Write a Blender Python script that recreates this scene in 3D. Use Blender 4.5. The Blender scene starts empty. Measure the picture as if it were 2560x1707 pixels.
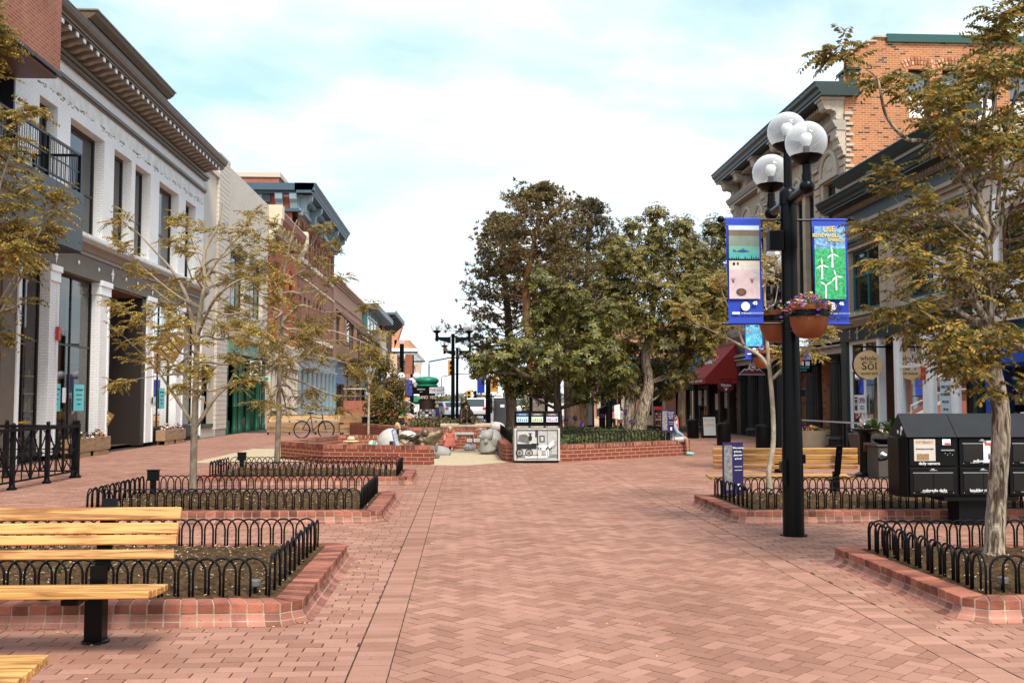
import bpy, bmesh, math, random
from mathutils import Vector, Matrix, noise
PI=math.pi; R=math.radians
random.seed(7)
S=bpy.context.scene; COL=S.collection
# ---------------------------------------------------------------- camera
CAMH=1.5; PITCH=R(3.4037); YAW=R(2.7492)
cd=bpy.data.cameras.new('camera'); cam=bpy.data.objects.new('camera',cd); COL.objects.link(cam)
cd.sensor_width=36; cd.lens=35; cd.clip_start=.05; cd.clip_end=5000
cam.location=(0,0,CAMH); cam.rotation_euler=(R(90)+PITCH,0,-YAW); S.camera=cam
# ---------------------------------------------------------------- sky and sun
SUN_AZ=R(162); SUN_EL=R(52)     # behind the camera
S.view_settings.view_transform='Standard'; S.view_settings.look='None'
S.view_settings.exposure=1.75; S.view_settings.gamma=1; S.view_settings.use_curve_mapping=False
w=bpy.data.worlds.new('World'); S.world=w; w.use_nodes=True
nt=w.node_tree; nt.nodes.clear(); N=nt.nodes.new; L=nt.links.new
wo=N('ShaderNodeOutputWorld'); bg=N('ShaderNodeBackground'); bg.inputs['Strength'].default_value=.15
sky=N('ShaderNodeTexSky'); sky.sky_type='NISHITA'; sky.sun_disc=False; sky.sun_elevation=SUN_EL; sky.sun_rotation=SUN_AZ
sky.air_density=1.0; sky.dust_density=2.0; sky.ozone_density=1.2
tc=N('ShaderNodeTexCoord'); sep=N('ShaderNodeSeparateXYZ'); L(tc.outputs['Generated'],sep.inputs[0])
def M(op,a,b=None,c=None):
    n=N('ShaderNodeMath'); n.operation=op
    for i,v in enumerate((a,b,c)):
        if v is None: continue
        if isinstance(v,(int,float)): n.inputs[i].default_value=v
        else: L(v,n.inputs[i])
    return n.outputs[0]
zz=M('ADD',M('MAXIMUM',sep.outputs[2],0.0),.30)
cx=M('DIVIDE',sep.outputs[0],zz); cy=M('DIVIDE',sep.outputs[1],zz)
cmb=N('ShaderNodeCombineXYZ'); L(cx,cmb.inputs[0]); L(M('MULTIPLY',cy,1.3),cmb.inputs[1])
n1=N('ShaderNodeTexNoise'); n1.inputs['Scale'].default_value=1.15; n1.inputs['Detail'].default_value=9; n1.inputs['Roughness'].default_value=.56; n1.inputs['Distortion'].default_value=.25
L(cmb.outputs[0],n1.inputs['Vector'])
n2=N('ShaderNodeTexNoise'); n2.inputs['Scale'].default_value=.42; n2.inputs['Detail'].default_value=3
L(cmb.outputs[0],n2.inputs['Vector'])
cv=M('ADD',M('MULTIPLY',n1.outputs[0],.65),M('MULTIPLY',n2.outputs[0],.45))
rp=N('ShaderNodeValToRGB'); rp.color_ramp.elements[0].position=.47; rp.color_ramp.elements[0].color=(0,0,0,1)
rp.color_ramp.elements[1].position=.60; rp.color_ramp.elements[1].color=(1,1,1,1); L(cv,rp.inputs[0])
mxs=N('ShaderNodeMixRGB'); mxs.blend_type='MULTIPLY'; mxs.inputs[0].default_value=1; L(sky.outputs[0],mxs.inputs[1]); mxs.inputs[2].default_value=(1.0,1.0,1.0,1)
# thin veil of high cloud over the blue, then the thick white cloud
veil=N('ShaderNodeMixRGB'); veil.inputs[0].default_value=.62; L(mxs.outputs[0],veil.inputs[1]); veil.inputs[2].default_value=(.85,1.28,1.80,1)
mx=N('ShaderNodeMixRGB'); L(rp.outputs[0],mx.inputs[0]); L(veil.outputs[0],mx.inputs[1]); cl=N('ShaderNodeValToRGB'); cl.color_ramp.elements[0].position=.42; cl.color_ramp.elements[1].position=.62; cl.color_ramp.elements[0].color=(.62,.74,.80,1); cl.color_ramp.elements[1].color=(.80,.88,.885,1)
n3=N('ShaderNodeTexNoise'); n3.inputs['Scale'].default_value=2.3; n3.inputs['Detail'].default_value=8; n3.inputs['Roughness'].default_value=.6; L(cmb.outputs[0],n3.inputs['Vector']); L(n3.outputs[0],cl.inputs[0])
clm=N('ShaderNodeMixRGB'); clm.blend_type='MULTIPLY'; clm.inputs[0].default_value=1; L(cl.outputs[0],clm.inputs[1]); clm.inputs[2].default_value=(3.55,3.45,3.42,1); L(clm.outputs[0],mx.inputs[2])
L(mx.outputs[0],bg.inputs['Color']); L(bg.outputs[0],wo.inputs['Surface'])
sl=bpy.data.lights.new('sun','SUN'); sl.energy=1.5; sl.angle=R(18); sl.color=(1,.93,.84)
sun=bpy.data.objects.new('sun',sl); COL.objects.link(sun)
sd=Vector((math.sin(SUN_AZ)*math.cos(SUN_EL),math.cos(SUN_AZ)*math.cos(SUN_EL),math.sin(SUN_EL)))
sun.rotation_euler=sd.to_track_quat('Z','Y').to_euler(); sun.location=(0,-20,40)
# ---------------------------------------------------------------- materials
def mat(name,col,rough=.7,metal=0,var=0,vs=6,bump=0,bs=40,spec=.4,island=0,coat=0,hue2=None):
    m=bpy.data.materials.new(name); m.use_nodes=True; nt=m.node_tree; p=nt.nodes['Principled BSDF']
    p.inputs['Base Color'].default_value=(*col,1); p.inputs['Roughness'].default_value=rough; p.inputs['Metallic'].default_value=metal
    p.inputs['Specular IOR Level'].default_value=spec
    if coat: p.inputs['Coat Weight'].default_value=coat
    N=nt.nodes.new; L=nt.links.new
    tc=N('ShaderNodeTexCoord')
    src=None
    if var or island or hue2:
        c2=hue2 or col
        rmp=N('ShaderNodeValToRGB'); e=rmp.color_ramp.elements
        k=var or island
        e[0].position=.25; e[1].position=.75
        e[0].color=(*[max(0,c*(1-k)) for c in col],1); e[1].color=(*[min(1,c*(1+k)) for c in c2],1)
        if island:
            g=N('ShaderNodeNewGeometry'); e[0].position=0; e[1].position=1
            if var:
                ns=N('ShaderNodeTexNoise'); ns.inputs['Scale'].default_value=vs; ns.inputs['Detail'].default_value=5; L(tc.outputs['Object'],ns.inputs['Vector'])
                mm=N('ShaderNodeMath'); mm.operation='MULTIPLY_ADD'; L(ns.outputs[0],mm.inputs[0]); mm.inputs[1].default_value=1.1; mm.inputs[2].default_value=-.55
                ad=N('ShaderNodeMath'); ad.operation='ADD'; L(g.outputs['Random Per Island'],ad.inputs[0]); L(mm.outputs[0],ad.inputs[1]); L(ad.outputs[0],rmp.inputs[0])
            else: L(g.outputs['Random Per Island'],rmp.inputs[0])
        else:
            ns=N('ShaderNodeTexNoise'); ns.inputs['Scale'].default_value=vs; ns.inputs['Detail'].default_value=7; ns.inputs['Roughness'].default_value=.6; L(tc.outputs['Object'],ns.inputs['Vector']); L(ns.outputs[0],rmp.inputs[0])
        L(rmp.outputs[0],p.inputs['Base Color'])
    if bump:
        nb=N('ShaderNodeTexNoise'); nb.inputs['Scale'].default_value=bs; nb.inputs['Detail'].default_value=6; L(tc.outputs['Object'],nb.inputs['Vector'])
        b=N('ShaderNodeBump'); b.inputs['Strength'].default_value=bump; b.inputs['Distance'].default_value=.02; L(nb.outputs[0],b.inputs['Height']); L(b.outputs[0],p.inputs['Normal'])
    return m
def brickmat(name,c1,c2,mortar,bw=.215,rh=.075,ms=.009,rough=.85,bump=.5,stain=.18,dark=None):
    m=bpy.data.materials.new(name); m.use_nodes=True; nt=m.node_tree; p=nt.nodes['Principled BSDF']; N=nt.nodes.new; L=nt.links.new
    p.inputs['Roughness'].default_value=rough; p.inputs['Specular IOR Level'].default_value=.25
    tc=N('ShaderNodeTexCoord'); sp=N('ShaderNodeSeparateXYZ'); L(tc.outputs['Object'],sp.inputs[0])
    ad=N('ShaderNodeMath'); L(sp.outputs[0],ad.inputs[0]); L(sp.outputs[1],ad.inputs[1])
    cb=N('ShaderNodeCombineXYZ'); L(ad.outputs[0],cb.inputs[0]); L(sp.outputs[2],cb.inputs[1])
    b=N('ShaderNodeTexBrick'); L(cb.outputs[0],b.inputs['Vector']); b.inputs['Scale'].default_value=1
    b.inputs['Color1'].default_value=(*c1,1); b.inputs['Color2'].default_value=(*c2,1); b.inputs['Mortar'].default_value=(*mortar,1)
    b.inputs['Mortar Size'].default_value=ms; b.inputs['Brick Width'].default_value=bw; b.inputs['Row Height'].default_value=rh; b.inputs['Mortar Smooth'].default_value=.2; b.inputs['Bias'].default_value=-.1
    out=b.outputs['Color']
    ns=N('ShaderNodeTexNoise'); ns.inputs['Scale'].default_value=.9; ns.inputs['Detail'].default_value=8; ns.inputs['Roughness'].default_value=.65; L(tc.outputs['Object'],ns.inputs['Vector'])
    r=N('ShaderNodeValToRGB'); r.color_ramp.elements[0].position=.3; r.color_ramp.elements[1].position=.7
    r.color_ramp.elements[0].color=(1-stain,1-stain,1-stain,1); r.color_ramp.elements[1].color=(1+stain*.4,1+stain*.4,1+stain*.4,1); L(ns.outputs[0],r.inputs[0])
    mx=N('ShaderNodeMixRGB'); mx.blend_type='MULTIPLY'; mx.inputs[0].default_value=1; L(out,mx.inputs[1]); L(r.outputs[0],mx.inputs[2]); out=mx.outputs[0]
    if dark:
        # odd burnt bricks: a second brick lattice thresholded
        b2=N('ShaderNodeTexBrick'); L(cb.outputs[0],b2.inputs['Vector']); b2.inputs['Scale'].default_value=1
        b2.inputs['Color1'].default_value=(0,0,0,1); b2.inputs['Color2'].default_value=(1,1,1,1); b2.inputs['Mortar'].default_value=(0,0,0,1)
        b2.inputs['Mortar Size'].default_value=ms; b2.inputs['Brick Width'].default_value=bw; b2.inputs['Row Height'].default_value=rh
        rr=N('ShaderNodeValToRGB'); rr.color_ramp.elements[0].position=.86; rr.color_ramp.elements[1].position=.93; L(b2.outputs[0],rr.inputs[0])
        m2=N('ShaderNodeMixRGB'); L(rr.outputs[0],m2.inputs[0]); L(out,m2.inputs[1]); m2.inputs[2].default_value=(*dark,1); out=m2.outputs[0]
    L(out,p.inputs['Base Color'])
    if bump:
        bp=N('ShaderNodeBump'); bp.inputs['Strength'].default_value=bump; bp.inputs['Distance'].default_value=.01; bp.invert=True; L(b.outputs['Fac'],bp.inputs['Height']); L(bp.outputs[0],p.inputs['Normal'])
    return m
def woodmat(name,c1,c2,axis=0,sc=1,rough=.35,coat=.2):
    m=bpy.data.materials.new(name); m.use_nodes=True; nt=m.node_tree; p=nt.nodes['Principled BSDF']; N=nt.nodes.new; L=nt.links.new
    tc=N('ShaderNodeTexCoord'); mp=N('ShaderNodeMapping'); s=[26,26,26]; s[axis]=1.6; mp.inputs['Scale'].default_value=[v*sc for v in s]
    g=N('ShaderNodeNewGeometry'); va=N('ShaderNodeVectorMath'); va.operation='ADD'; ml=N('ShaderNodeMath'); ml.operation='MULTIPLY'; ml.inputs[1].default_value=37
    L(g.outputs['Random Per Island'],ml.inputs[0]); L(tc.outputs['Object'],va.inputs[0]); L(ml.outputs[0],va.inputs[1])
    L(va.outputs[0],mp.inputs[0]); ns=N('ShaderNodeTexNoise'); ns.inputs['Scale'].default_value=1; ns.inputs['Detail'].default_value=6; ns.inputs['Distortion'].default_value=1.6; L(mp.outputs[0],ns.inputs['Vector'])
    r=N('ShaderNodeValToRGB'); r.color_ramp.elements[0].position=.36; r.color_ramp.elements[1].position=.56; r.color_ramp.elements[0].color=(*c1,1); r.color_ramp.elements[1].color=(*c2,1)
    L(ns.outputs[0],r.inputs[0]); hs=N('ShaderNodeHueSaturation'); mr=N('ShaderNodeMapRange'); mr.inputs[3].default_value=.78; mr.inputs[4].default_value=1.15
    L(g.outputs['Random Per Island'],mr.inputs[0]); L(mr.outputs[0],hs.inputs['Value']); L(r.outputs[0],hs.inputs['Color']); L(hs.outputs[0],p.inputs['Base Color'])
    p.inputs['Roughness'].default_value=rough; p.inputs['Coat Weight'].default_value=coat; p.inputs['Coat Roughness'].default_value=.25
    return m
def glassmat(name,col=(.02,.022,.022),rough=.03,spec=.5):
    m=mat(name,col,rough,spec=spec); return m
def clearglass(name,tint=(.85,.9,.9),f=.12):
    m=bpy.data.materials.new(name); m.use_nodes=True; nt=m.node_tree; nt.nodes.clear(); N=nt.nodes.new; L=nt.links.new
    o=N('ShaderNodeOutputMaterial'); t=N('ShaderNodeBsdfTransparent'); t.inputs[0].default_value=(*tint,1); g=N('ShaderNodeBsdfGlossy'); g.inputs['Roughness'].default_value=.02
    fr=N('ShaderNodeFresnel'); fr.inputs[0].default_value=1.5; mm=N('ShaderNodeMath'); mm.operation='ADD'; mm.inputs[1].default_value=f-.04; L(fr.outputs[0],mm.inputs[0]); mx=N('ShaderNodeMixShader')
    L(mm.outputs[0],mx.inputs[0]); L(t.outputs[0],mx.inputs[1]); L(g.outputs[0],mx.inputs[2]); L(mx.outputs[0],o.inputs[0]); return m
def leafmat(name,c1,c2,trans=.35,rough=.5,pos=(0,1),mid=None):
    m=bpy.data.materials.new(name); m.use_nodes=True; nt=m.node_tree; nt.nodes.clear(); N=nt.nodes.new; L=nt.links.new
    o=N('ShaderNodeOutputMaterial'); g=N('ShaderNodeNewGeometry'); r=N('ShaderNodeValToRGB'); r.color_ramp.elements[0].position=pos[0]; r.color_ramp.elements[1].position=pos[1]
    r.color_ramp.elements[0].color=(*c1,1); r.color_ramp.elements[1].color=(*c2,1); L(g.outputs['Random Per Island'],r.inputs[0])
    if mid: q_=r.color_ramp.elements.new(.5); q_.color=(*mid,1)
    p=N('ShaderNodeBsdfPrincipled'); p.inputs['Roughness'].default_value=rough; p.inputs['Specular IOR Level'].default_value=.3; L(r.outputs[0],p.inputs['Base Color'])
    t=N('ShaderNodeBsdfTranslucent'); L(r.outputs[0],t.inputs[0]); mx=N('ShaderNodeMixShader'); mx.inputs[0].default_value=trans; L(p.outputs[0],mx.inputs[1]); L(t.outputs[0],mx.inputs[2]); L(mx.outputs[0],o.inputs[0]); return m
# ---------------------------------------------------------------- mesh builder
class MB:
    def __init__(s,f=None): s.v=[]; s.f=[]; s.m=[]; s.xf=f; s.mi=0; s.cuts=[]
    def cut(s):
        if len(s.f): s.cuts.append((len(s.v),len(s.f)))
    def add(s,vs,fs):
        o=len(s.v)
        s.v+= [s.xf(*v) for v in vs] if s.xf else [tuple(v) for v in vs]
        for f in fs: s.f.append([i+o for i in f]); s.m.append(s.mi)
        return s
    def box(s,x0,x1,y0,y1,z0,z1):
        return s.add([(x0,y0,z0),(x1,y0,z0),(x1,y1,z0),(x0,y1,z0),(x0,y0,z1),(x1,y0,z1),(x1,y1,z1),(x0,y1,z1)],[(0,3,2,1),(4,5,6,7),(0,1,5,4),(1,2,6,5),(2,3,7,6),(3,0,4,7)])
    def cbox(s,c,d,rz=0,rx=0,ry=0):
        m=Matrix.Translation(c)@Matrix.Rotation(rz,4,'Z')@Matrix.Rotation(ry,4,'Y')@Matrix.Rotation(rx,4,'X')
        vs=[m@Vector((a*d[0]/2,b*d[1]/2,e*d[2]/2)) for e in(-1,1) for a,b in((-1,-1),(1,-1),(1,1),(-1,1))]
        return s.add([tuple(v) for v in vs],[(0,3,2,1),(4,5,6,7),(0,1,5,4),(1,2,6,5),(2,3,7,6),(3,0,4,7)])
    def prism(s,pts,z0,z1):
        n=len(pts); vs=[(x,y,z0) for x,y in pts]+[(x,y,z1) for x,y in pts]
        return s.add(vs,[tuple(range(n))[::-1],tuple(range(n,2*n))]+[(i,(i+1)%n,(i+1)%n+n,i+n) for i in range(n)])
    def extr(s,pts,fn,a,b):
        # 2-D outline pts, fn(p,q,t)->xyz, extruded from t=a to t=b
        n=len(pts); vs=[fn(p,q,a) for p,q in pts]+[fn(p,q,b) for p,q in pts]
        return s.add(vs,[tuple(range(n))[::-1],tuple(range(n,2*n))]+[(i,(i+1)%n,(i+1)%n+n,i+n) for i in range(n)])
    def tube(s,path,r,n=6,cap=True):
        P=[Vector(p) for p in path]; rs=r if isinstance(r,(list,tuple)) else [r]*len(P); vs=[]; 
        t=(P[1]-P[0]).normalized(); ref=Vector((0,0,1)) if abs(t.z)<.9 else Vector((1,0,0)); u=t.cross(ref).normalized()
        for i,p in enumerate(P):
            t=(P[min(i+1,len(P)-1)]-P[max(i-1,0)]); t=t.normalized() if t.length>1e-9 else Vector((0,0,1))
            u=(u-t*u.dot(t)); u=u.normalized() if u.length>1e-6 else t.orthogonal().normalized(); q=t.cross(u)
            for k in range(n):
                a=2*PI*k/n; vs.append(tuple(p+(u*math.cos(a)+q*math.sin(a))*rs[i]))
        fs=[]
        for i in range(len(P)-1):
            for k in range(n): fs.append((i*n+k,i*n+(k+1)%n,(i+1)*n+(k+1)%n,(i+1)*n+k))
        if cap: fs+=[tuple(range(n))[::-1],tuple(range((len(P)-1)*n,len(P)*n))]
        return s.add(vs,fs)
    def cyl(s,p0,p1,r0,r1=None,n=16): return s.tube([p0,p1],[r0,r0 if r1 is None else r1],n)
    def lathe(s,prof,c=(0,0,0),n=24,sx=1,sy=1):
        vs=[];fs=[]
        for r,z in prof:
            for k in range(n):
                a=2*PI*k/n; vs.append((c[0]+r*sx*math.cos(a),c[1]+r*sy*math.sin(a),c[2]+z))
        for i in range(len(prof)-1):
            for k in range(n): fs.append((i*n+k,i*n+(k+1)%n,(i+1)*n+(k+1)%n,(i+1)*n+k))
        fs+=[tuple(range(n))[::-1],tuple(range((len(prof)-1)*n,len(prof)*n))]
        return s.add(vs,fs)
    def ball(s,c,r,n=12,m=8,sc=(1,1,1)):
        pr=[(max(1e-4,r*math.sin(PI*i/m)),-r*math.cos(PI*i/m)*sc[2]) for i in range(m+1)]
        return s.lathe(pr,c,n,sc[0],sc[1])
    def quad(s,a,b,c,d): return s.add([a,b,c,d],[(0,1,2,3)])
    def build(s,name,mats,parent=None,smooth=False,bevel=0,loc=None,recalc=True,kind=None):
        if s.cuts:      # every piece between two cuts becomes a part of its own
            cs=sorted({(0,0),*s.cuts,(len(s.v),len(s.f))}); r=None
            for (v0,f0),(v1,f1) in zip(cs[:-1],cs[1:]):
                q=MB(); q.v=s.v[v0:v1]; q.f=[[i-v0 for i in f] for f in s.f[f0:f1]]; q.m=s.m[f0:f1]
                r=q.build(name,mats,parent,smooth,bevel,loc,recalc,kind)
            return r
        me=bpy.data.meshes.new(name); me.from_pydata(s.v,[],s.f)
        if not isinstance(mats,(list,tuple)): mats=[mats]
        for m in mats: me.materials.append(m)
        if len(mats)>1: me.polygons.foreach_set('material_index',s.m)
        if recalc:
            bm=bmesh.new(); bm.from_mesh(me); bmesh.ops.recalc_face_normals(bm,faces=bm.faces); bm.to_mesh(me); bm.free()
        if smooth:
            me.polygons.foreach_set('use_smooth',[True]*len(me.polygons)); 
            if smooth!='all': me.set_sharp_from_angle(angle=R(40))
        o=bpy.data.objects.new(name,me); COL.objects.link(o)
        if parent: o.parent=parent
        if loc: o.location=loc
        if bevel:
            b=o.modifiers.new('bevel','BEVEL'); b.width=bevel; b.segments=2; b.limit_method='ANGLE'
        if kind: o['kind']=kind
        return o
def tag(o,label,cat,group=None,kind=None):
    o['label']=label; o['category']=cat
    if group: o['group']=group
    if kind: o['kind']=kind
    return o
def thing(name,label,cat,loc=(0,0,0),rz=0,group=None):
    o=bpy.data.objects.new(name,None); COL.objects.link(o); o.location=loc; o.rotation_euler=(0,0,rz); o.empty_display_size=.2
    return tag(o,label,cat,group)
def dup(o,label=None,loc=None,rz=None,group=None,parent=None):
    c=o.copy(); COL.objects.link(c)
    if parent: c.parent=parent
    for ch in list(o.children): dup(ch,parent=c)
    if label: c['label']=label
    if loc: c.location=loc
    if rz is not None: c.rotation_euler=(0,0,rz)
    if group: c['group']=group
    return c
def struct(o): o['kind']='structure'; return o
# text as a mesh: xa = reading direction, up = up direction
def text(s,size,pos,xa,up,m,parent,name='lettering',depth=.004,align='CENTER',sx=1,bold=0):
    c=bpy.data.curves.new('t','FONT'); c.body=s; c.size=size; c.align_x=align; c.align_y='CENTER'; c.extrude=depth; c.resolution_u=3; c.offset=bold
    o=bpy.data.objects.new('t',c); COL.objects.link(o); dg=bpy.context.evaluated_depsgraph_get(); me=bpy.data.meshes.new_from_object(o.evaluated_get(dg))
    COL.objects.unlink(o); bpy.data.objects.remove(o)
    x=Vector(xa).normalized(); u=Vector(up).normalized(); z=x.cross(u)
    M4=Matrix(((x.x*sx,u.x,z.x,pos[0]),(x.y*sx,u.y,z.y,pos[1]),(x.z*sx,u.z,z.z,pos[2]),(0,0,0,1)))
    me.transform(M4); me.name=name; me.materials.clear(); me.materials.append(m)
    t=bpy.data.objects.new(name,me); COL.objects.link(t)
    if parent: t.parent=parent
    return t
# D(x,y,Y): the world point at depth Y seen at the photograph's pixel (x,y), 2352 px wide
_f=35/36*2352; _fw=Vector((math.sin(YAW)*math.cos(PITCH),math.cos(YAW)*math.cos(PITCH),math.sin(PITCH))); _rt=Vector((math.cos(YAW),-math.sin(YAW),0)); _up=_rt.cross(_fw)
def D(x,y,Y):
    d=_fw*_f+_rt*(x-1176)-_up*(y-784); return Vector((0,0,CAMH))+d*(Y/d.y)
def DX(x,y,X):
    d=_fw*_f+_rt*(x-1176)-_up*(y-784); return Vector((0,0,CAMH))+d*(X/d.x)
def DG(x,y,z=0):
    d=_fw*_f+_rt*(x-1176)-_up*(y-784); return Vector((0,0,CAMH))+d*((z-CAMH)/d.z)
def rnd(a,b): return random.uniform(a,b)
# ---------------------------------------------------------------- shared materials
BLACK=mat('black_paint',(.003,.003,.0035),.3,spec=.16)
BLACKM=mat('black_satin',(.004,.004,.0045),.45,spec=.16,var=.3,vs=9)
IRON=mat('wrought_iron',(.004,.004,.005),.5,spec=.16)
BENCHW=woodmat('oiled_bench_wood',(.27,.105,.022),(.60,.315,.095),0,1,.42,.1)
PAVE=mat('brick_paver',(.30,.146,.098),.86,var=.12,vs=.9,island=.085,hue2=(.345,.182,.130),bump=.3,bs=70,spec=.25)
PAVE2=mat('brick_paver_border',(.305,.148,.10),.86,var=.12,vs=.8,island=.08,hue2=(.35,.185,.132),bump=.3,bs=70,spec=.25)
JOINT=mat('paver_joint_sand',(.05,.030,.020),.95,var=.4,vs=3)
CURB=mat('curb_brick',(.21,.060,.034),.8,var=.3,vs=5,island=.22,hue2=(.31,.108,.066),bump=.25,bs=60)
COVE=mat('curb_cove_brick',(.23,.078,.048),.65,var=.3,vs=5,island=.15,hue2=(.31,.125,.085),bump=.15,bs=60)
MORTAR=mat('mortar',(.38,.28,.205),.95,var=.25,vs=9)
SOIL=mat('garden_soil',(.034,.018,.008),.97,var=.6,vs=18,bump=1,bs=60,hue2=(.085,.050,.024),spec=.1)
CHIP=mat('mulch_chip',(.16,.10,.055),.9,island=.7,hue2=(.36,.27,.18))
WHITE=mat('white_paint',(.86,.86,.84),.5,var=.06,vs=4)

def stain(m,lo=.62,sc=.35):
    # worn darker patches that belong to the surface, at a scale of a metre or two
    nt=m.node_tree; p=nt.nodes['Principled BSDF']; l=p.inputs['Base Color'].links[0]; src=l.from_socket; N=nt.nodes.new; L=nt.links.new
    tc=N('ShaderNodeTexCoord'); ns=N('ShaderNodeTexNoise'); ns.inputs['Scale'].default_value=sc; ns.inputs['Detail'].default_value=9; ns.inputs['Roughness'].default_value=.68; L(tc.outputs['Object'],ns.inputs['Vector'])
    r=N('ShaderNodeValToRGB'); r.color_ramp.elements[0].position=.33; r.color_ramp.elements[1].position=.58; r.color_ramp.elements[0].color=(lo,lo*.97,lo*.95,1); r.color_ramp.elements[1].color=(1.05,1.05,1.05,1); L(ns.outputs[0],r.inputs[0])
    n2=N('ShaderNodeTexNoise'); n2.inputs['Scale'].default_value=34; n2.inputs['Detail'].default_value=3; L(tc.outputs['Object'],n2.inputs['Vector']); r2=N('ShaderNodeValToRGB'); r2.color_ramp.elements[0].position=.27; r2.color_ramp.elements[1].position=.36; r2.color_ramp.elements[0].color=(.62,.6,.58,1); r2.color_ramp.elements[1].color=(1,1,1,1); L(n2.outputs[0],r2.inputs[0])
    x=N('ShaderNodeMixRGB'); x.blend_type='MULTIPLY'; x.inputs[0].default_value=1; L(src,x.inputs[1]); L(r.outputs[0],x.inputs[2]); y=N('ShaderNodeMixRGB'); y.blend_type='MULTIPLY'; y.inputs[0].default_value=1; L(x.outputs[0],y.inputs[1]); L(r2.outputs[0],y.inputs[2]); L(y.outputs[0],p.inputs['Base Color'])
for m_ in (PAVE,PAVE2): stain(m_,.84,.5)
stain(CURB,.7,2.5); stain(COVE,.75,2.0); stain(MORTAR,.6,5)
# ================================================================ ground
g=MB(); g.quad((-900,-60,-.03),(900,-60,-.03),(900,4000,-.03),(-900,4000,-.03))
struct(g.build('ground',mat('dry_ground',(.22,.17,.12),.95,var=.3,vs=.05)))
g=MB(); g.box(-14,17,-8,58,-.3,-.008); struct(g.build('plaza_bed',JOINT))
def brickpoly(mb,pts,gap,zj=.0012):
    # one paver: a shrunken polygon with a slight tilt, and short sides
    n=len(pts); cxm=sum(p[0] for p in pts)/n; cym=sum(p[1] for p in pts)/n
    tx,ty=rnd(-.006,.006),rnd(-.006,.006); z0=rnd(-zj,zj); out=[]
    for x,y in pts:
        dx,dy=x-cxm,y-cym; l=math.hypot(dx,dy); k=max(.1,1-gap*1.3/max(l,.02))
        out.append((cxm+dx*k,cym+dy*k,z0+dx*k*tx+dy*k*ty))
    mb.add(out+[(x,y,z-.009) for x,y,z in out],[tuple(range(n))]+[(i,i+n,(i+1)%n+n,(i+1)%n) for i in range(n)])
def clip(pts,ax,val,keepgt):
    o=[]; n=len(pts)
    for i in range(n):
        a,b=pts[i],pts[(i+1)%n]; ia=(a[ax]>val)==keepgt; ib=(b[ax]>val)==keepgt
        if ia: o.append(a)
        if ia!=ib:
            t=(val-a[ax])/(b[ax]-a[ax]); o.append((a[0]+(b[0]-a[0])*t,a[1]+(b[1]-a[1])*t))
    return o
HL,HR=-.41,2.80; BW=.216; BD=.108
def inview(x,y): return abs(x)<.62*y+2.6
hb=MB(); u=.107; ca=math.sqrt(.5)
for i in range(-10,345):
    for j in range(-240,345):
        t=(i-j)%4
        if t==0: rc=[(i,j),(i+2,j),(i+2,j+1),(i,j+1)]
        elif t==3: rc=[(i,j),(i+1,j),(i+1,j+2),(i,j+2)]
        else: continue
        cx0=(i-j)*u*ca; cy0=(i+j)*u*ca
        if cx0<HL-.4 or cx0>HR+.4 or cy0<3.2 or cy0>23.4: continue
        pts=[((a-b)*u*ca,(a+b)*u*ca) for a,b in rc]
        pts=clip(clip(pts,0,HL,True),0,HR,False)
        if len(pts)>=3: brickpoly(hb,pts,.0042)
struct(hb.build('herringbone_paving',PAVE,recalc=False))
rb=MB(); y=3.2; row=0
while y<47:
    yy=y+BD
    if y<23.3:
        brickpoly(rb,[(HL-.222,y),(HL,y),(HL,yy),(HL-.222,yy)],.0042); brickpoly(rb,[(HR,y),(HR+.222,y),(HR+.222,yy),(HR,yy)],.0042)
        spans=[(-10.35,HL-.224),(HR+.224,12.0)]
    else: spans=[(-10.35,12.0)]
    for a,b in spans:
        x=a-(row%2)*BW/2+rnd(-.02,.02)
        while x<b:
            if inview(x,y):
                x0,x1=max(x,a),min(x+BW,b)
                if x1-x0>.03: brickpoly(rb,[(x0,y),(x1,y),(x1,yy),(x0,yy)],.0042)
            x+=BW
    y=yy; row+=1
struct(rb.build('brick_paving',PAVE2,recalc=False))
g=MB(); g.box(-14,17,58,74,-.3,-.004); struct(g.build('far_paving',mat('distant_paving',(.42,.22,.16),.9,var=.15,vs=1)))
g=MB(); g.box(-80,80,74,90,-.3,0.002); g.box(-9,9,90,900,-.3,0.002); struct(g.build('road',mat('asphalt',(.20,.19,.18),.9,var=.2,vs=.6)))
g=MB(); g.box(-60,-9,90,900,-.3,.12); g.box(9,60,90,900,-.3,.12); struct(g.build('pavement',mat('concrete_pavement',(.42,.38,.34),.9,var=.15,vs=.6)))
g=MB()
for k in range(12): g.box(-7+k*1.2,-6.4+k*1.2,75,77.6,-.02,.008)
struct(g.build('crosswalk_marking',WHITE))
# tan play plaza in front of and around the sculptures
g=MB(); g.prism([(-6.6,24.6),(-3.4,24.6),(-.75,23.42),(.1,23.35),(1.0,24.4),(1.2,25.2),(2.4,27),(2.4,31.6),(-6.6,31.6)],-.02,.004)
struct(g.build('play_plaza',mat('tan_resin_floor',(.46,.36,.23),.95,var=.2,vs=7,bump=.3,bs=60)))
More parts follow.
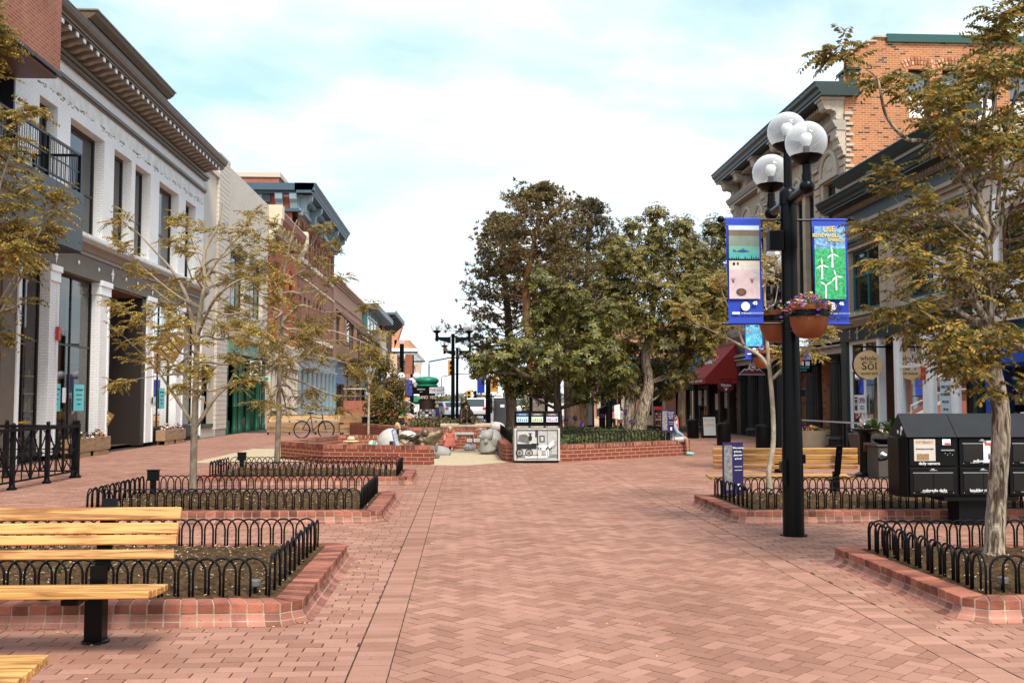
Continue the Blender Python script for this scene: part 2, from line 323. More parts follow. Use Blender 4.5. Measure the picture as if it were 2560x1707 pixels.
# puddle stains on the bricks
# ================================================================ planting beds
def offset(poly,d):
    n=len(poly); out=[]
    for i in range(n):
        p0,p1,p2=Vector(poly[i-1]),Vector(poly[i]),Vector(poly[(i+1)%n])
        e1=(p1-p0).normalized(); e2=(p2-p1).normalized(); n1=Vector((e1.y,-e1.x)); n2=Vector((e2.y,-e2.x))
        b=(n1+n2); b=b/b.dot(n1) if b.length>1e-6 else n1
        out.append(tuple(p1+b*d))
    return out
def lerp2(a,b,t): return (a[0]+(b[0]-a[0])*t,a[1]+(b[1]-a[1])*t)
def bed(x0,x1,y0,y1,label,ch=.13,H=.14):
    # counter-clockwise outline with cut corners; the outward normal lies to the right of each edge
    P=[(x0+ch,y0),(x1-ch,y0),(x1,y0+ch),(x1,y1-ch),(x1-ch,y1),(x0+ch,y1),(x0,y1-ch),(x0,y0+ch)]
    root=thing('planting_bed',label,'planting bed',((x0+x1)/2,(y0+y1)/2,0),group='brick edged planting beds'); ox,oy=(x0+x1)/2,(y0+y1)/2
    P=[(a-ox,b-oy) for a,b in P]
    I=offset(P,-.2); O=offset(P,.075); n=len(P)
    cap=MB(); cov=MB(); fil=MB()
    for i in range(n):
        a,b=P[i],P[(i+1)%n]; ia,ib=I[i],I[(i+1)%n]; oa,ob=O[i],O[(i+1)%n]
        Ln=math.dist(a,b); k=max(1,round(Ln/.112)); g=.0055/max(Ln/k,.05)/k
        for q in range(k):
            t0,t1=q/k+g,(q+1)/k-g; jz=rnd(-.003,.003); z1=H+jz; jo=rnd(-.003,.004)
            c=[lerp2(a,b,t0),lerp2(a,b,t1),lerp2(ia,ib,t1),lerp2(ia,ib,t0)]
            nx=Vector((b[1]-a[1],-(b[0]-a[0]))).normalized()*jo
            c[0]=(c[0][0]+nx.x,c[0][1]+nx.y); c[1]=(c[1][0]+nx.x,c[1][1]+nx.y)
            cap.prism(c,H-.062,z1)
            # cove: concave quarter profile from the cap's foot out to the paving
            pr=[(0,H-.07),(.006,.05),(.02,.026),(.042,.01),(.075,.002)]
            va=[]
            for t in(t0,t1):
                A=Vector(lerp2(a,b,t)); B=Vector(lerp2(oa,ob,t))
                for d,z in pr: q2=A.lerp(B,d/.075); va.append((q2.x,q2.y,z))
                va.append((A.x,A.y,-.01))
            fs=[(m,m+1,m+7,m+6) for m in range(4)]+[(0,6,11,5),(5,4,3,2,1,0),(6,7,8,9,10,11)]
            cov.add(va,fs)
    fo=offset(P,-.004); fi=offset(P,-.196)
    for i in range(n):
        j=(i+1)%n; fil.prism([fo[i],fo[j],fi[j],fi[i]],-.01,H-.006)
    for i in range(n):
        j=(i+1)%n; f1=offset(P,.072)
        va=[(*fo[i],H-.066),(*fo[j],H-.066),(*fo[j],-.01),(*fo[i],-.01),(*f1[i],-.01),(*f1[j],-.01),(*lerp2(fo[i],f1[i],.12),.046),(*lerp2(fo[j],f1[j],.12),.046),(*lerp2(fo[i],f1[i],.52),.007),(*lerp2(fo[j],f1[j],.52),.007)]
        fil.add(va,[(0,1,7,6),(6,7,9,8),(8,9,5,4),(0,3,2,1)])
    cap.build('curb_cap',CURB,root,bevel=.004); cov.build('curb_cove',COVE,root,smooth=True); fil.build('curb_mortar',MORTAR,root)
    s=MB(); nx=int((x1-x0-.36)/.035); ny=int((y1-y0-.36)/.035); vs=[];ax,ay=x0+.18-ox,y0+.18-oy; wx,wy=x1-x0-.36,y1-y0-.36
    for j in range(ny+1):
        for i in range(nx+1):
            e=min(i,nx-i,j,ny-j); m=min(1,e/12)
            x=ax+wx*i/nx; y=ay+wy*j/ny
            z=H-.012+m*(.05+.035*noise.noise((x*1.1+ox,y*1.1+oy,3))+.06*max(0,noise.noise((x*4+ox*3,y*4,1)))+.05*max(0,noise.noise((x*9,y*9+oy,5))))+.012*noise.noise((x*22,y*22,ox))+.006*noise.noise((x*45,y*45,ox))
            vs.append((x,y,z))
    s.add(vs,[(j*(nx+1)+i,j*(nx+1)+i+1,(j+1)*(nx+1)+i+1,(j+1)*(nx+1)+i) for j in range(ny) for i in range(nx)])
    s.mi=1
    for k in range(int(wx*wy*170)):
        i=random.randrange(2,nx-1); j=random.randrange(2,ny-1); v=vs[j*(nx+1)+i]; x=v[0]+rnd(-.03,.03); y=v[1]+rnd(-.03,.03); a=rnd(0,PI); l=rnd(.004,.02); wd=rnd(.003,.007)
        ca_,sa=math.cos(a),math.sin(a); z=v[2]+.012+rnd(-.004,.012); tl=rnd(-.008,.008)
        s.quad((x-l*ca_,y-l*sa,z-tl),(x+wd*sa,y-wd*ca_,z),(x+l*ca_,y+l*sa,z+tl),(x-wd*sa,y+wd*ca_,z+.003))
    s.build('soil',[SOIL,CHIP],root,smooth='all',recalc=False)
    return root
def hoops(x0,x1,y0,y1,label,H=.14,hh=.26,sides='fblr'):
    root=thing('hoop_fence',label,'hoop fence',((x0+x1)/2,(y0+y1)/2,H),group='low black hoop fences'); ox,oy=(x0+x1)/2,(y0+y1)/2
    C={'f':((x0,y0),(x1,y0)),'r':((x1,y0),(x1,y1)),'b':((x1,y1),(x0,y1)),'l':((x0,y1),(x0,y0))}
    for sd in sides:
        a,b=C[sd]; Ln=math.dist(a,b); k=max(3,round(Ln/.105)); mb=MB(); d=((b[0]-a[0])/Ln,(b[1]-a[1])/Ln); nr=(-d[1],d[0]); st=Ln/k
        for q in range(k-1):
            t0=q*st+.012; w2=st-.012; off=.009*(1 if q%2 else -1); rad=w2*1.0
            pts=[(t0,-.06),(t0,hh-rad*1.05)]+[(t0+w2-w2*math.cos(PI*m/8),hh-rad*1.05+rad*1.05*math.sin(PI*m/8)) for m in range(1,8)]+[(t0+2*w2,hh-rad*1.05),(t0+2*w2,-.06)]
            jl=rnd(-.006,.006)
            mb.tube([(a[0]-ox+d[0]*t+nr[0]*(off+jl*z/hh),a[1]-oy+d[1]*t+nr[1]*(off+jl*z/hh),z) for t,z in pts],.0085,6)
        mb.build('hoop_panel',IRON,root,smooth='all')
    return root
BEDS=[(-4.9,-1.10,6.86,9.75,'nearest brick edged soil bed on the left, behind the wooden bench'),
      (-4.95,-1.02,12.45,15.25,'second brick edged soil bed on the left with a slim locust tree in it'),
      (-4.85,-.94,18.0,20.1,'third brick edged soil bed on the left, in front of the low brick playground wall'),
      (3.34,7.8,12.2,14.55,'brick edged soil bed on the right behind the black newspaper boxes'),
      (3.45,7.8,6.72,9.34,'nearest brick edged soil bed on the right with the thick barked tree')]
FL=['low black hoop fence around the nearest left soil bed','low black hoop fence around the second left soil bed','low black hoop fence around the third left soil bed, nearest the playground wall','low black hoop fence around the right soil bed behind the newspaper boxes','low black hoop fence around the nearest right soil bed with the barked tree']
for (a,b,c,d,l),fl in zip(BEDS,FL):
    bed(a,b,c,d,l); hoops(a+.27,b-.27,c+.27,d-.27,fl)
# little spotlights and junction posts standing in the beds
def spot(p,label):
    t=thing('garden_light',label,'garden light',p); m=MB(); m.cyl((0,0,-.05),(0,0,.07),.012); m.build('stake',BLACK,t)
    m=MB(); m.lathe([(.028,.05),(.04,.06),(.042,.095),(.038,.1)],n=16); m.build('lamp_head',mat('grey_fitting',(.12,.12,.115),.5),t,smooth=True)
spot((-1.47,7.2,.14),'small grey ground light in the near left bed corner'); spot((3.86,7.05,.14),'small black ground light in the near right bed corner')
def jpost(p,label):
    t=thing('power_post',label,'power post',p); m=MB(); m.box(-.035,.035,-.035,.035,-.05,.3); m.build('post',BLACKM,t); m=MB(); m.box(-.075,.075,-.05,.05,.22,.36); m.box(-.085,.085,-.06,.06,.36,.375); m.build('box',BLACKM,t,bevel=.005)
jpost((-4.45,14.6,.14),'short black outlet post in the second left bed'); jpost((-4.25,19.4,.14),'short black outlet post in the third left bed')
# ================================================================ benches
def bench(name,label,length=2.4,posts=(.46,),back=True,group='slatted wooden benches'):
    # local: right end at x=0, bench runs to -length, sitter faces -y, post line at y=0
    t=thing(name,label,'bench',group=group)
    m=MB()
    for k in range(5):
        y=-.46+k*.082; z=.378-.006*k-.006*math.sin(k/4*PI)
        m.cbox((-length/2-.004*rnd(0,1),y,z),(length,.07,.042),rx=-.06)
    m.build('seat',BENCHW,t,bevel=.006)
    if back:
        m=MB()
        for k,(z,h) in enumerate(((.537,.058),(.623,.060),(.693,.068),(.782,.08))):
            y=.02+(z-.45)*.28
            m.cbox((-length/2+.02*(k/3)+rnd(-.008,.008),y-.028,z),(length,.035,h),rx=-.27)
        m.build('backrest',BENCHW,t,bevel=.006)
    for px in posts:
        m=MB(); m.box(-px-.055,-px+.055,-.055,.055,0,.33); m.box(-px-.05,-px+.05,-.44,-.04,.31,.345); m.lathe([(.085,0),(.085,.012),(.07,.02)],(-px,0,0),16); m.build('leg',BLACK,t,bevel=.006)
        if back:
            m=MB(); m.cbox((-px,.035+.11,.645),(.095,.02,.46),rx=-.27); m.cbox((-px,.03,.40),(.095,.05,.14))
            for k in range(3): m.ball((-px,.085+k*.05+.012,.52+k*.12),.012,8,5)
            m.build('back_bracket',BLACK,t,bevel=.004)
    return t
b1=bench('park_bench','slatted wooden bench facing the camera, in front of the nearest left bed',2.7,(.47,2.2)); b1.location=(-1.82,6.42,0)
b0=bench('park_bench','wooden bench seat end jutting in at the lower left corner of the picture',2.4,(.47,1.9)); b0.location=(-4.20,4.0,0); b0.rotation_euler=(0,0,PI)
b2=bench('park_bench','wooden bench seen from behind, beyond the right soil bed',2.2,(.35,1.86)); b2.location=(5.92,14.95,0)
b2.rotation_euler=(0,0,PI); b2.location=(3.74,14.88,-.03)
# ================================================================ railing on the left patio
def xrail(p,q,label,n):
    t=thing('patio_railing',label,'railing',(p[0],p[1],0),math.atan2(q[1]-p[1],q[0]-p[0])); Ln=math.dist(p,q); bay=Ln/n
    for k in range(n+1):
        m=MB(); m.box(k*bay-.035,k*bay+.035,-.035,.035,0,1.06); m.box(k*bay-.06,k*bay+.06,-.06,.06,0,.04); m.lathe([(.06,.04),(.045,.1)],(k*bay,0,0),8); m.ball((k*bay,0,1.09),.04,8,6); m.build('post',IRON,t)
    m=MB(); m.box(0,Ln,-.04,.04,.98,1.03); m.box(0,Ln,-.02,.02,.12,.15); m.build('rail',IRON,t)
    m=MB()
    for k in range(n*2):
        a,b=k*bay/2+.02,(k+1)*bay/2-.02; c=(a+b)/2; zm=.56
        m.cbox((c,0,zm),(.16,.03,.16),ry=PI/4)
        for z in(.15,.98):
            for x in(a,b): m.tube([(x,0,z),(c,0,zm)],.013,6)
            m.tube([(c,0,z),(c,0,zm)],.012,6)
        m.tube([(a,0,zm),(b,0,zm)],.011,6)
        if k%2: m.box(a-.035,a+.0,-.02,.02,.14,.99)
    m.build('lattice',IRON,t)
    return t
xrail((-7.62,15.9),(-7.55,19.95),'black cross lattice railing along the left patio edge',3)
xrail((-10.2,19.95),(-7.62,19.95),'black cross lattice railing closing the far end of the left patio',2)

# fallen leaf bits, grit and gum marks on the paving
m=MB(); rg=random.Random(12)
for k in range(1500):
    y=3.4+rg.random()**1.6*20; x=rg.uniform(-.6*y-1,.6*y+1)
    if any(x0-.1<x<x1+.1 and y0-.1<y<y1+.1 for x0,x1,y0,y1,_ in BEDS): continue
    if rg.random()<.5:
        q=rg.choice(BEDS); x=rg.choice((q[1]+abs(rg.gauss(.08,.1)),rg.uniform(q[0],q[1]))); y=rg.uniform(q[2],q[3]) if x>q[1] else q[2]-.08-abs(rg.gauss(0,.1))
    a=rg.uniform(0,PI); l=rg.uniform(.004,.014); w2=l*rg.uniform(.3,.7); c,s=math.cos(a)*l,math.sin(a)*l; c2,s2=-math.sin(a)*w2,math.cos(a)*w2; z=.006
    m.add([(x-c,y-s,z),(x+c2,y+s2,z+.004),(x+c,y+s,z+.002),(x-c2,y-s2,z)],[(0,1,2,3)])
tag(m.build('litter',mat('leaf_litter',(.05,.03,.015),.9,island=.8,hue2=(.42,.28,.12)),recalc=False),'tiny fallen leaf bits and grit scattered over the brick paving','litter',kind='stuff')
wp=DG(100,1434)
for x,y,s,l in ((wp.x,wp.y,.09,'small green weed growing at the foot of the nearest left kerb'),(-3.1,7.9,.12,'pale green weed in the near left soil bed')):
    t=thing('weed',l,'weed',(x,y,.0 if y<6.7 else .16)); q=MB()
    for k in range(60):
        a=rg.uniform(0,2*PI); e=rg.uniform(.1,1.1); d=Vector((math.cos(a)*math.cos(e),math.sin(a)*math.cos(e),math.sin(e))); p=Vector((rg.uniform(-.03,.03),rg.uniform(-.03,.03),0)); L_=s*rg.uniform(.3,.8); sd_=d.orthogonal().normalized()*L_*.12; q.quad(tuple(p),tuple(p+d*L_*.6+sd_),tuple(p+d*L_),tuple(p+d*L_*.6-sd_))
    q.build('leaves',leafmat('weed_leaf',(.05,.06,.015),(.16,.17,.05),.2),t,recalc=False)
# ================================================================ buildings
XL,XR=-10.5,12.2
GLASS=glassmat('dark_window_glass',(.012,.014,.015),.03,.6); CGLASS=clearglass('shop_glass',(.80,.83,.82),.10)
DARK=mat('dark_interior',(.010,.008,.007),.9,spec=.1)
class Bld:
    def __init__(s,side,u0,u1,label,name='shop_building',group=None,cat='building'):
        s.s=side; s.u0=u0; s.u1=u1; x=XL if side=='L' else XR
        s.root=thing(name,label,cat,(x,u0,0),group=group); k=1 if side=='L' else -1
        s.k=k; s.xf=lambda u,w,v:(k*w,u-u0,v)
    def mb(s): return MB(s.xf)
    def put(s,m,name,mt,parent=None,**k): return m.build(name,mt,parent or s.root,**k)
    def box(s,name,mt,u0,u1,w0,w1,v0,v1,parent=None,**k): m=s.mb(); m.box(u0,u1,w0,w1,v0,v1); return s.put(m,name,mt,parent,**k)
    def text(s,t,size,u,v,w,m,parent=None,**k): return text(t,size,s.xf(u,w,v),(0,s.k,0),(0,0,1),m,parent or s.root,**k)
    def ftext(s,t,size,u,v,w,m,parent=None,**k): return text(t,size,s.xf(u,w,v),(1,0,0),(0,0,1),m,parent or s.root,**k)  # faces the camera end
    def mould(s,m,u0,u1,prof): return m.extr(prof,lambda w,v,t:(t,w,v),u0,u1)
def wall(m,u0,u1,v0,v1,ops=(),dep=.22,w=0):
    us=sorted({u0,u1,*[o[0] for o in ops],*[o[1] for o in ops]}); vs=sorted({v0,v1,*[o[2] for o in ops],*[o[3] for o in ops]})
    us=[a for a in us if u0<=a<=u1]; vs=[a for a in vs if v0<=a<=v1]
    for i in range(len(us)-1):
        for j in range(len(vs)-1):
            a,b,c,d=us[i],us[i+1],vs[j],vs[j+1]; cu,cv=(a+b)/2,(c+d)/2
            if any(o[0]<cu<o[1] and o[2]<cv<o[3] for o in ops): continue
            m.quad((a,w,c),(b,w,c),(b,w,d),(a,w,d))
    for a,b,c,d in ops:
        m.quad((a,w,c),(a,w-dep,c),(a,w-dep,d),(a,w,d)); m.quad((b,w,c),(b,w,d),(b,w-dep,d),(b,w-dep,c))
        m.quad((a,w,d),(b,w,d),(b,w-dep,d),(a,w-dep,d))
        if c>v0+1e-6: m.quad((a,w,c),(a,w-dep,c),(b,w-dep,c),(b,w,c))
def window(b,a,c,v0,v1,fm,gm=None,w=-.16,fw=.07,cols=1,rows=(),parent=None,name='window',ft=.06):
    m=b.mb()
    m.box(a,a+fw,w-ft,w,v0,v1); m.box(c-fw,c,w-ft,w,v0,v1); m.box(a+fw,c-fw,w-ft,w,v0,v0+fw); m.box(a+fw,c-fw,w-ft,w,v1-fw,v1)
    for r in rows: m.box(a+fw,c-fw,w-ft,w-.004,r-fw*.4,r+fw*.4)
    for k in range(1,cols):
        u=a+(c-a)*k/cols; m.box(u-fw*.4,u+fw*.4,w-ft,w-.008,v0+fw,v1-fw)
    f=b.put(m,name,fm,parent)
    p=b.mb(); p.quad((a+fw*.5,w-ft*.6,v0+fw*.5),(c-fw*.5,w-ft*.6,v0+fw*.5),(c-fw*.5,w-ft*.6,v1-fw*.5),(a+fw*.5,w-ft*.6,v1-fw*.5))
    b.put(p,'pane',gm or GLASS,f); return f
def body(b,u0,u1,v1,mt,dep=14,w=-.32,name='side_wall',gv=0,gd=0):
    # gv, gd: height and depth of the shop rooms left open behind the ground-floor glass
    m=b.mb(); m.box(u0+.01,u1-.01,-dep,w,gv-.05,v1)
    if gv: m.box(u0+.01,u1-.01,-dep,-gd-.02,-.05,gv-.06); m.box(u0+.01,u0+.08,-gd-.02,w,-.05,gv-.06); m.box(u1-.08,u1-.01,-gd-.02,w,-.05,gv-.06)
    return b.put(m,name,mt)
def interior(b,u0,u1,v0,v1,dep,mt,shelves=True,seed=0,items=None):
    m=b.mb(); w0,w1=-dep,-.31
    m.quad((u0,w0,v0),(u1,w0,v0),(u1,w0,v1),(u0,w0,v1)); m.quad((u0,w0,v0),(u0,w1,v0),(u0,w1,v1),(u0,w0,v1)); m.quad((u1,w0,v0),(u1,w0,v1),(u1,w1,v1),(u1,w1,v0))
    m.quad((u0,w0,v0),(u1,w0,v0),(u1,w1,v0),(u0,w1,v0)); m.quad((u0,w0,v1),(u0,w1,v1),(u1,w1,v1),(u1,w0,v1))
    o=b.put(m,'interior',mt,recalc=False)
    if shelves:
        rg=random.Random(seed); q=b.mb()
        for k in range(4): q.box(u0+.05,u1-.05,w0+.03,w0+.35,v0+.5+k*.55,v0+.54+k*.55)
        for k in range(int((u1-u0)*7)):
            u=rg.uniform(u0+.15,u1-.25); lv=rg.randrange(4); h=rg.uniform(.1,.4); q.box(u,u+rg.uniform(.05,.2),w0+.08,w0+.3,v0+.54+lv*.55,v0+.54+lv*.55+h)
        q2=b.put(q,'shelving',items or mat('shelf_goods',(.10,.06,.03),.8,island=.9,hue2=(.45,.33,.2)),o)
    return o
def moulds(b,u0,u1,items,mt,name,parent=None,**k):
    m=b.mb()
    for p in items: b.mould(m,u0,u1,p)
    return b.put(m,name,mt,parent,**k)
def R4(w0,w1,v0,v1): return [(w0,v0),(w1,v0),(w1,v1),(w0,v1)]
TAUPE=mat('taupe_paint',(.135,.105,.075),.6,var=.12,vs=3); BROWNT=mat('brown_cornice_paint',(.105,.072,.045),.45,var=.2,vs=4); TAUPEL=mat('pale_taupe_paint',(.24,.19,.145),.55,var=.15,vs=5)
WBRICK=brickmat('white_painted_brick',(.84,.83,.81),(.80,.79,.77),(.68,.66,.63),bump=.35,stain=.06)
WPLAST=mat('white_stained_plaster',(.60,.57,.52),.8,var=.06,vs=2.5,bump=.2,bs=20,hue2=(.80,.78,.75))
FRAMED=mat('dark_bronze_frame',(.018,.013,.010),.4)
# ---------------------------------------------------------------- L1 white building with bracket cornice
B=Bld('L',23.05,40.3,'white painted brick building with a long brown bracketed cornice on the left')
ops=[(24.75,25.85,6.12,9.05),(26.7,29.2,6.12,9.05),(30.03,31.6,6.12,9.05),(31.95,33.5,6.12,9.05),(34.45,36.8,6.12,9.05),(37.7,39.1,6.12,9.05)]
m=B.mb(); wall(m,23.05,40.3,5.9,9.35,ops,.3); B.put(m,'wall',WBRICK)
m=B.mb(); wall(m,23.05,40.3,9.35,9.88,(),0); B.put(m,'plaster_band',WPLAST)
m=B.mb(); wall(m,23.05,40.3,9.98,10.34,()); wall(m,23.05,40.3,10.6,11.6,(),0,-.02); B.put(m,'frieze',WBRICK)
body(B,23.05,40.3,11.5,WBRICK,gv=4.95,gd=3.5)
# flaking plaster along the window heads
m=B.mb(); rg=random.Random(4)
for k in range(150):
    u=rg.uniform(24.3,40); v=9.36+rg.gauss(0,.035); l=rg.uniform(.03,.16); h=rg.uniform(.012,.05); m.box(u,u+l,0,.006,v,v+h)
B.put(m,'flaking_plaster',mat('bare_plaster',(.30,.24,.18),.95,island=.4))
for a,c,v0,v1 in ops: window(B,a,c,v0,v1,FRAMED,w=-.28,fw=.09,rows=(7.35,))
moulds(B,23.05,40.34,[R4(0,.10,9.88,9.98),R4(0,.06,9.84,9.88),R4(0,.14,10.34,10.42),R4(0,.20,10.42,10.52)],BROWNT,'string_moulding')
moulds(B,23.05,40.34,[R4(.0,.08,10.52,10.62),R4(0,.74,10.80,10.86),[(0,10.86),(.78,10.86),(.78,10.92),(.86,10.97),(.9,11.06),(.92,11.13),(0,11.13)],R4(0,.93,11.13,11.15)],BROWNT,'cornice')
moulds(B,23.05,40.3,[R4(-.3,.12,11.15,11.5),[(-.3,11.5),(.16,11.5),(.24,11.57),(.28,11.66),(-.3,11.66)]],BROWNT,'blocking_course'); moulds(B,23.05,40.3,[R4(-.3,.31,11.66,11.70)],TAUPEL,'coping')
m=B.mb(); k=0; u=23.2
while u<40.1:   # scroll brackets under the cornice
    m.cut(); pr=[(0.02,10.53),(.10,10.53),(.13,10.58),(.30,10.60),(.42,10.66),(.62,10.69),(.70,10.68),(.70,10.80),(.02,10.80)]
    B.mould(m,u,u+.2,pr); u+=.47
B.put(m,'bracket',mat('bracket_paint',(.30,.235,.18),.6,var=.1)); B.root.children[-1]['label']='row of small pale brown scroll brackets under the cornice'
m=B.mb(); u=23.2
while u<40.1: m.cut(); m.box(u+.02,u+.18,.70,.715,10.685,10.795); u+=.47
B.put(m,'bracket_end',WHITE)
m=B.mb(); m.box(27.7,34.8,-.6,-.02,11.7,12.0); B.put(m,'roof_tablet',WBRICK)
m=B.mb(); m.box(28.6,33.9,-.02,.01,11.74,11.97); B.put(m,'tablet_panel',mat('ornament_panel',(.33,.27,.2),.7,var=.4,vs=20))
moulds(B,27.5,35.0,[R4(-.7,.06,12.0,12.07),[(-.75,12.07),(.12,12.07),(.26,12.18),(.32,12.28),(-.8,12.28)]],BROWNT,'tablet_cornice'); moulds(B,27.46,35.04,[R4(-.84,.35,12.28,12.32)],TAUPEL,'tablet_coping')
# string course and shop front
moulds(B,23.05,40.34,[R4(0,.17,5.98,6.08)],WPLAST,'window_sill')
moulds(B,23.05,40.36,[[(0,5.60),(.10,5.60),(.16,5.70),(.26,5.78),(.28,5.90),(.2,5.98),(0,5.98)],R4(0,.07,5.50,5.60)],TAUPEL,'entablature_moulding')
m=B.mb(); wall(m,23.05,40.3,4.98,5.50,(),0,.03); m.box(23.05,40.3,-.4,.03,4.90,4.98); B.put(m,'sign_band',TAUPE)
m=B.mb()
for i,u in enumerate((24.9,25.9,27.4,28.9,30.0,31.2,32.3,33.8,35.2,36.4,37.7,39)):
    m.cut()
    if 0: m.lathe([(.0,.03),(.05,.03),(.0,.06)],(u,0,0),8) if 0 else 0
    m.ball((u,.04,5.25),.06,8,6,(1,.35,1.0)); 
    if i%3==1:
        m.cyl((u,.045,5.30),(u,.045,5.42),.035,.004,6); m.cyl((u,.045,5.20),(u,.045,5.02),.035,.004,6); m.ball((u-.06,.04,5.25),.035,6,4); m.ball((u+.06,.04,5.25),.035,6,4)
B.put(m,'rosette',WHITE)
piers=[(25.6,26.2),(29.1,29.9),(33.4,34.2),(36.8,37.7),(39.75,40.3)]
m=B.mb(); m2=B.mb()
for a,c in piers:
    m.cut(); m2.cut()
    m.box(a,c,-.30,0.0,.12,4.55); m.box(a,a+.12,0,.03,.12,4.5); m.box(c-.12,c,0,.03,.12,4.5)
    m2.box(a-.03,c+.03,-.33,.05,4.55,4.80); m2.box(a-.05,c+.05,-.33,.09,4.80,4.96)
B.put(m,'pier',WBRICK,bevel=.006); B.put(m2,'pier_capital',WHITE,bevel=.01)
B.box('end_pilaster',TAUPE,23.05,23.78,-.3,.02,0,4.9); B.box('corner_trim',WHITE,23.8,23.95,-.3,.05,0,4.9)
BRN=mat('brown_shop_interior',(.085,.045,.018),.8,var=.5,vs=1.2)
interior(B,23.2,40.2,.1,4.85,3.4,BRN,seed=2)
for a,c,cl in ((23.95,25.6,2),(26.2,29.1,2),(34.2,36.8,2),(37.7,39.75,1)):
    window(B,a,c,.55,4.9,FRAMED,CGLASS,-.22,.06,cl,(3.0,),name='shop_window'); B.box('bulkhead',BLACKM,a,c,-.3,-.2,.0,.55)
B.box('door_return',mat('dark_brown_panel',(.022,.015,.012),.5),33.0,33.4,-1.4,-.02,.05,4.9); window(B,30.0,33.0,.05,4.9,FRAMED,CGLASS,-1.3,.07,2,(2.6,),name='entrance_glazing')
B.box('entrance_ceiling',mat('timber_soffit',(.16,.08,.045),.6),29.9,33.4,-1.4,-.02,4.84,4.9)
CY=mat('cyan_paper',(.16,.62,.62),.7); INK=mat('dark_blue_ink',(.02,.05,.12),.7); CREAM=mat('cream_lettering',(.75,.68,.5),.6)
for u,w2 in ((26.75,.62),(28.35,.72),(34.75,.5),(36.0,.6)):
    p=B.box('poster',CY,u-w2/2,u+w2/2,-.235,-.225,1.22,1.95); 
    for k,(t,sz) in enumerate((('STAY HEALTHY',.075),('please wear a mask',.05),('keep your distance',.05),('thank you',.06))): B.text(t,sz,u,1.8-k*.13,-.222,INK,p)
p=B.box('notice',WHITE,27.2,27.42,-.235,-.225,1.45,1.85)
RED=mat('red_plastic',(.45,.03,.025),.4)
B.box('alarm_box',RED,26.02,26.18,.03,.10,3.05,3.4,bevel=.01); B.box('door_bell',BLACK,34.0,34.08,.03,.05,1.4,1.62); B.box('wall_light',BLACK,23.3,23.45,.02,.16,2.75,3.0)
B.text('boulderartsandcrafts.com',.10,24.7,.98,-.215,mat('orange_lettering',(.8,.35,.03),.6))
# ---------------------------------------------------------------- hanging diamond sign and window boxes
OCH=mat('ochre_sign_board',(.20,.105,.025),.55)
def diamond(loc,s,label,lines,bracket=True):
    t=thing('hanging_sign',label,'shop sign',loc); m=MB(); h=s*.7071
    m.extr([(0,-h),(h,0),(0,h),(-h,0)],lambda a,b,c:(a*math.cos(.26)-b*math.sin(.26),c,a*math.sin(.26)+b*math.cos(.26)),-.02,.02); m.build('board',OCH,t)
    for (tx,sz,dz) in lines: text(tx,sz,(dz*-.26,-.024,dz),(math.cos(.2),0,math.sin(.2)),(-math.sin(.2),0,math.cos(.2)),CREAM,t)
    if bracket:
        m=MB(); m.box(-.62,-.58,-.02,.02,-.75,.95); m.box(-.6,.35,-.015,.015,.62,.66); m.box(-.6,.05,-.015,.015,-.72,-.69); m.build('bracket',BLACK,t)
    return t
diamond((-9.95,34.1,3.35),.86,'ochre diamond arts and crafts gallery sign hanging from the white pier',[('ART&',.2,.17),('CRAFTS',.2,-.02),('GALLERY',.11,-.19)])
diamond((-10.55,29.86,1.0),.42,'small ochre diamond gallery sign low on the entrance glass',[('BOULDER',.05,.12),('ARTS&',.1,.04),('CRAFTS',.1,-.06),('GALLERY',.05,-.13)],False)
FLOW=[mat('flower_'+n,c,.6,island=.25) for n,c in (('white',(.8,.78,.72)),('magenta',(.42,.02,.18)),('violet',(.16,.05,.28)),('yellow',(.75,.42,.03)),('pink',(.7,.25,.35)))]
GREENL=leafmat('bedding_leaf',(.03,.045,.012),(.11,.13,.03))
def petals(m,c,r,rg,n=5,up=(0,0,1)):
    u=Vector(up)+Vector((rg.uniform(-.8,.8),rg.uniform(-1.1,.2),rg.uniform(-.1,.6))); u.normalize(); a=u.orthogonal().normalized(); b=u.cross(a)
    pts=[]
    for k in range(n*2):
        t=PI*k/n; rr=r*(1 if k%2 else .62); p=Vector(c)+a*math.cos(t)*rr+b*math.sin(t)*rr+u*(r*.25 if k%2 else 0); pts.append(tuple(p))
    m.add([tuple(c)]+pts,[(0,k+1,(k+1)%(2*n)+1) for k in range(2*n)])
def blooms(t,cx,cy,cz,sx,sy,sz,nf,nl,r,cols,seed,trail=0):
    rg=random.Random(seed)
    def pt():
        a=rg.uniform(0,2*PI); q=math.sqrt(rg.random()); return (cx+sx*q*math.cos(a),cy+sy*q*math.sin(a),cz+sz*(1-q*q)*rg.uniform(.5,1)-trail*q*q*rg.random()*rg.random())
    m=MB()
    for k in range(nl):
        p=Vector(pt())-Vector((0,0,r*.6)); d=Vector((rg.uniform(-1,1),rg.uniform(-1,1),rg.uniform(-.5,1))).normalized(); s=d.orthogonal().normalized(); l=r*rg.uniform(1,2)
        m.quad(p,p+d*l*.5+s*l*.25,p+d*l,p+d*l*.5-s*l*.25)
    m.build('foliage',GREENL,t,recalc=False)
    for ci in cols:
        m=MB()
        for k in range(nf//len(cols)): petals(m,pt(),r*rg.uniform(.7,1.2),rg)
        m.build('flowers',FLOW[ci],t,recalc=False)
PLANK=woodmat('weathered_planter_wood',(.22,.12,.055),(.38,.24,.13),1,1,.8,0)
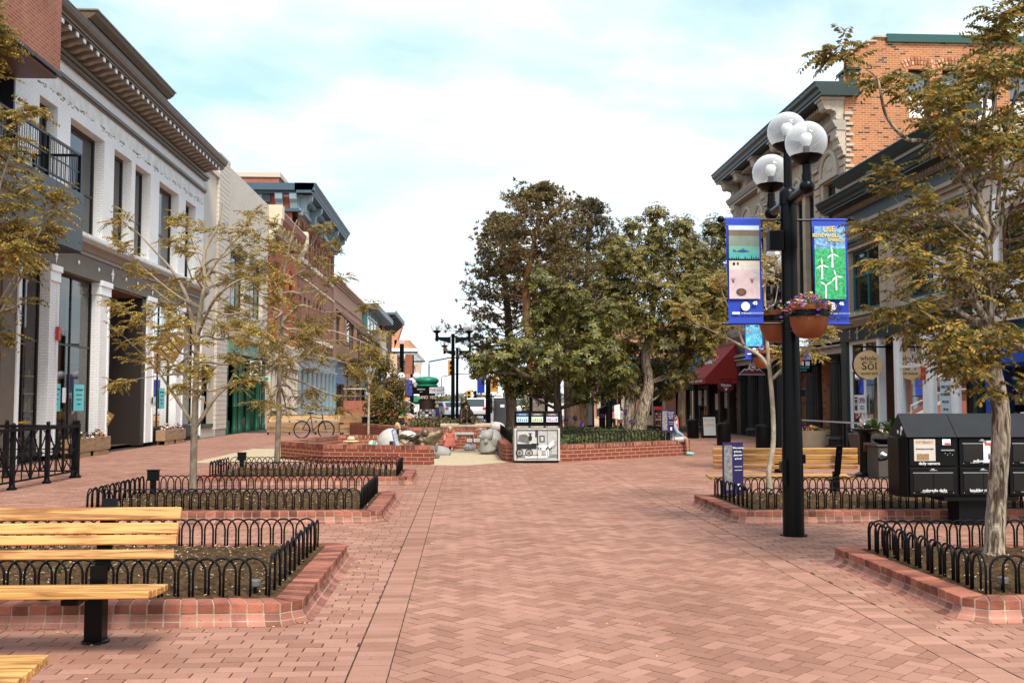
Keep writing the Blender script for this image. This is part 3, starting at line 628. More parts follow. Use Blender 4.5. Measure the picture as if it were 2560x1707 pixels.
for u0,u1,l in ((26.3,27.7,'wooden flower box below the gallery window, partly behind the railing'),(27.75,29.05,'wooden flower box with pansies beside the white pier'),(34.25,35.5,'wooden flower box under the far gallery window, nearer the entrance'),(35.55,36.75,'wooden flower box under the far gallery window, farther end')):
    t=thing('window_box',l,'flower box',(XL+.27,(u0+u1)/2,.0),group='wooden flower boxes under the gallery windows'); m=MB(); h=(u1-u0)/2; m.box(-.16,.16,-h,h,.14,.5); m.box(-.14,-.1,-h+.1,h-.1,0,.14); m.box(.1,.14,-h+.1,h-.1,0,.14); m.build('trough',PLANK,t,bevel=.01)
    blooms(t,0,0,.5,.13,h*.9,.22,40,110,.05,(0,1,2,3),int(u0*10))
# ---------------------------------------------------------------- L0 modern brick building with balcony box
B=Bld('L',13.0,24.56,'modern red brick building with dark metal balcony at the left edge')
RB=brickmat('red_brick',(.30,.085,.045),(.38,.125,.065),(.36,.25,.19),stain=.25)
m=B.mb(); m.box(13,22.95,-12,1.2,9.0,15.5); B.put(m,'upper_bay',RB)
m=B.mb(); m.box(13,22.98,-.1,1.23,8.92,9.0); m.box(22.95,23.0,-1.,1.24,12.2,12.26); B.put(m,'bay_trim',BLACK)
B.box('soffit',mat('red_timber_soffit',(.18,.065,.035),.5),13,22.9,-1.5,1.15,8.86,8.92)
PANEL=mat('blue_grey_panel',(.055,.062,.068),.45,metal=.3,var=.12,vs=2)
m=B.mb(); u=24.56
while u>14.2: m.box(u-1.585,u-.015,-.4,1.2,5.1,6.52); u-=1.6
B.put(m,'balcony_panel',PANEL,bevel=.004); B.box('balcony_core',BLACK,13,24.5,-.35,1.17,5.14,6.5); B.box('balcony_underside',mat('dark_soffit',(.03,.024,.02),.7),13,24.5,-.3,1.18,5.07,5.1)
m=B.mb(); u=24.4
while u>14:
    for v in(5.3,6.3):
        for q in(.12,1.42): m.ball((u-q+.1,1.205,v),.016,6,4)
    u-=1.6
B.put(m,'panel_bolt',BLACK)
m=B.mb(); m.box(13,24.5,1.1,1.15,7.44,7.5); m.box(13,24.5,1.1,1.15,6.62,6.66)
for u in (14.4,16.6,18.8,21.0,22.6,24.47): m.box(u-.03,u+.03,1.09,1.16,6.5,7.5)
m.box(24.44,24.5,0,1.1,7.44,7.5); m.box(24.44,24.5,0,1.1,6.62,6.66); m.box(24.44,24.5,0,.06,6.5,7.5); m.box(13,24.5,1.11,1.14,7.02,7.05)
B.put(m,'balcony_rail',BLACK)
m=B.mb(); u=13.2; rg=random.Random(9)
while u<24.4: m.tube([(u,1.125,6.64),(u+rg.uniform(-.03,.03),1.125,7.46)],.008,5); u+=.105
for k in range(11): m.tube([(24.47,.1+k*.095,6.64),(24.47,.1+k*.095,7.46)],.008,5)
B.put(m,'baluster',BLACK)
m=B.mb(); wall(m,13,22.95,6.5,8.9,(),0,-.9); B.put(m,'recess_glazing',GLASS)
m=B.mb()
for k in range(9): m.box(13.5+k*1.1,13.58+k*1.1,-.9,-.84,6.5,8.9)
for k in range(4): m.box(22.2+k*.2,22.37+k*.2,.0+k*.0,.03,6.55,8.2)
m.box(22.9,22.98,-.9,.2,6.5,8.9); B.put(m,'glazing_frame',mat('charcoal_metal',(.03,.032,.035),.4,metal=.4))
m=B.mb()
for k in range(4): m.box(22.2+k*.2,22.37+k*.2,.035,.05,6.55,8.2)
B.put(m,'perforated_screen',mat('perforated_metal',(.23,.24,.24),.5,metal=.5,var=.6,vs=120))
m=B.mb(); wall(m,22.2,23.02,0,5.1,(),0,-.02); m.quad((22.2,-.02,0),(22.2,-.6,0),(22.2,-.6,5.1),(22.2,-.02,5.1)); B.put(m,'pier',RB)
m=B.mb(); wall(m,13,22.2,0,5.1,(),0,-.6); B.put(m,'shopfront_glass',GLASS)
m=B.mb(); 
for k in range(6): m.box(13+k*1.8,13.1+k*1.8,-.6,-.5,0,5.1)
B.put(m,'shopfront_frame',BLACK); body(B,13,23.0,15.4,RB,w=-.95)
# ---------------------------------------------------------------- L2 cream brick building with green shoe shop
CBRICK=brickmat('cream_brick',(.60,.53,.44),(.52,.45,.37),(.62,.56,.48),stain=.08,bump=.3)
STUCCO=mat('cream_stucco',(.60,.53,.44),.85,var=.08,vs=1.5); GREEN=mat('dark_green_paint',(.006,.055,.026),.4,var=.15,vs=3); TEAL=mat('patina_green_metal',(.10,.26,.20),.6,var=.25,vs=3)
B=Bld('L',40.3,53.5,'cream brick building with a patina green fascia and green shoe shop front')
ops=[(45.0,48.0,5.6,8.25),(49.0,52.2,5.6,8.25)]
m=B.mb(); wall(m,44.3,53.5,4.4,11.95,ops,.3); m.quad((40.3,-.3,11.95),(53.5,-.3,11.95),(53.5,0,11.95),(40.3,0,11.95)); B.put(m,'wall',CBRICK)
m=B.mb(); wall(m,40.3,42.4,3.0,11.9,(),0,-.02); m.box(40.3,42.4,-.3,.10,10.95,11.15); B.put(m,'plaster_wall',STUCCO)
m=B.mb(); v=.3
while v<12: m.box(42.4,44.3,-.02,.10,v,v+.185); v+=.2
B.put(m,'quoin_pilaster',CBRICK,bevel=.006); B.box('quoin_core',mat('recessed_joint',(.36,.31,.25),.9),42.41,44.29,-.3,.075,0,12.0)  # core showing between the quoin courses, a darker cream than the brick
for a,c,v0,v1 in ops:
    window(B,a,c,v0,v1,GREEN,w=-.2,fw=.12,cols=3); B.box('window_head',TEAL,a-.1,c+.1,-.1,.04,v1,v1+.3)
m=B.mb(); m.box(44.2,52.6,-.2,.18,3.62,4.22); B.put(m,'fascia',TEAL); m=B.mb(); m.box(44.15,52.65,-.2,.22,4.22,4.28)
for k in range(5): m.ball((45.2+k*1.5,.19,3.95),.05,6,4)
B.put(m,'fascia_trim',mat('dark_patina',(.05,.11,.09),.6))
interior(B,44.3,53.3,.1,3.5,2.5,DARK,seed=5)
m=B.mb()
for u in (44.4,46.1,47.1,48.8,51.0,52.6):
    m.cut(); m.lathe([(.13,0),(.13,.25),(.1,.3),(.1,1.2),(.12,1.25),(.1,1.3),(.095,2.6),(.12,2.66),(.1,2.7),(.1,3.5)],(u,.02,0),10)
B.put(m,'column',GREEN,smooth=True)
for a,c in ((44.5,46.0),(47.2,48.7),(49,50.9)): window(B,a,c,.6,3.5,GREEN,CGLASS,-.25,.09,2,(2.75,),name='shop_window'); 
m=B.mb(); m.box(44.4,46.0,-.3,-.15,0,.6); m.box(47.2,50.9,-.3,-.15,0,.6); m.box(44.3,53,-.35,-.1,3.5,3.62); m.box(51.1,52.5,-.3,-.1,0,3.5); B.put(m,'bulkhead',GREEN)
B.box('end_pilaster',STUCCO,52.75,53.5,-.3,.03,.0,4.4); B.box('jamb_pilaster',STUCCO,44.0,44.3,-.3,.05,0,4.4)
B.box('window_recess',DARK,40.6,42.0,-.35,-.3,.5,2.95); m=B.mb(); m.box(40.4,42.2,-.3,.0,2.95,3.6); m.box(40.3,42.4,-.3,-.02,0,.4); B.put(m,'window_surround',STUCCO); B.box('sill',GREEN,40.5,42.2,-.3,.05,.4,.55)
m=B.mb(); m.prism([(40.9,-.2),(41.5,-.2),(41.5,-.17),(40.9,-.17)],.9,1.7); m.box(40.75,40.95,-.2,-.17,1.45,1.68); m.box(41.45,41.65,-.2,-.17,1.45,1.68); B.put(m,'display_shirt',mat('pale_shirt',(.5,.48,.42),.9))
body(B,40.3,53.5,11.9,CBRICK,w=-.36,gv=3.6,gd=2.6)
m=B.mb(); m.cyl((46,-1.5,12.15),(46,-.6,12.15),.07); m.cyl((46,-1.4,11.9),(46,-1.4,12.15),.03); B.put(m,'roof_pipe',mat('grey_pipe',(.4,.42,.42),.5))
t=thing('walking_shoe_sign','green blade sign with a white walking figure and the word Shoes','shop sign',(-9.82,47.6,2.95))
m=MB(); m.box(-.34,.30,-.03,.03,-.28,.48); m.build('board',GREEN,t,bevel=.05)
m=MB()
for a in (((-.29,-.23),(.25,-.19)),((-.29,.39),(.25,.43))): m.box(a[0][0],a[1][0],-.04,-.032,a[0][1],a[1][1])
m.box(-.29,-.255,-.04,-.032,-.19,.39); m.box(.215,.25,-.04,-.032,-.19,.39); m.build('border',WHITE,t)
m=MB(); m.ball((.0,-.035,.31),.05,8,6,(1,.15,1))
for p in ([(.0,.25),(-.03,.08)],[(-.03,.08),(-.2,-.15)],[(-.03,.08),(.08,-.02),(.15,-.15)],[(.0,.22),(.12,.12)],[(.0,.22),(-.12,.14)]): m.tube([(x,-.036,z) for x,z in p],.03,6)
m.build('walking_figure',WHITE,t)
m=MB(); m.box(-.38,.62,-.03,.03,-.52,-.32); m.build('name_strip',WHITE,t); m=MB(); m.box(-.35,.59,-.034,-.028,-.5,-.34); m.build('strip_face',mat('bright_green',(.03,.22,.08),.5),t)
text('Shoes',.17,(.12,-.04,-.42),(1,0,0),(0,0,1),WHITE,t,sx=1.2,bold=.004); m=MB(); m.box(-.6,.3,-.015,.015,.5,.54); m.build('bracket',BLACK,t)
# ---------------------------------------------------------------- L3 terracotta narrow building
OBR=brickmat('orange_red_brick',(.36,.085,.035),(.44,.12,.05),(.36,.13,.07),stain=.15,bump=.3); CRM=mat('cream_trim',(.62,.52,.36),.6,var=.12,vs=4); TERR=mat('terracotta_trim',(.25,.065,.03),.6,var=.15)
B=Bld('L',53.5,62.7,'narrow orange brick building with a cream and terracotta bracket cornice')
ops=[(54.6,55.9,5.2,8.6),(57.0,58.3,5.2,8.6),(59.3,60.6,5.2,8.6)]
m=B.mb(); wall(m,53.5,62.7,4.6,10.9,ops,.3); B.put(m,'wall',OBR); body(B,53.5,62.7,11.2,OBR,gv=3.6,gd=1.3)
for a,c,v0,v1 in ops: window(B,a,c,v0,v1,mat('grey_sash',(.12,.13,.13),.5),w=-.2,fw=.08,rows=(6.9,)); 
m=B.mb()
for a,c,v0,v1 in ops:
    m.cut(); q=(a+c)/2; r=(c-a)/2
    for s in(-1,1):
        pts=[(q+s*r,v1)]+[(q+s*r*math.cos(PI/2*k/6),v1-r+r*math.sin(PI/2*k/6)) for k in range(7)]
        m.extr(pts,lambda p,q2,t:(p,t,q2),-.2,-.004)
    m.tube([(q-(r+.12)*math.cos(PI*k/10),.02,v1-r+(r+.12)*math.sin(PI*k/10)) for k in range(11)],.1,6)
    m.tube([(q-(r+.5)*math.cos(PI*k/10),.02,v1-r+.3+(r+.42)*math.sin(PI*k/10)) for k in range(11)],.06,6)
B.put(m,'arch_hood',OBR)
moulds(B,53.7,62.6,[R4(0,.2,10.5,10.6),[(0,11.2),(.45,11.2),(.6,11.4),(.66,11.7),(-.3,11.7)]],TERR,'cornice'); moulds(B,53.7,62.6,[R4(0,.12,10.1,10.22),R4(0,.68,11.7,11.74),R4(0,.28,10.6,10.66)],CRM,'cornice_band')
m=B.mb()
for u in (53.52,62.1): m.cut(); m.box(u,u+.62,-.2,.72,11.25,12.0); m.extr([(0,10.0),(.2,10.0),(.3,10.4),(.62,10.9),(.66,11.25),(0,11.25)],lambda p,q,t:(t,p,q),u,u+.6)
B.put(m,'end_block',CRM,bevel=.02)
m=B.mb()
for k in range(6): m.cut(); m.extr([(0,10.66),(.12,10.66),(.25,10.9),(.4,11.0),(.42,11.2),(0,11.2)],lambda p,q,t:(t,p,q),54.5+k*1.32,54.9+k*1.32)
B.put(m,'bracket',CRM)
BEI=mat('beige_painted_wood',(.50,.43,.34),.6,var=.1,vs=3); m=B.mb()
for k in range(9): m.lathe([(.16,0),(.16,.4),(.12,.45),(.12,3.2),(.17,3.3)],(53.9+k*1.07,.05,0),8); m.box(53.74+k*1.07,54.06+k*1.07,-.2,.05,0,3.4)
m.box(53.5,62.7,-.2,.2,3.4,3.7); m.box(53.5,62.7,-.3,.1,3.7,4.6); B.put(m,'shopfront',BEI); interior(B,53.5,62.7,0,3.4,1.2,mat('pale_interior',(.32,.27,.2),.8,var=.4,vs=2),False)
B.box('parapet_sill',CRM,53.6,62.6,-.1,.14,4.6,4.75)
# ---------------------------------------------------------------- L4 brown brick with blue cornice
BRB=brickmat('brown_brick',(.20,.075,.048),(.25,.10,.065),(.30,.19,.14),stain=.12,bump=.3); RDB=brickmat('side_red_brick',(.29,.07,.04),(.36,.10,.06),(.40,.24,.17),stain=.15,bump=.3)
BLU=mat('slate_blue_paint',(.045,.085,.12),.5,var=.12,vs=3); BLUL=mat('pale_blue_paint',(.22,.32,.36),.5,var=.12,vs=4)
B=Bld('L',62.7,80.5,'three storey brown brick building with a slate blue bracketed cornice')
us=[64.2,66.0,67.8,70.0,71.5,73.0,75.2,77.0,78.8]; ops=[(u-.42,u+.42,10.75,12.95) for u in us]+[(u-.42,u+.42,5.9,8.3) for u in us]
m=B.mb(); wall(m,62.7,80.5,4.8,13.6,ops,.35); B.put(m,'wall',BRB)
for a,c,v0,v1 in ops: window(B,a,c,v0,v1,BLUL,w=-.22,fw=.07,rows=((v0+v1)/2,))
m=B.mb()
for a,c,v0,v1 in ops[:9]:
    m.cut(); q=(a+c)/2; r=(c-a)/2
    for s in(-1,1): m.extr([(q+s*r,v1)]+[(q+s*r*math.cos(PI/2*k/6),v1-r+r*math.sin(PI/2*k/6)) for k in range(7)],lambda p,q2,t:(p,t,q2),-.3,-.004)
    m.tube([(q-(r+.1)*math.cos(PI*k/10),.03,v1-r+.02+(r+.1)*math.sin(PI*k/10)) for k in range(11)],.07,6)
for u in (63.2,68.9,74.1,79.6):
    m.cut(); v=5.0
    while v<13.4: m.box(u-.2,u+.2,0,.05,v,v+.3); v+=.42
B.put(m,'brick_relief',BRB)
m=B.mb()
for a,c,v0,v1 in ops: m.cut(); m.box(a-.12,c+.12,-.2,.1,v0-.28,v0)
m.box(62.7,80.5,0,.06,9.4,9.5); B.put(m,'window_sill',mat('pale_stone',(.55,.48,.40),.8,var=.1))
m=B.mb(); m.box(62.7,80.49,-9,-.36,-.05,14.3); m.box(62.7,80.4,-9,-1.2,14.3,15.55); B.put(m,'side_wall',RDB); B.box('parapet_coping',mat('stone_coping',(.52,.44,.35),.8),62.6,80.4,-9,-1.1,15.55,15.85)
moulds(B,62.0,80.9,[R4(0,.95,14.45,14.62),[(-.1,14.62),(.98,14.62),(1.05,14.8),(1.2,15.0),(1.22,15.08),(-.1,15.08)]],BLU,'cornice'); moulds(B,62.6,80.6,[R4(-.05,.22,13.45,13.6),R4(-.1,.3,14.3,14.45),R4(0,.1,13.6,14.3)],BLUL,'cornice_frieze')
m=B.mb(); m.box(62.0,62.66,-4.6,1.1,14.62,15.06); m.box(62.25,62.66,-4.4,.9,14.45,14.62); m.box(62.5,62.69,-4.2,-1.7,13.95,14.45); m.box(62.4,62.69,-1.6,.1,13.35,13.55); B.put(m,'cornice_return',BLU)
m=B.mb()
for w in (-1.35,-.45): m.extr([(62.69,13.55),(62.5,13.55),(62.4,13.9),(62.2,14.1),(62.15,14.45),(62.69,14.45)],lambda p,q,t:(p,t,q),w,w+.45)
for w in (-3.4,-2.4): m.box(62.45,62.69,w,w+.2,14.0,14.44)
for u in (62.8,67.0,71.4,75.8,80.0): m.cut(); m.extr([(0,13.2),(.25,13.2),(.45,13.6),(.5,13.9),(.85,14.1),(.9,14.45),(0,14.45)],lambda p,q,t:(t,p,q),u,u+.42); m.ball((u+.21,.6,14.2),.25,8,6); m.ball((u+.21,.32,13.5),.2,8,6)
u=63.4
while u<80: m.box(u,u+.14,.3,.55,14.2,14.44); u+=.32
B.put(m,'bracket',BLUL)
GREYC=mat('grey_stone_cornice',(.30,.32,.32),.6,var=.15); moulds(B,62.7,80.5,[[(0,4.2),(.2,4.2),(.35,4.5),(.55,4.7),(.55,4.8),(0,4.8)],R4(0,.15,3.7,4.2)],GREYC,'shop_cornice')
m=B.mb()
for k in range(9): m.cut(); m.lathe([(.28,0),(.28,.3),(.22,.35),(.2,3.4),(.28,3.5),(.3,3.7)],(63.2+k*2.1,.08,0),12)
B.put(m,'column',BLUL,smooth=True); m=B.mb(); wall(m,62.7,80.5,0,3.7,(),0,-.6); B.put(m,'shopfront',GLASS)
# ---------------------------------------------------------------- L5 tan brick with steel awning
TNB=brickmat('tan_brown_brick',(.30,.16,.10),(.35,.19,.12),(.34,.22,.16),stain=.1,bump=.2); RUST=mat('rusty_steel',(.07,.035,.022),.7,var=.4,vs=3)
B=Bld('L',80.5,102.6,'tan brick two storey building with a sloping steel balcony screen')
ops=[(82,86,6.2,9),(87.2,88.6,6.2,9),(89.5,97,6.2,9),(98,101.5,6.2,9)]
m=B.mb(); wall(m,80.5,102.6,0,11.2,ops+[(82,88,.3,4.4),(90,96,.3,4.4),(97.5,101.5,.3,4.4)],.5); B.put(m,'wall',TNB); body(B,80.5,102.6,11.1,TNB,w=-.55)
moulds(B,80.5,102.6,[R4(-.3,.1,10.9,11.1),R4(-.3,.2,11.1,11.3),R4(-.3,.3,11.3,11.5),R4(0,.08,9.6,9.7)],TNB,'parapet')
for a,c,v0,v1 in ops: window(B,a,c,v0,v1,FRAMED,w=-.3,fw=.1,cols=3)
m=B.mb()
for u in range(82,101,2): m.tube([(u,.02,9.0),(u,1.9,7.2),(u,1.9,4.9)],.09,4); m.tube([(u,.0,4.9),(u,1.9,4.9)],.08,4); m.tube([(u+.9,1.9,5.0),(u+.9,1.9,7.2)],.05,4)
m.box(81.8,101.2,1.8,2.0,7.1,7.3); m.box(81.8,101.2,0,2.0,4.8,4.95); B.put(m,'balcony_frame',RUST)
m=B.mb()
for u in range(82,100,2): m.box(u+.15,u+.75,1.86,1.9,5.1,7.1)
B.put(m,'balcony_glass',mat('pale_screen',(.5,.5,.48),.4))
for (u0,u1,c) in ((82.1,87.9,(.03,.07,.2)),(90.2,95.8,(.10,.07,.055))): B.box('sign_board',mat('shop_board',c,.5),u0,u1,-.3,.05,2.9,4.6)
m=B.mb(); m.box(88.6,89,0,.3,3.6,4.8); m.box(96.2,96.5,0,.25,3.5,4.5); m.box(89.3,89.6,0,.3,3.7,4.8); B.put(m,'wall_lamp',RUST)
for a,c in ((82,88),(90,96),(97.5,101.5)): window(B,a,c,.3,2.9,FRAMED,w=-.3,fw=.1,cols=4,name='shop_window')
# ---------------------------------------------------------------- L6 modern teal glass corner
B=Bld('L',102.6,126,'modern pale block with teal glass corner and flat grey roof'); PST=mat('pale_sandstone',(.47,.38,.27),.8,var=.08); TG=glassmat('teal_glass',(.05,.13,.13),.08,.7)
m=B.mb(); m.box(102.7,126,-14,-.1,0,10.6); B.put(m,'wall',PST)
m=B.mb(); m.box(102.6,125,-3,1.6,10.9,11.5); B.put(m,'roof',mat('blue_grey_metal',(.10,.13,.16),.5,metal=.3)); B.box('pier',PST,114,123,-1,.9,0,9.6)
m=B.mb(); m.box(103,114,-3,.5,7.5,10.9); B.put(m,'glass_corner',TG); m=B.mb()
for u in (103,106,110,113.8): m.box(u,u+.25,.5,.56,4,10.9)
for v in (4.2,5.6,7.4,10.2): m.box(103,114,.5,.58,v,v+.12)
m.box(102.8,116,-.2,1.6,7.3,7.45); B.put(m,'glazing_bar',mat('pale_aluminium',(.42,.44,.44),.4,metal=.5))
B.box('lower_glass',TG,103,114,-.1,.45,4.0,7.3); B.box('balcony_front',mat('teal_panel',(.07,.16,.2),.5),103,116,-.1,1.5,2.8,4.0)
m=B.mb(); m.box(103,114,-.1,.3,0,2.8); B.put(m,'shopfront',GLASS)
# ---------------------------------------------------------------- L7 brown brick with bracketed eave
B=Bld('L',128,145,'brown brick block with deep dark bracketed eaves, far down the left side')
ops=[(129.5+k*3,131+k*3,v,v+3.2) for k in range(5) for v in (4.6,8.3)]
m=B.mb(); wall(m,128,145,0,12.3,ops,.4); B.put(m,'wall',BRB); body(B,128,145,12.2,BRB,w=-.45)
for o in ops: window(B,*o,FRAMED,w=-.25,fw=.12)
m=B.mb(); m.box(127.5,145.5,-2,1.7,12.5,12.8); m.box(127.5,145.5,1.7,1.8,12.4,13.0); B.put(m,'roof',mat('grey_eave',(.09,.11,.12),.5))
m=B.mb()
for k in range(7): m.cut(); m.extr([(0,11.0),(.2,11.0),(1.5,12.2),(1.5,12.5),(0,12.5)],lambda p,q,t:(t,p,q),128.2+k*2.7,128.8+k*2.7)
B.put(m,'bracket',FRAMED)
# ---------------------------------------------------------------- L8, L9 far
B=Bld('L',146,180,'low brown brick shop row beyond the bracketed eaves'); m=B.mb(); wall(m,146,180,0,8.6,[(148+k*5,151+k*5,4.5,6.8) for k in range(6)],.4); B.put(m,'wall',BRB); body(B,146,180,8.5,BRB,w=-.45); moulds(B,146,180,[R4(-.3,.4,8.3,8.7),R4(0,.15,7.4,7.6)],TNB,'parapet')
for k in range(6): window(B,148+k*5,151+k*5,4.5,6.8,FRAMED,w=-.3,fw=.15)
B=Bld('L',196,240,'distant red brick building with a white corner cornice and gable'); m=B.mb(); m.box(196,240,-22,0,0,11.6); B.put(m,'wall',brickmat('far_red_brick',(.34,.11,.08),(.42,.16,.11),(.45,.3,.25),bump=0)); 
m=B.mb(); m.box(195.2,240,-4,.5,10.2,11.0); m.box(194.8,240,-4.5,1.2,11.0,11.7); m.box(195.5,240,-4,.3,8.8,10.2); B.put(m,'cornice',WHITE)
m=B.mb(); m.box(196,240,-3.2,-.2,11.7,13.4); m.add([(196,-9,11.6),(196,-3.2,11.6),(196,-1.6,16.6),(196,-2.2,16.6),(200,-9,11.6),(200,-3.2,11.6),(200,-1.6,16.6),(200,-2.2,16.6)],[(0,1,2,3),(7,6,5,4),(1,5,6,2),(0,3,7,4),(2,6,7,3),(0,4,5,1)]); B.put(m,'gable',mat('weathered_orange_brick',(.44,.2,.1),.8,var=.3,vs=.5))
m=B.mb()
for k in range(8): m.box(198+k*5,200+k*5,0,.1,2.5,8)
B.put(m,'window',GLASS)
# ---------------------------------------------------------------- R4 white brick shop with blue front
BUFF=brickmat('buff_brick',(.45,.35,.25),(.38,.29,.20),(.42,.35,.27),bw=.2,rh=.07,stain=.12,bump=.3)
PALEB=brickmat('pale_painted_brick',(.60,.54,.46),(.55,.49,.42),(.48,.42,.36),stain=.06,bump=.3)
DGRN=mat('dark_green_black_trim',(.016,.030,.028),.4,var=.2,vs=3); TEALF=mat('teal_window_frame',(.010,.105,.11),.45); OXB=mat('oxblood_frame',(.10,.028,.017),.5); GREYT=mat('grey_stone_trim',(.33,.29,.24),.7,var=.12,vs=3); ROUGH=mat('rough_sandstone',(.46,.38,.28),.9,var=.25,vs=5,bump=.8,bs=12)
ZB=mat('cobalt_blue_paint',(.012,.075,.36),.4)
B=Bld('R',14.0,23.6,'pale brick shop with oxblood sash windows and a cobalt blue front at the right edge')
ops=[(21.2,22.55,4.22,5.85),(18.4,19.9,4.22,5.85)]
m=B.mb(); wall(m,14,23.6,3.55,7.1,ops,.25); B.put(m,'wall',PALEB); body(B,14,23.6,7.2,PALEB,gv=3.5,gd=2.2)
for o in ops: window(B,*o,OXB,w=-.08,fw=.12,rows=(5.1,)); m=B.mb(); a,c,v0,v1=o; m.box(a-.22,a,0,.04,v0-.05,v1+.2); m.box(c,c+.22,0,.04,v0-.05,v1+.2); m.box(a-.22,c+.22,0,.05,v1+.2,v1+.4); m.box(a-.3,c+.3,0,.09,v0-.28,v0-.05); B.put(m,'window_surround',WHITE)
m=B.mb(); m.box(23.25,23.6,0,.06,3.5,7.0); m.box(14,23.25,0,.07,3.9,4.0); B.put(m,'pilaster_strip',WHITE); moulds(B,14,23.6,[R4(0,.12,3.3,3.9)],STUCCO,'sign_band'); moulds(B,14,23.6,[R4(-.3,.2,6.75,6.85),R4(-.3,.12,7.0,7.1),R4(-.3,.3,7.1,7.3)],WHITE,'parapet')
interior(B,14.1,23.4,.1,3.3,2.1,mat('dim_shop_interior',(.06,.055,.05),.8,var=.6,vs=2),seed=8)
m=B.mb(); m.box(23.0,23.3,-.3,.02,0,3.3); m.box(14,23,-.28,.03,2.35,2.72); m.box(20.2,20.4,-.3,.02,0,2.35); m.box(14,21.5,-.3,-.02,0,.6); B.put(m,'shopfront',ZB)
window(B,20.4,23.0,2.72,3.3,ZB,glassmat('teal_fanlight',(.02,.12,.12),.05),-.12,.05,2,name='fanlight'); window(B,21.7,23.0,.4,2.35,ZB,CGLASS,-.2,.08,1,name='shop_window'); window(B,20.4,21.7,.05,2.35,BLACKM,CGLASS,-.35,.1,1,name='shop_door'); window(B,14.2,20.2,.6,2.35,ZB,CGLASS,-.2,.08,3,name='shop_window')
B.text('1416',.2,21.3,2.54,.034,WHITE)
p=B.box('lit_sign',BLACK,20.5,21.6,-.3,-.26,1.75,2.3); B.text('Minnetonka',.15,21.05,2.12,-.255,mat('red_lettering',(.5,.06,.03),.5),p); B.text('Moccasins',.15,21.05,1.92,-.255,WHITE,p)
p=B.box('window_notice',WHITE,20.9,21.25,-.3,-.29,.95,1.35); B.text('NO',.13,21.16,1.22,-.285,RED,p); 
B.box('notice',WHITE,22.0,22.2,-.19,-.18,1.0,1.25); m=B.mb(); m.cyl((20.2,-.0,1.2),(20.2,.06,1.2),.1)
BRS=mat('brown_sign_board',(.055,.022,.013),.45); t=thing('hanging_sign','brown scalloped jewellery sign with white lettering above the blue shop front','shop sign',tuple(D(2283,817,22.3)))
def outline(pts,m,y0,y1): m.extr(pts,lambda p,q,t:(p,t,q),y0,y1)
m=MB(); pts=[(-.42,-.2),(.42,-.2)]+[(.42+.18*math.cos(a),-.02+.18*math.sin(a)) for a in [(-PI/2+PI*k/8) for k in range(1,8)]]+[(.2,.17)]+[(.2*math.cos(PI*k/8),.2+.18*math.sin(PI*k/8)) for k in range(9)]+[(-.2,.17)]+[(-.42+.18*math.cos(a),-.02+.18*math.sin(a)) for a in [(PI/2+PI*k/8) for k in range(1,8)]]
outline(pts,m,-.03,.03); m.build('board',BRS,t); m=MB(); m.tube([(x*1.0,-.032,z) for x,z in pts]+[(pts[0][0],-.032,pts[0][1])],.012,5); m.build('border',mat('orange_rim',(.36,.10,.03),.5),t)
text('el loro',.24,(0,-.036,.04),(1,0,0),(0,0,1),WHITE,t,bold=.004); text('JEWELRY & CLOG CO.',.088,(0,-.036,-.12),(1,0,0),(0,0,1),WHITE,t)
B.root.location=(12.25,13.55,0)
# ---------------------------------------------------------------- R3 buff brick, green cornice, white shop front
B=Bld('R',23.6,32.0,'two storey buff brick building with a dark green dentil cornice and a white shop front')
ops=[(25.0,27.3,4.25,6.15),(29.05,31.35,4.25,6.2)]
m=B.mb(); wall(m,23.6,32.0,4.0,6.75,ops,.28); wall(m,23.6,32,7.85,8.4,(),0,-.02); B.put(m,'wall',BUFF); body(B,23.6,32,8.3,BUFF,gv=3.5,gd=3.4)
m=B.mb()
for u in (23.95,27.75,28.75,31.75):
    m.cut(); v=4.1
    while v<6.6: m.box(u-.22,u+.22,0,.04,v,v+.22); v+=.3
B.put(m,'quoin',BUFF)
for a,c,v0,v1 in ops:
    window(B,a,c,v0,v1,TEALF,w=-.14,fw=.12,cols=2,rows=(v0+1.15,)); B.box('window_sill',ROUGH,a-.15,c+.15,-.2,.12,v0-.22,v0); B.box('lintel',ROUGH,a-.25,c+.25,-.02,.06,v1,v1+.34)
B.box('window_blind',mat('white_blind',(.7,.7,.68),.8),25.2,26.0,-.2,-.155,4.5,5.3)
moulds(B,23.6,32.02,[R4(0,.10,6.75,6.85),R4(0,.2,6.85,6.95)],GREYT,'architrave'); moulds(B,23.6,32.02,[R4(0,.06,6.95,7.38),R4(0,.16,6.42,6.52),R4(0,.12,6.3,6.42)],DGRN,'frieze_board')
moulds(B,23.55,32.15,[R4(0,.55,7.52,7.58),[(0,7.58),(.6,7.58),(.62,7.66),(.7,7.72),(.74,7.84),(0,7.84)],R4(0,.78,7.84,7.87)],DGRN,'cornice'); moulds(B,23.6,32.1,[[(-.3,8.4),(.05,8.4),(.12,8.5),(.2,8.66),(-.3,8.66)],R4(-.3,.22,8.66,8.69)],DGRN,'parapet_cap'); moulds(B,23.6,32,[R4(0,.1,7.38,7.40)],GREYT,'dentil_band')
m=B.mb(); u=23.65
while u<32: m.cut(); m.box(u,u+.085,.06,.2,7.40,7.52); u+=.17
B.put(m,'dentil',GREYT)
m=B.mb(); m.box(23.6,23.75,-.3,.03,0,7.3); m.cut(); m.box(31.6,32,-.3,.04,0,3.4); B.put(m,'end_pier',DGRN)
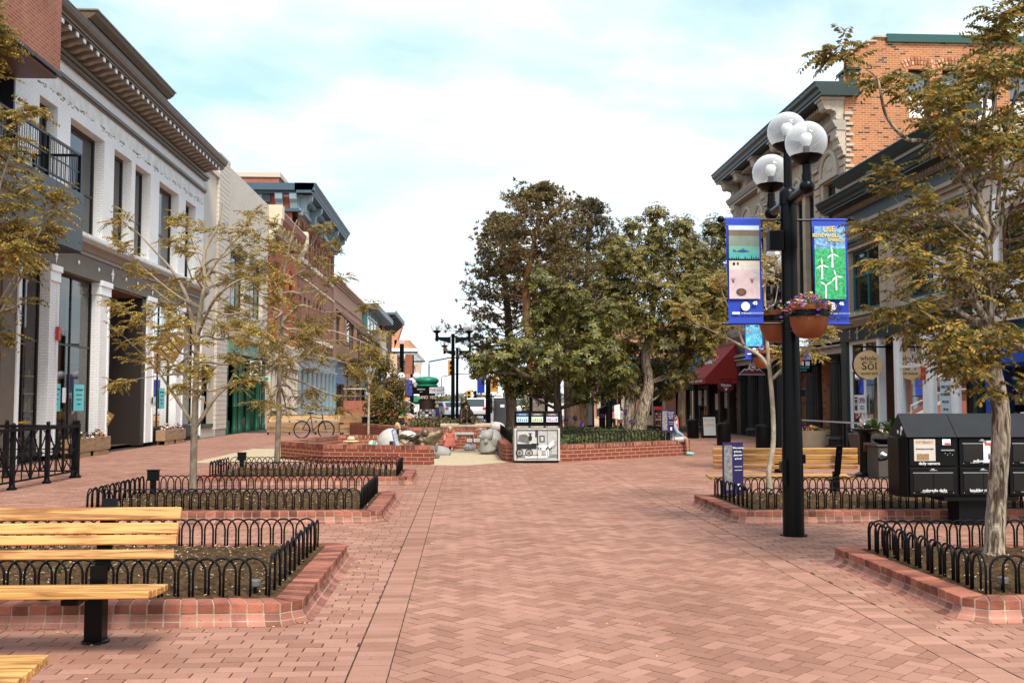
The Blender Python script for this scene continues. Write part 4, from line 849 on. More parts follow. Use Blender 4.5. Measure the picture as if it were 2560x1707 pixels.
moulds(B,23.62,31.98,[[(0,3.78),(.12,3.78),(.2,3.86),(.3,3.94),(.32,4.02),(0,4.02)]],GREYT,'shop_cornice'); moulds(B,23.62,31.98,[R4(-.3,.06,3.36,3.8)],DGRN,'shop_fascia'); moulds(B,23.62,31.98,[R4(0,.36,4.02,4.06),R4(0,.14,4.06,4.1)],DGRN,'cornice_cap')
m=B.mb()
for i,u in enumerate((31.2,30.6,29.2,28.4,27.1,25.9,24.6)):
    m.cut()
    if i%3==1:
        m.cyl((u,.07,3.42),(u,.07,3.72),.03,.02,6); m.ball((u,.07,3.72),.05,6,4,(1,.5,1.4)); m.ball((u-.09,.07,3.62),.04,6,4); m.ball((u+.09,.07,3.62),.04,6,4); m.ball((u,.07,3.42),.05,6,4)
    else: m.ball((u,.07,3.68),.045,8,5,(1,.5,1)); m.cyl((u,.065,3.5),(u,.065,3.66),.012); m.ball((u,.07,3.48),.045,8,5,(1,.5,1))
B.put(m,'fleur_ornament',GREYT)
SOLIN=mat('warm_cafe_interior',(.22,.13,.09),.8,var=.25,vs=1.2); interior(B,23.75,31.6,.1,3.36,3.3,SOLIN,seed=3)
m=B.mb(); m.box(25.2,25.5,-1,-.9,.1,3.3); m.box(24,25,-3.2,-2.9,.1,2.6); m.box(29.5,31,-3.2,-3.1,1.4,2.0); B.put(m,'cafe_fittings',mat('white_fittings',(.5,.48,.46),.7))
for a,c,cl in ((29.35,31.6,2),(26.35,28.05,1),(24.9,26.1,1),(23.75,24.75,1)): window(B,a,c,.55,3.36,WHITE,CGLASS,-.06,.09,cl,(2.45,),name='shop_window')
m=B.mb(); m.box(26.08,26.38,-.2,.03,0,3.36); m.box(26.03,26.43,-.1,.06,3.0,3.4); m.box(28.05,28.2,-.2,.0,0,3.36); m.box(29.2,29.36,-.2,.0,0,3.36); m.box(24.75,24.9,-.2,0,0,3.36); B.put(m,'mullion_post',WHITE)
m=B.mb(); m.box(29.35,31.6,-.25,-.03,0,.55); m.cut(); m.box(26.38,28.05,-.25,-.03,0,.55); m.cut(); m.box(23.75,26.1,-.25,-.03,0,.55); B.put(m,'stall_riser',DGRN)
window(B,28.2,29.2,2.4,3.36,WHITE,CGLASS,-.5,.08,1,name='transom'); d=B.box('door',BLACKM,28.25,28.75,-.55,-.5,.05,2.38); B.box('door_handle',mat('brass',(.55,.36,.12),.3,metal=.9),28.32,28.37,-.48,-.43,.5,2.1,parent=d)
p=B.box('open_notice',WHITE,29.75,31.0,-.04,-.03,1.0,1.65) if 0 else B.box('open_notice',WHITE,30.3,31.25,-.052,-.045,1.12,1.68); q=B.box('logo_panel',mat('charcoal_print',(.05,.045,.04),.7),30.98,31.2,-.045,-.04,1.2,1.62,parent=p); B.text('OPEN',.24,30.63,1.5,-.04,mat('violet_print',(.22,.04,.28),.6),p,sx=.85); B.text('whole',.07,31.09,1.55,-.037,CREAM,p); B.text('Sol',.17,31.09,1.4,-.037,CREAM,p)
for k in range(2): B.text('curbside pick up',.05,30.63,1.33-k*.07,-.04,INK,p)
B.text('100% Organic Smoothies',.13,30.4,.78,-.045,WHITE); B.text('+ Fresh Juices & Bowls',.1,30.4,.64,-.045,WHITE); m=B.mb(); m.ball((30.6,-.045,.98),.1,12,6,(1,.05,1.4)); B.put(m,'seal_sticker',WHITE)
B.text('Sol',.5,27.15,2.75,-.045,mat('grey_vinyl',(.45,.43,.4),.6)); B.text('BLEND BAR',.1,27.15,2.5,-.045,WHITE); B.text('1420',.13,27.15,2.39,-.045,WHITE)
p=B.box('price_board',mat('pale_blue_board',(.55,.65,.68),.6),25.0,25.55,-.05,-.04,.7,2.0); 
for k,(t,s) in enumerate((('TAKE OUT',.1),('& CURBSIDE',.09),('PICK UP',.09),('303 442',.08),('GRUBHUB',.07),('DOORDASH',.07))): B.text(t,s,25.27,1.85-k*.19,-.035,INK,p)
B.box('pendant_sign',mat('slate_blue_poster',(.07,.12,.17),.6),26.4,26.9,-.4,-.39,1.5,2.1); B.box('notice',CY,27.0,27.35,-.05,-.045,.95,1.15)
B.box('alarm_box',RED,26.18,26.33,.03,.1,2.05,2.4,bevel=.01)
m=B.mb(); m.ball((31.3,-.1,2.75),.09,8,6,(1,.3,1)); B.put(m,'neon_light',mat('pink_neon',(.7,.2,.5),.4))
B.root.location=(12.2,23.15,0)
SOLW=woodmat('pale_round_sign_wood',(.62,.40,.18),(.80,.56,.28),0,.5,.5,.1)
t=thing('hanging_sign','round pale wood whole Sol blend bar sign hanging from a black arm','shop sign',tuple(D(1994,838,28.3))); m=MB(); m.extr([(.42*math.cos(2*PI*k/40),.42*math.sin(2*PI*k/40)) for k in range(40)],lambda p,q,t:(p,t,q),-.03,.03); m.build('board',SOLW,t); m=MB(); m.extr([(.43*math.cos(2*PI*k/40),.43*math.sin(2*PI*k/40)) for k in range(40)],lambda p,q,t:(p-.02,t,q),.0305,.07); m.build('rim',BLACK,t)
DKB=mat('burnt_lettering',(.03,.02,.012),.7); text('whole',.2,(0,-.034,.19),(1,0,0),(0,0,1),DKB,t); text('Sōl',.32,(.02,-.034,-.04),(1,0,0),(0,0,1),DKB,t,sx=1.15); text('BLEND BAR',.075,(.02,-.034,-.25),(1,0,0),(0,0,1),DKB,t,sx=1.3)
m=MB(); m.box(-.45,.75,-.02,.02,.5,.55); m.box(.7,.75,-.02,.02,.5,.85); m.box(-.2,-.15,-.015,.015,.36,.5); m.box(.2,.25,-.015,.015,.36,.5); m.build('bracket',BLACK,t)
# ---------------------------------------------------------------- R2 stone fronted bank with orange brick side
ORB=brickmat('orange_side_brick',(.46,.17,.06),(.38,.115,.045),(.46,.33,.22),bw=.21,rh=.072,stain=.2,dark=(.07,.035,.03))
STONE=mat('carved_buff_stone',(.42,.33,.23),.85,var=.22,vs=3,bump=.5,bs=14); STONEL=mat('pale_carved_stone',(.46,.39,.31),.8,var=.2,vs=12,bump=.9,bs=30)
B=Bld('R',32.0,45.0,'tall stone fronted building with a dark green cornice and an orange brick side wall')
m=B.mb()   # side wall facing the camera, x runs away from the street
side=[(2.16,10.55,12.15),(3.30,10.55,12.15),(4.42,10.5,12.15),(5.56,10.4,12.1)]
xs=[0]+[q for a,_,_ in side for q in (a,a+.70)]+[16]
def sq(x0,x1,v0,v1,w=0): m.quad((32+w,-x0,v0),(32+w,-x1,v0),(32+w,-x1,v1),(32+w,-x0,v1))
tops=[(0,.28,12.62),(.28,.55,12.75),(.55,.82,12.88),(.82,1.09,13.0),(1.09,1.44,13.15)]
for a,b_,v in tops: sq(a,b_,0,v)
cur=1.44
for a,v0,v1 in side: sq(cur,a,0,13.2); sq(a,a+.7,0,v0); sq(a,a+.7,v1,13.2); cur=a+.7
sq(cur,16,0,13.2); 
for a,v0,v1 in side:
    for x in (a,a+.7): m.quad((32,-x,v0),(32.22,-x,v0),(32.22,-x,v1),(32,-x,v1))
    m.quad((32,-a,v1),(32.22,-a,v1),(32.22,-a-.7,v1),(32,-a-.7,v1))
B.put(m,'brick_side_wall',ORB)
m=B.mb(); m.box(32.01,44.9,-16,-14.5,0,12.8); m.box(32.25,44.9,-16,-1.0,0,12.6); B.put(m,'rear_block',ORB)
for a,v0,v1 in side:
    m=B.mb(); m.box(32.14,32.2,-a-.06,-a,v0,v1); m.box(32.14,32.2,-a-.7,-a-.62,v0,v1); m.box(32.14,32.2,-a-.7,-a,v1-.12,v1); m.box(32.13,32.2,-a-.62,-a-.06,v0+.78,v0+.84); f=B.put(m,'side_window',BLACKM); q=B.mb(); q.quad((32.18,-a,v0+.8),(32.18,-a-.66,v0+.8),(32.18,-a-.66,v1),(32.18,-a,v1)); B.put(q,'pane',mat('grey_blue_pane',(.10,.14,.17),.06,spec=.6),f); q=B.mb(); q.box(32.17,32.19,-a-.64,-a-.04,v0,v0+.79); B.put(q,'blind',WHITE,f); q=B.mb(); q.box(32.174,32.178,-a-.32,-a-.06,v1-.46,v1-.43); B.put(q,'ceiling_lamp',mat('lamp_strip',(.9,.85,.75),.5),f)
    m=B.mb()
    for k in range(11):
        t0=R(62)+R(56)*k/10; 
        for rr,hh in ((1.02,.11),(1.16,.11)): cx_,cz=-(a+.35)+rr*math.cos(t0),v1-.82+rr*math.sin(t0)*1.0; m.cbox((32-.004,cx_,cz),(.05,.068,.105),rx=t0-PI/2)
    B.put(m,'brick_arch',mat('arch_brick',(.36,.13,.07),.85,island=.5,hue2=(.50,.25,.15)))
m=B.mb(); m.box(31.9,32.4,-16,-1.44,13.0,13.26); B.put(m,'roof_edge',mat('green_metal_edge',(.012,.07,.06),.45)); m=B.mb()
for a,b_,v in tops: m.cut(); m.box(31.93,32.4,-b_-.02,-a+.06,v,v+.055)
B.put(m,'parapet_step_coping',ROUGH)
m=B.mb(); v=5.0
while v<10.6: m.box(31.93,32.03,-.16,0.02,v,v+.09); m.box(31.93,32.03,-.26,.02,v+.17,v+.26); v+=.34
B.put(m,'quoin',STONEL)
# front
ws=[(32.75,34.05),(35.0,35.9),(36.2,37.1),(38.6,39.9),(41.0,41.9),(42.6,43.9)]; ops=[(a,c,5.2,8.75) for a,c in ws]
m=B.mb(); wall(m,32.0,45.0,4.45,10.35,ops,.3); B.put(m,'wall',STONE); 
for o in ops: window(B,*o,FRAMED,w=-.18,fw=.12,rows=(7.0,))
m=B.mb()
for a,c in ws:
    m.cut(); q=(a+c)/2; r=(c-a)/2+.12
    m.tube([(q-r*math.cos(PI*k/10),.03,8.95+r*math.sin(PI*k/10)) for k in range(11)],.09,6); m.extr([(q-r*.86*math.cos(PI*k/10),8.95+r*.86*math.sin(PI*k/10)) for k in range(11)],lambda p,t,z:(p,z,t),.002,.03); m.box(a-.2,c+.2,0,.1,8.8,8.95)
    rg=random.Random(int(a*9))
    for k in range(16): an=rg.uniform(.2,2.9); rr=rg.uniform(.1,.75)*r; m.ball((q+rr*math.cos(an),.03,8.97+rr*math.sin(an)),rg.uniform(.04,.1),6,4,(1,.5,1))
B.put(m,'carved_lunette',STONEL)
m=B.mb()
for u in (32.25,34.55,37.9,40.4,44.5):
    m.cut(); v=4.6
    while v<9.3: m.box(u-.24,u+.24,0,.05,v,v+.19); v+=.26
B.put(m,'rusticated_pilaster',STONE)
m=B.mb()
for u in (32.2,34.6,37.9,40.4,44.6):
    m.cut(); m.box(u-.28,u+.28,-.0,.1,9.3,9.42); m.extr([(0,9.42),(.12,9.42),(.3,9.95),(.32,10.1),(0,10.1)],lambda p,q,t:(t,p,q),u-.27,u+.27)
    for s in (-.2,0,.2): m.ball((u+s,.26,9.9),.09,8,6); m.ball((u+s,.18,9.6),.08,8,6)
B.put(m,'pilaster_capital',STONEL)
moulds(B,31.9,45.2,[R4(0,.3,10.1,10.2),[(0,10.2),(.34,10.2),(.42,10.34),(.45,10.42),(0,10.42)]],GREYT,'frieze_moulding')
m=B.mb()
for u in (32.25,34.9,37.5,40.1,42.7,44.7):
    m.cut(); m.extr([(0,10.42),(.18,10.42),(.24,10.6),(.30,10.75),(.62,10.85),(.72,11.0),(.74,11.1),(0,11.1)],lambda p,q,t:(t,p,q),u-.22,u+.22); m.tube([(u-.24,.55,10.92),(u+.24,.55,10.92)],.14,10); m.tube([(u-.24,.2,10.56),(u+.24,.2,10.56)],.1,10); m.box(u-.3,u+.3,0,.8,11.1,11.18)
B.put(m,'scroll_bracket',STONEL)
m=B.mb(); u=32.4
while u<45: m.cut(); m.box(u,u+.1,.1,.5,11.0,11.12); u+=.24
B.put(m,'dentil',STONEL)
moulds(B,31.75,45.35,[R4(-.3,.86,11.18,11.28),[(-.3,11.28),(.9,11.28),(.93,11.38),(1.02,11.46),(1.05,11.58),(-.3,11.58)],R4(-.3,1.08,11.58,11.62)],DGRN,'cornice')
m=B.mb(); m.box(31.78,32.02,-.45,-.3,11.18,11.6); m.box(31.9,32.7,-.5,-.1,11.62,12.05); m.box(31.85,32.75,-.55,-.02,12.05,12.14)
for u in (36,39.5,42,44.3): m.box(u,u+.6,-.4,.1,11.62,11.95); m.box(u-.05,u+.65,-.42,.15,11.95,12.03)
B.put(m,'attic_block',DGRN,bevel=.01)
m=B.mb(); 
for u in (37.5,40.8,43.4): m.box(u,u+.5,-.8,-.4,11.9,12.5); m.box(u-.05,u+.55,-.85,-.35,12.5,12.6)
B.put(m,'chimney',ORB)
m=B.mb(); wall(m,32,45,9.9,11.3,(),0,-.03); m.quad((32,-.03,11.2),(45,-.03,11.2),(45,-1.1,11.9),(32,-1.1,11.9)); B.put(m,'upper_wall',STONE)
# ground floor: dark columns and entablature
moulds(B,32.0,45.1,[[(0,4.1),(.14,4.1),(.3,4.25),(.34,4.42),(0,4.45)],R4(0,.12,3.42,3.5)],GREYT,'shop_cornice'); moulds(B,32.0,45.0,[R4(-.3,.08,3.5,4.1)],DGRN,'shop_frieze'); moulds(B,32.3,45.0,[R4(-.3,.2,3.22,3.28),R4(-.3,.1,3.0,3.22),R4(0,.22,3.36,3.42)],GREYT,'architrave')
DCOL=mat('dark_fluted_iron',(.020,.021,.020),.5,var=.3,vs=6)
def fluted(m,u,w,r,h):
    pr=[];n=40;vs=[];fs=[]
    for r_,z in ((r*1.25,0),(r*1.25,.18),(r*1.35,.2),(r*1.1,.32)): pr.append((r_,z))
    m.lathe(pr,(u,w,0),20); zs=(.32,h*.5,h-.3); rr=(r,r*.98,r*.88)
    for z,q in zip(zs,rr):
        for k in range(n): a=2*PI*k/n; s=q*(1 if k%2 else .93); vs.append((u+s*math.cos(a),w+s*math.sin(a),z))
    for i in range(2):
        for k in range(n): fs.append((i*n+k,i*n+(k+1)%n,(i+1)*n+(k+1)%n,(i+1)*n+k))
    m.add(vs,fs); m.lathe([(r*.9,h-.3),(r*1.0,h-.26),(r*.95,h-.2),(r*1.2,h-.08),(r*1.3,h)],(u,w,0),16)
m=B.mb()
for u in (33.9,36.3,39.6,42.2,43.8): m.cut(); fluted(m,u,-.35,.30,3.0)
B.put(m,'column',DCOL); m=B.mb(); m.box(32.0,32.6,-.3,.05,0,3.0); m.box(44.6,45,-.3,.05,0,3.0); B.put(m,'corner_pier',DCOL); m=B.mb(); m.box(32.1,32.5,.02,.1,2.7,3.0); m.box(32.15,32.45,.04,.12,3.3,4.0); B.put(m,'pier_capital',DCOL)
CRF=mat('cream_window_frame',(.50,.44,.34),.6); m=B.mb(); wall(m,32.3,45,0,3.1,(),0,-1.6); B.put(m,'shop_glass',GLASS)
m=B.mb()
for u in (33,35.1,37.5,40.8,43.0,44.3): m.box(u-.09,u+.09,-1.6,-1.5,0,3.0)
m.box(32.5,44.8,-1.6,-1.5,.55,.9); m.box(32.5,44.8,-1.6,-1.51,2.3,2.55); B.put(m,'glazing_frame',CRF); B.box('ceiling',DARK,32.05,44.95,-1.6,-.3,3.1,3.3); B.box('upper_core',STONE,32.06,44.9,-1.0,-.32,3.4,11.1)
B.root.location=(12.4,31.5,0); B.root.scale=(1,1,1.02)
# ---------------------------------------------------------------- R1 sweet shop with red awning and beyond
B=Bld('R',45.0,60.0,'low buff shop row with a red awning and a teal awning beyond the stone building')
m=B.mb(); wall(m,45,60,3.6,7.4,[(46.2,47.4,4.9,6.5),(48.4,49.6,4.9,6.5),(52,53.2,4.9,6.5),(55,56.2,4.9,6.5)],.25); B.put(m,'wall',BUFF); body(B,45,60,7.3,BUFF,w=-.4,gv=3.7,gd=1.9)
for a in (46.2,48.4,52,55): window(B,a,a+1.2,4.9,6.5,FRAMED,w=-.15,fw=.1)
moulds(B,45,60,[R4(-.3,.3,7.2,7.5),R4(0,.2,4.4,4.6)],GREYT,'cornice')
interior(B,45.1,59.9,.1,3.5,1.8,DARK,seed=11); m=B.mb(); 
for u in (45.0,46.6,48.3,50.6,53.6,57): m.box(u,u+.35,-.3,.02,0,3.6)
m.box(46.9,48.3,-.3,-.1,0,.6); m.box(45,60,-.3,0,2.9,3.6); B.put(m,'shopfront',mat('dark_oak',(.05,.028,.016),.6))
for a,c in ((46.95,48.3),(48.65,50.6),(50.95,53.6),(53.95,57)): window(B,a,c,.05,2.9,FRAMED if a<50 else mat('steel_frame',(.3,.29,.27),.4),CGLASS,-.2,.08,2,name='shop_window')
for u,v in ((47.5,1.6),(51.6,1.7),(52.9,1.7),(49.3,1.5)): B.box('notice',WHITE,u,u+.7,-.19,-.18,v-.45,v+.35)
B.root.location=(12.4,44.5,0)
AWR=mat('red_awning_canvas',(.34,.028,.022),.8,var=.12,vs=4); AWT=mat('teal_awning_canvas',(.008,.10,.10),.8,var=.15,vs=3); AWP=mat('pale_teal_canvas',(.16,.42,.40),.7)
def awning(u0,u1,w,v0,v1,mt,name,val=.28,label=None):
    m=B.mb(); m.add([(u0,0,v1),(u1,0,v1),(u1,w,v0),(u0,w,v0),(u0,0,v0),(u1,0,v0)],[(0,1,2,3),(0,3,4),(1,5,2)]); m.add([(u0,w,v0),(u1,w,v0),(u1,w,v0-val),(u0,w,v0-val),(u0,0,v0),(u0,0,v0-val),(u1,0,v0),(u1,0,v0-val)],[(0,1,2,3),(0,3,5,4),(1,6,7,2)]); o=B.put(m,name,mt); o['label']=label or mt.name.replace('_',' '); return o
aw=awning(45.1,49.0,1.5,2.55,4.15,AWR,'awning'); B.ftext('Kilwins',.01,45,3,.4,WHITE) if 0 else None
n=Vector((0,.73,.68)); text("Kilwins'",.62,B.xf(47.0,.78,3.36),(0,-1,0),Vector((1.5,0,1.6)),WHITE,B.root,sx=1.0); B.text('CHOCOLATES • FUDGE • ICE CREAM',.16,47,2.4,1.505,WHITE)
awning(49.2,53.5,1.3,2.6,3.9,AWT,'awning'); awning(53.8,59.5,1.3,2.6,3.8,AWP,'awning',.5); B.text('TIBETAN SILK',.2,51.4,2.45,1.305,WHITE); B.text('NEW LEAF GALLERY',.22,56.6,2.35,1.305,TEAL)
t=thing('hanging_sign','red oval Kilwins sign under the awning','shop sign',tuple(D(1667,888,43))); m=MB(); m.lathe([(.3,-.03),(.31,-.03),(.31,.03),(.3,.03)],n=24); 
m=MB(); m.extr([(.34*math.cos(2*PI*k/28),.24*math.sin(2*PI*k/28)) for k in range(28)],lambda p,q,t:(p,t,q),-.03,.03); m.build('board',mat('maroon_sign',(.13,.015,.012),.5),t); text("Kilwins",.15,(0,-.034,.07),(1,0,0),(0,0,1),WHITE,t,bold=.004); text('FUDGE',.07,(0,-.034,-.04),(1,0,0),(0,0,1),WHITE,t); m=MB(); m.extr([(-.07,-.08),(.07,-.08),(0,-.2)],lambda p,q,t:(p,t,q),-.035,-.031); m.build('emblem',WHITE,t); m=MB(); m.box(-.3,.9,-.02,.02,.3,.33); m.box(-.2,-.17,-.01,.01,.2,.3); m.box(.17,.2,-.01,.01,.2,.3); m.build('bracket',BLACK,t)
t=thing('hanging_sign','mountain shaped Colorado shop sign with a red C above the dark columns','shop sign',tuple(D(1727,850,40))); m=MB(); outline([(-.52,-.16),(.52,-.16),(.3,.02),(.2,-.02),(0,.2),(-.2,-.02),(-.3,.02)],m,-.03,.02); m.build('board',mat('navy_sign',(.02,.04,.10),.5),t); m=MB(); outline([(-.56,-.19),(.56,-.19),(.3,.06),(.2,.02),(0,.25),(-.2,.02),(-.3,.06)],m,-.02,.025); m.build('border',WHITE,t); m=MB(); m.extr([(.14*math.cos(2*PI*k/20),.12+.14*math.sin(2*PI*k/20)) for k in range(20)],lambda p,q,t:(p,t,q),-.045,-.035); m.build('sun_disc',WHITE,t); text('C',.26,(0,-.05,.12),(1,0,0),(0,0,1),RED,t,bold=.012); text('COLORADO',.15,(0,-.036,-.1),(1,0,0),(0,0,1),RED,t,bold=.006); m=MB(); m.box(-.3,.7,-.02,.02,.42,.45); m.box(-.02,.02,-.01,.01,.26,.42); m.build('bracket',BLACK,t)
t=thing('hanging_sign','dark round shop sign with teal letters behind the banner pole','shop sign',tuple(D(1846,841,34))); m=MB(); m.box(-.38,.3,-.03,.03,-.22,.22); m.build('board',BLACK,t,bevel=.05); m=MB(); m.box(-.2,-.13,-.04,-.032,.02,.17); m.box(-.08,-.01,-.04,-.032,.02,.17); m.box(.05,.2,-.04,-.032,.02,.17); m.build('logo',WHITE,t); text('BOULDER',.085,(0,-.036,-.05),(1,0,0),(0,0,1),CY,t); text('CAFE',.08,(0,-.036,-.14),(1,0,0),(0,0,1),CY,t); m=MB(); m.box(-.2,.8,-.02,.02,.28,.31); m.build('bracket',BLACK,t)
# ---------------------------------------------------------------- far right corner block, seen under the trees
XR_=XR
B=Bld('R',62.0,74.0,'low brick corner shop with white window frames and blue awnings, glimpsed under the trees')
FB=brickmat('pink_corner_brick',(.50,.22,.13),(.42,.16,.09),(.5,.35,.25),stain=.1,bump=.2)
m=B.mb(); m.box(62,74,-12,4.4,0,6.4); B.put(m,'wall',FB); m=B.mb()
for k in range(4): m.cut(); m.box(61.86,61.99,3.7-k*2.6,3.9-k*2.6,.4,3.3); m.box(61.86,61.99,2.2-k*2.6,2.4-k*2.6,.4,3.3); m.box(61.86,61.99,2.4-k*2.6,3.7-k*2.6,.4,.6); m.box(61.86,61.99,2.4-k*2.6,3.7-k*2.6,3.1,3.3); m.box(61.87,61.99,3.0-k*2.6,3.08-k*2.6,.6,3.1)
B.put(m,'window_frame',CRF); m=B.mb()
for k in range(4): m.cut(); m.box(61.93,61.99,2.3-k*2.6,3.8-k*2.6,.5,3.2)
B.put(m,'pane',GLASS); B.box('plinth',CRM,61.9,62,-12,4.4,0,.4); m=B.mb(); m.box(61.5,62,-4,4.0,3.4,4.0); B.put(m,'fascia',mat('sky_blue_fascia',(.05,.33,.42),.6)); B.ftext('Emporium',.5,61.45,3.0,-1.5,BLACKM) if 0 else text('Emporium',.45,B.xf(61.45,-1.2,3.15),(1,0,0),(0,0,1),BLACKM,B.root)
m=B.mb(); m.add([(61.9,4.3,4.3),(61.9,1.5,4.3),(60.8,1.5,3.3),(60.8,4.3,3.3)],[(0,1,2,3)]); m.box(60.78,60.8,1.5,4.3,3.05,3.3); B.put(m,'awning',AWP)
# ================================================================ trees
def bark(name,c1,c2,sc=14,bump=.9,strz=.18):
    m=mat(name,c1,.9,spec=.15); nt=m.node_tree; p=nt.nodes['Principled BSDF']; N=nt.nodes.new; L=nt.links.new
    tc=N('ShaderNodeTexCoord'); mp=N('ShaderNodeMapping'); mp.inputs['Scale'].default_value=(sc,sc,sc*strz); L(tc.outputs['Object'],mp.inputs[0])
    ns=N('ShaderNodeTexNoise'); ns.inputs['Scale'].default_value=1; ns.inputs['Detail'].default_value=8; ns.inputs['Distortion'].default_value=1.2; L(mp.outputs[0],ns.inputs['Vector'])
    r=N('ShaderNodeValToRGB'); r.color_ramp.elements[0].position=.38; r.color_ramp.elements[1].position=.62; r.color_ramp.elements[0].color=(*c1,1); r.color_ramp.elements[1].color=(*c2,1); L(ns.outputs[0],r.inputs[0]); L(r.outputs[0],p.inputs['Base Color'])
    b=N('ShaderNodeBump'); b.inputs['Strength'].default_value=bump; b.inputs['Distance'].default_value=.03; L(ns.outputs[0],b.inputs['Height']); L(b.outputs[0],p.inputs['Normal']); return m
BARKG=bark('grey_tan_bark',(.07,.046,.03),(.46,.37,.27),24,1,.22); BARKT=bark('smooth_tan_bark',(.20,.15,.10),(.36,.29,.21),9,.4,.6); BARKP=bark('pale_bark',(.30,.24,.17),(.46,.39,.30),12,.5,.5); BARKD=bark('brown_bark',(.055,.036,.022),(.15,.105,.068),12,.8); BARKO=bark('orange_pine_bark',(.17,.075,.032),(.36,.18,.085),8,.8)
GOLD=leafmat('golden_locust_leaf',(.14,.105,.026),(.58,.40,.10),.42,mid=(.33,.235,.055)); GOLD2=leafmat('olive_gold_leaf',(.10,.088,.022),(.52,.32,.065),.42,mid=(.26,.19,.045))
def cat(pts,n=5):
    # Catmull-Rom through (Vector,radius) points
    P=[Vector(p[:3]) for p in pts]; r=[p[3] for p in pts]; o=[];ro=[]
    for i in range(len(P)-1):
        p0=P[max(i-1,0)];p1=P[i];p2=P[i+1];p3=P[min(i+2,len(P)-1)]
        for k in range(n):
            t=k/n; o.append(.5*((2*p1)+(p2-p0)*t+(2*p0-5*p1+4*p2-p3)*t*t+(3*p1-p0-3*p2+p3)*t**3)); ro.append(r[i]+(r[i+1]-r[i])*t)
    return o+[P[-1]],ro+[r[-1]]
def frond(m,p,d,L,np_,ll,lw,rg):
    # pinnate leaf: leaflets in pairs along a drooping midrib
    d=d.normalized(); side=d.cross(Vector((0,0,1))); side=side.normalized() if side.length>.05 else Vector((1,0,0)); tilt=rg.uniform(-.35,.35); up=side.cross(d); side=side*math.cos(tilt)+up*math.sin(tilt)
    q=p.copy(); dd=d.copy()
    for i in range(np_):
        dd=(dd+Vector((0,0,-.09))).normalized(); q=q+dd*(L/np_); sc=1-.55*abs((i+.5)/np_-.42)
        for s in(-1,1):
            a=(side*s+dd*.4+Vector((0,0,-.62+rg.uniform(-.45,.4)))).normalized(); l=ll*sc*rg.uniform(.8,1.15); wv=dd*(lw*sc*.5)
            t=q+a*l; mid=q+a*l*.5
            m.v+= [tuple(q),tuple(mid+wv),tuple(t),tuple(mid-wv)]; n=len(m.v); m.f.append([n-4,n-3,n-2,n-1]); m.m.append(0)
def grow_tree(name,label,trunk,limbs,seed,leaf,barkm,ll=.05,lw=.02,fl=.26,nnode=5,spread=.45,twigs=7,group=None,extra=(),jag=.03,fper=3,catg='tree'):
    rg=random.Random(seed); base=Vector(trunk[0][:3]); root=thing(name,label,catg,tuple(base),group=group)
    T=[(*(Vector(p[:3])-base),p[3]) for p in trunk]; tb=MB(); o,r=cat(T,7)
    r=[q*(1+.10*noise.noise((i*.7,seed,0))) for i,q in enumerate(r)]; r[0]*=1.35; 
    tb.tube(o,r,14); tb.build('trunk',barkm,root,smooth='all')
    br=MB(); lf=MB()
    def twig(p,d,L,r0,lev):
        pts=[p.copy()]; q=p.copy(); dd=d.normalized(); n=6
        for i in range(n):
            dd=(dd+Vector((rg.gauss(0,.16),rg.gauss(0,.16),rg.gauss(.03,.10)))).normalized(); q=q+dd*L/n; pts.append(q.copy())
            if lev==0 or i>2:
                for k in range(rg.choice((fper-1,fper,fper))):
                    a=rg.uniform(0,2*PI); v=(dd*.5+Vector((math.cos(a),math.sin(a),rg.uniform(-.5,.65)))).normalized()
                    frond(lf,q,v,fl*rg.uniform(.6,1.1),8,ll,lw,rg)
            if lev>0 and i in(1,3,4) and rg.random()<.8:
                a=rg.uniform(0,2*PI); twig(q,(dd*.7+Vector((math.cos(a),math.sin(a),.2))),L*.5,r0*.5,lev-1)
        br.tube(pts,[r0*(1-.8*i/n) for i in range(n+1)],5)
    for lb in limbs:
        P=[(*(Vector(p[:3])-base+(Vector((rg.gauss(0,jag),rg.gauss(0,jag),rg.gauss(0,jag))) if 0<i else Vector())),p[3]) for i,p in enumerate(lb)]
        o,r=cat(P,6); br.tube(o,r,8); n=len(o)
        for i in range(n):
            t=i/(n-1)
            if t<.35: continue
            if rg.random()<twigs/n*1.4:
                tg=(o[min(i+1,n-1)]-o[max(i-1,0)]).normalized(); a=rg.uniform(0,2*PI); u=tg.orthogonal().normalized(); v=tg.cross(u)
                twig(o[i],tg*.6+(u*math.cos(a)+v*math.sin(a)*.9)+Vector((0,0,.15)),spread*rg.uniform(.6,1.2)*(1.15-.4*t),r[i]*.55+.002,0)
        twig(o[-1],(o[-1]-o[-3]),spread*1.1,r[-1],1)
    br.build('branches',barkm,root,smooth='all'); lf.build('foliage',leaf,root,recalc=False); return root
def limb_to(tr,x,y,Y,ht,r0=.022,sag=.0,up=.25,rg=random.Random(1)):
    # a limb leaving the trunk at fraction ht, arching out to the point seen at (x,y) at depth Y
    n=len(tr)-1; f=ht*n; i=min(int(f),n-1); a=Vector(tr[i][:3]).lerp(Vector(tr[i+1][:3]),f-i); rr=tr[i][3]+(tr[i+1][3]-tr[i][3])*(f-i)
    b=D(x,y,Y); h=(b-a); mid=a+h*.5+Vector((0,0,-up*h.length*.28)); q=a+h*.22+Vector((0,0,h.length*.02)); r0=min(r0,rr*.75)
    return [(*a,r0),(*q,r0*.85),(*mid,r0*.6),(*b,r0*.25)]
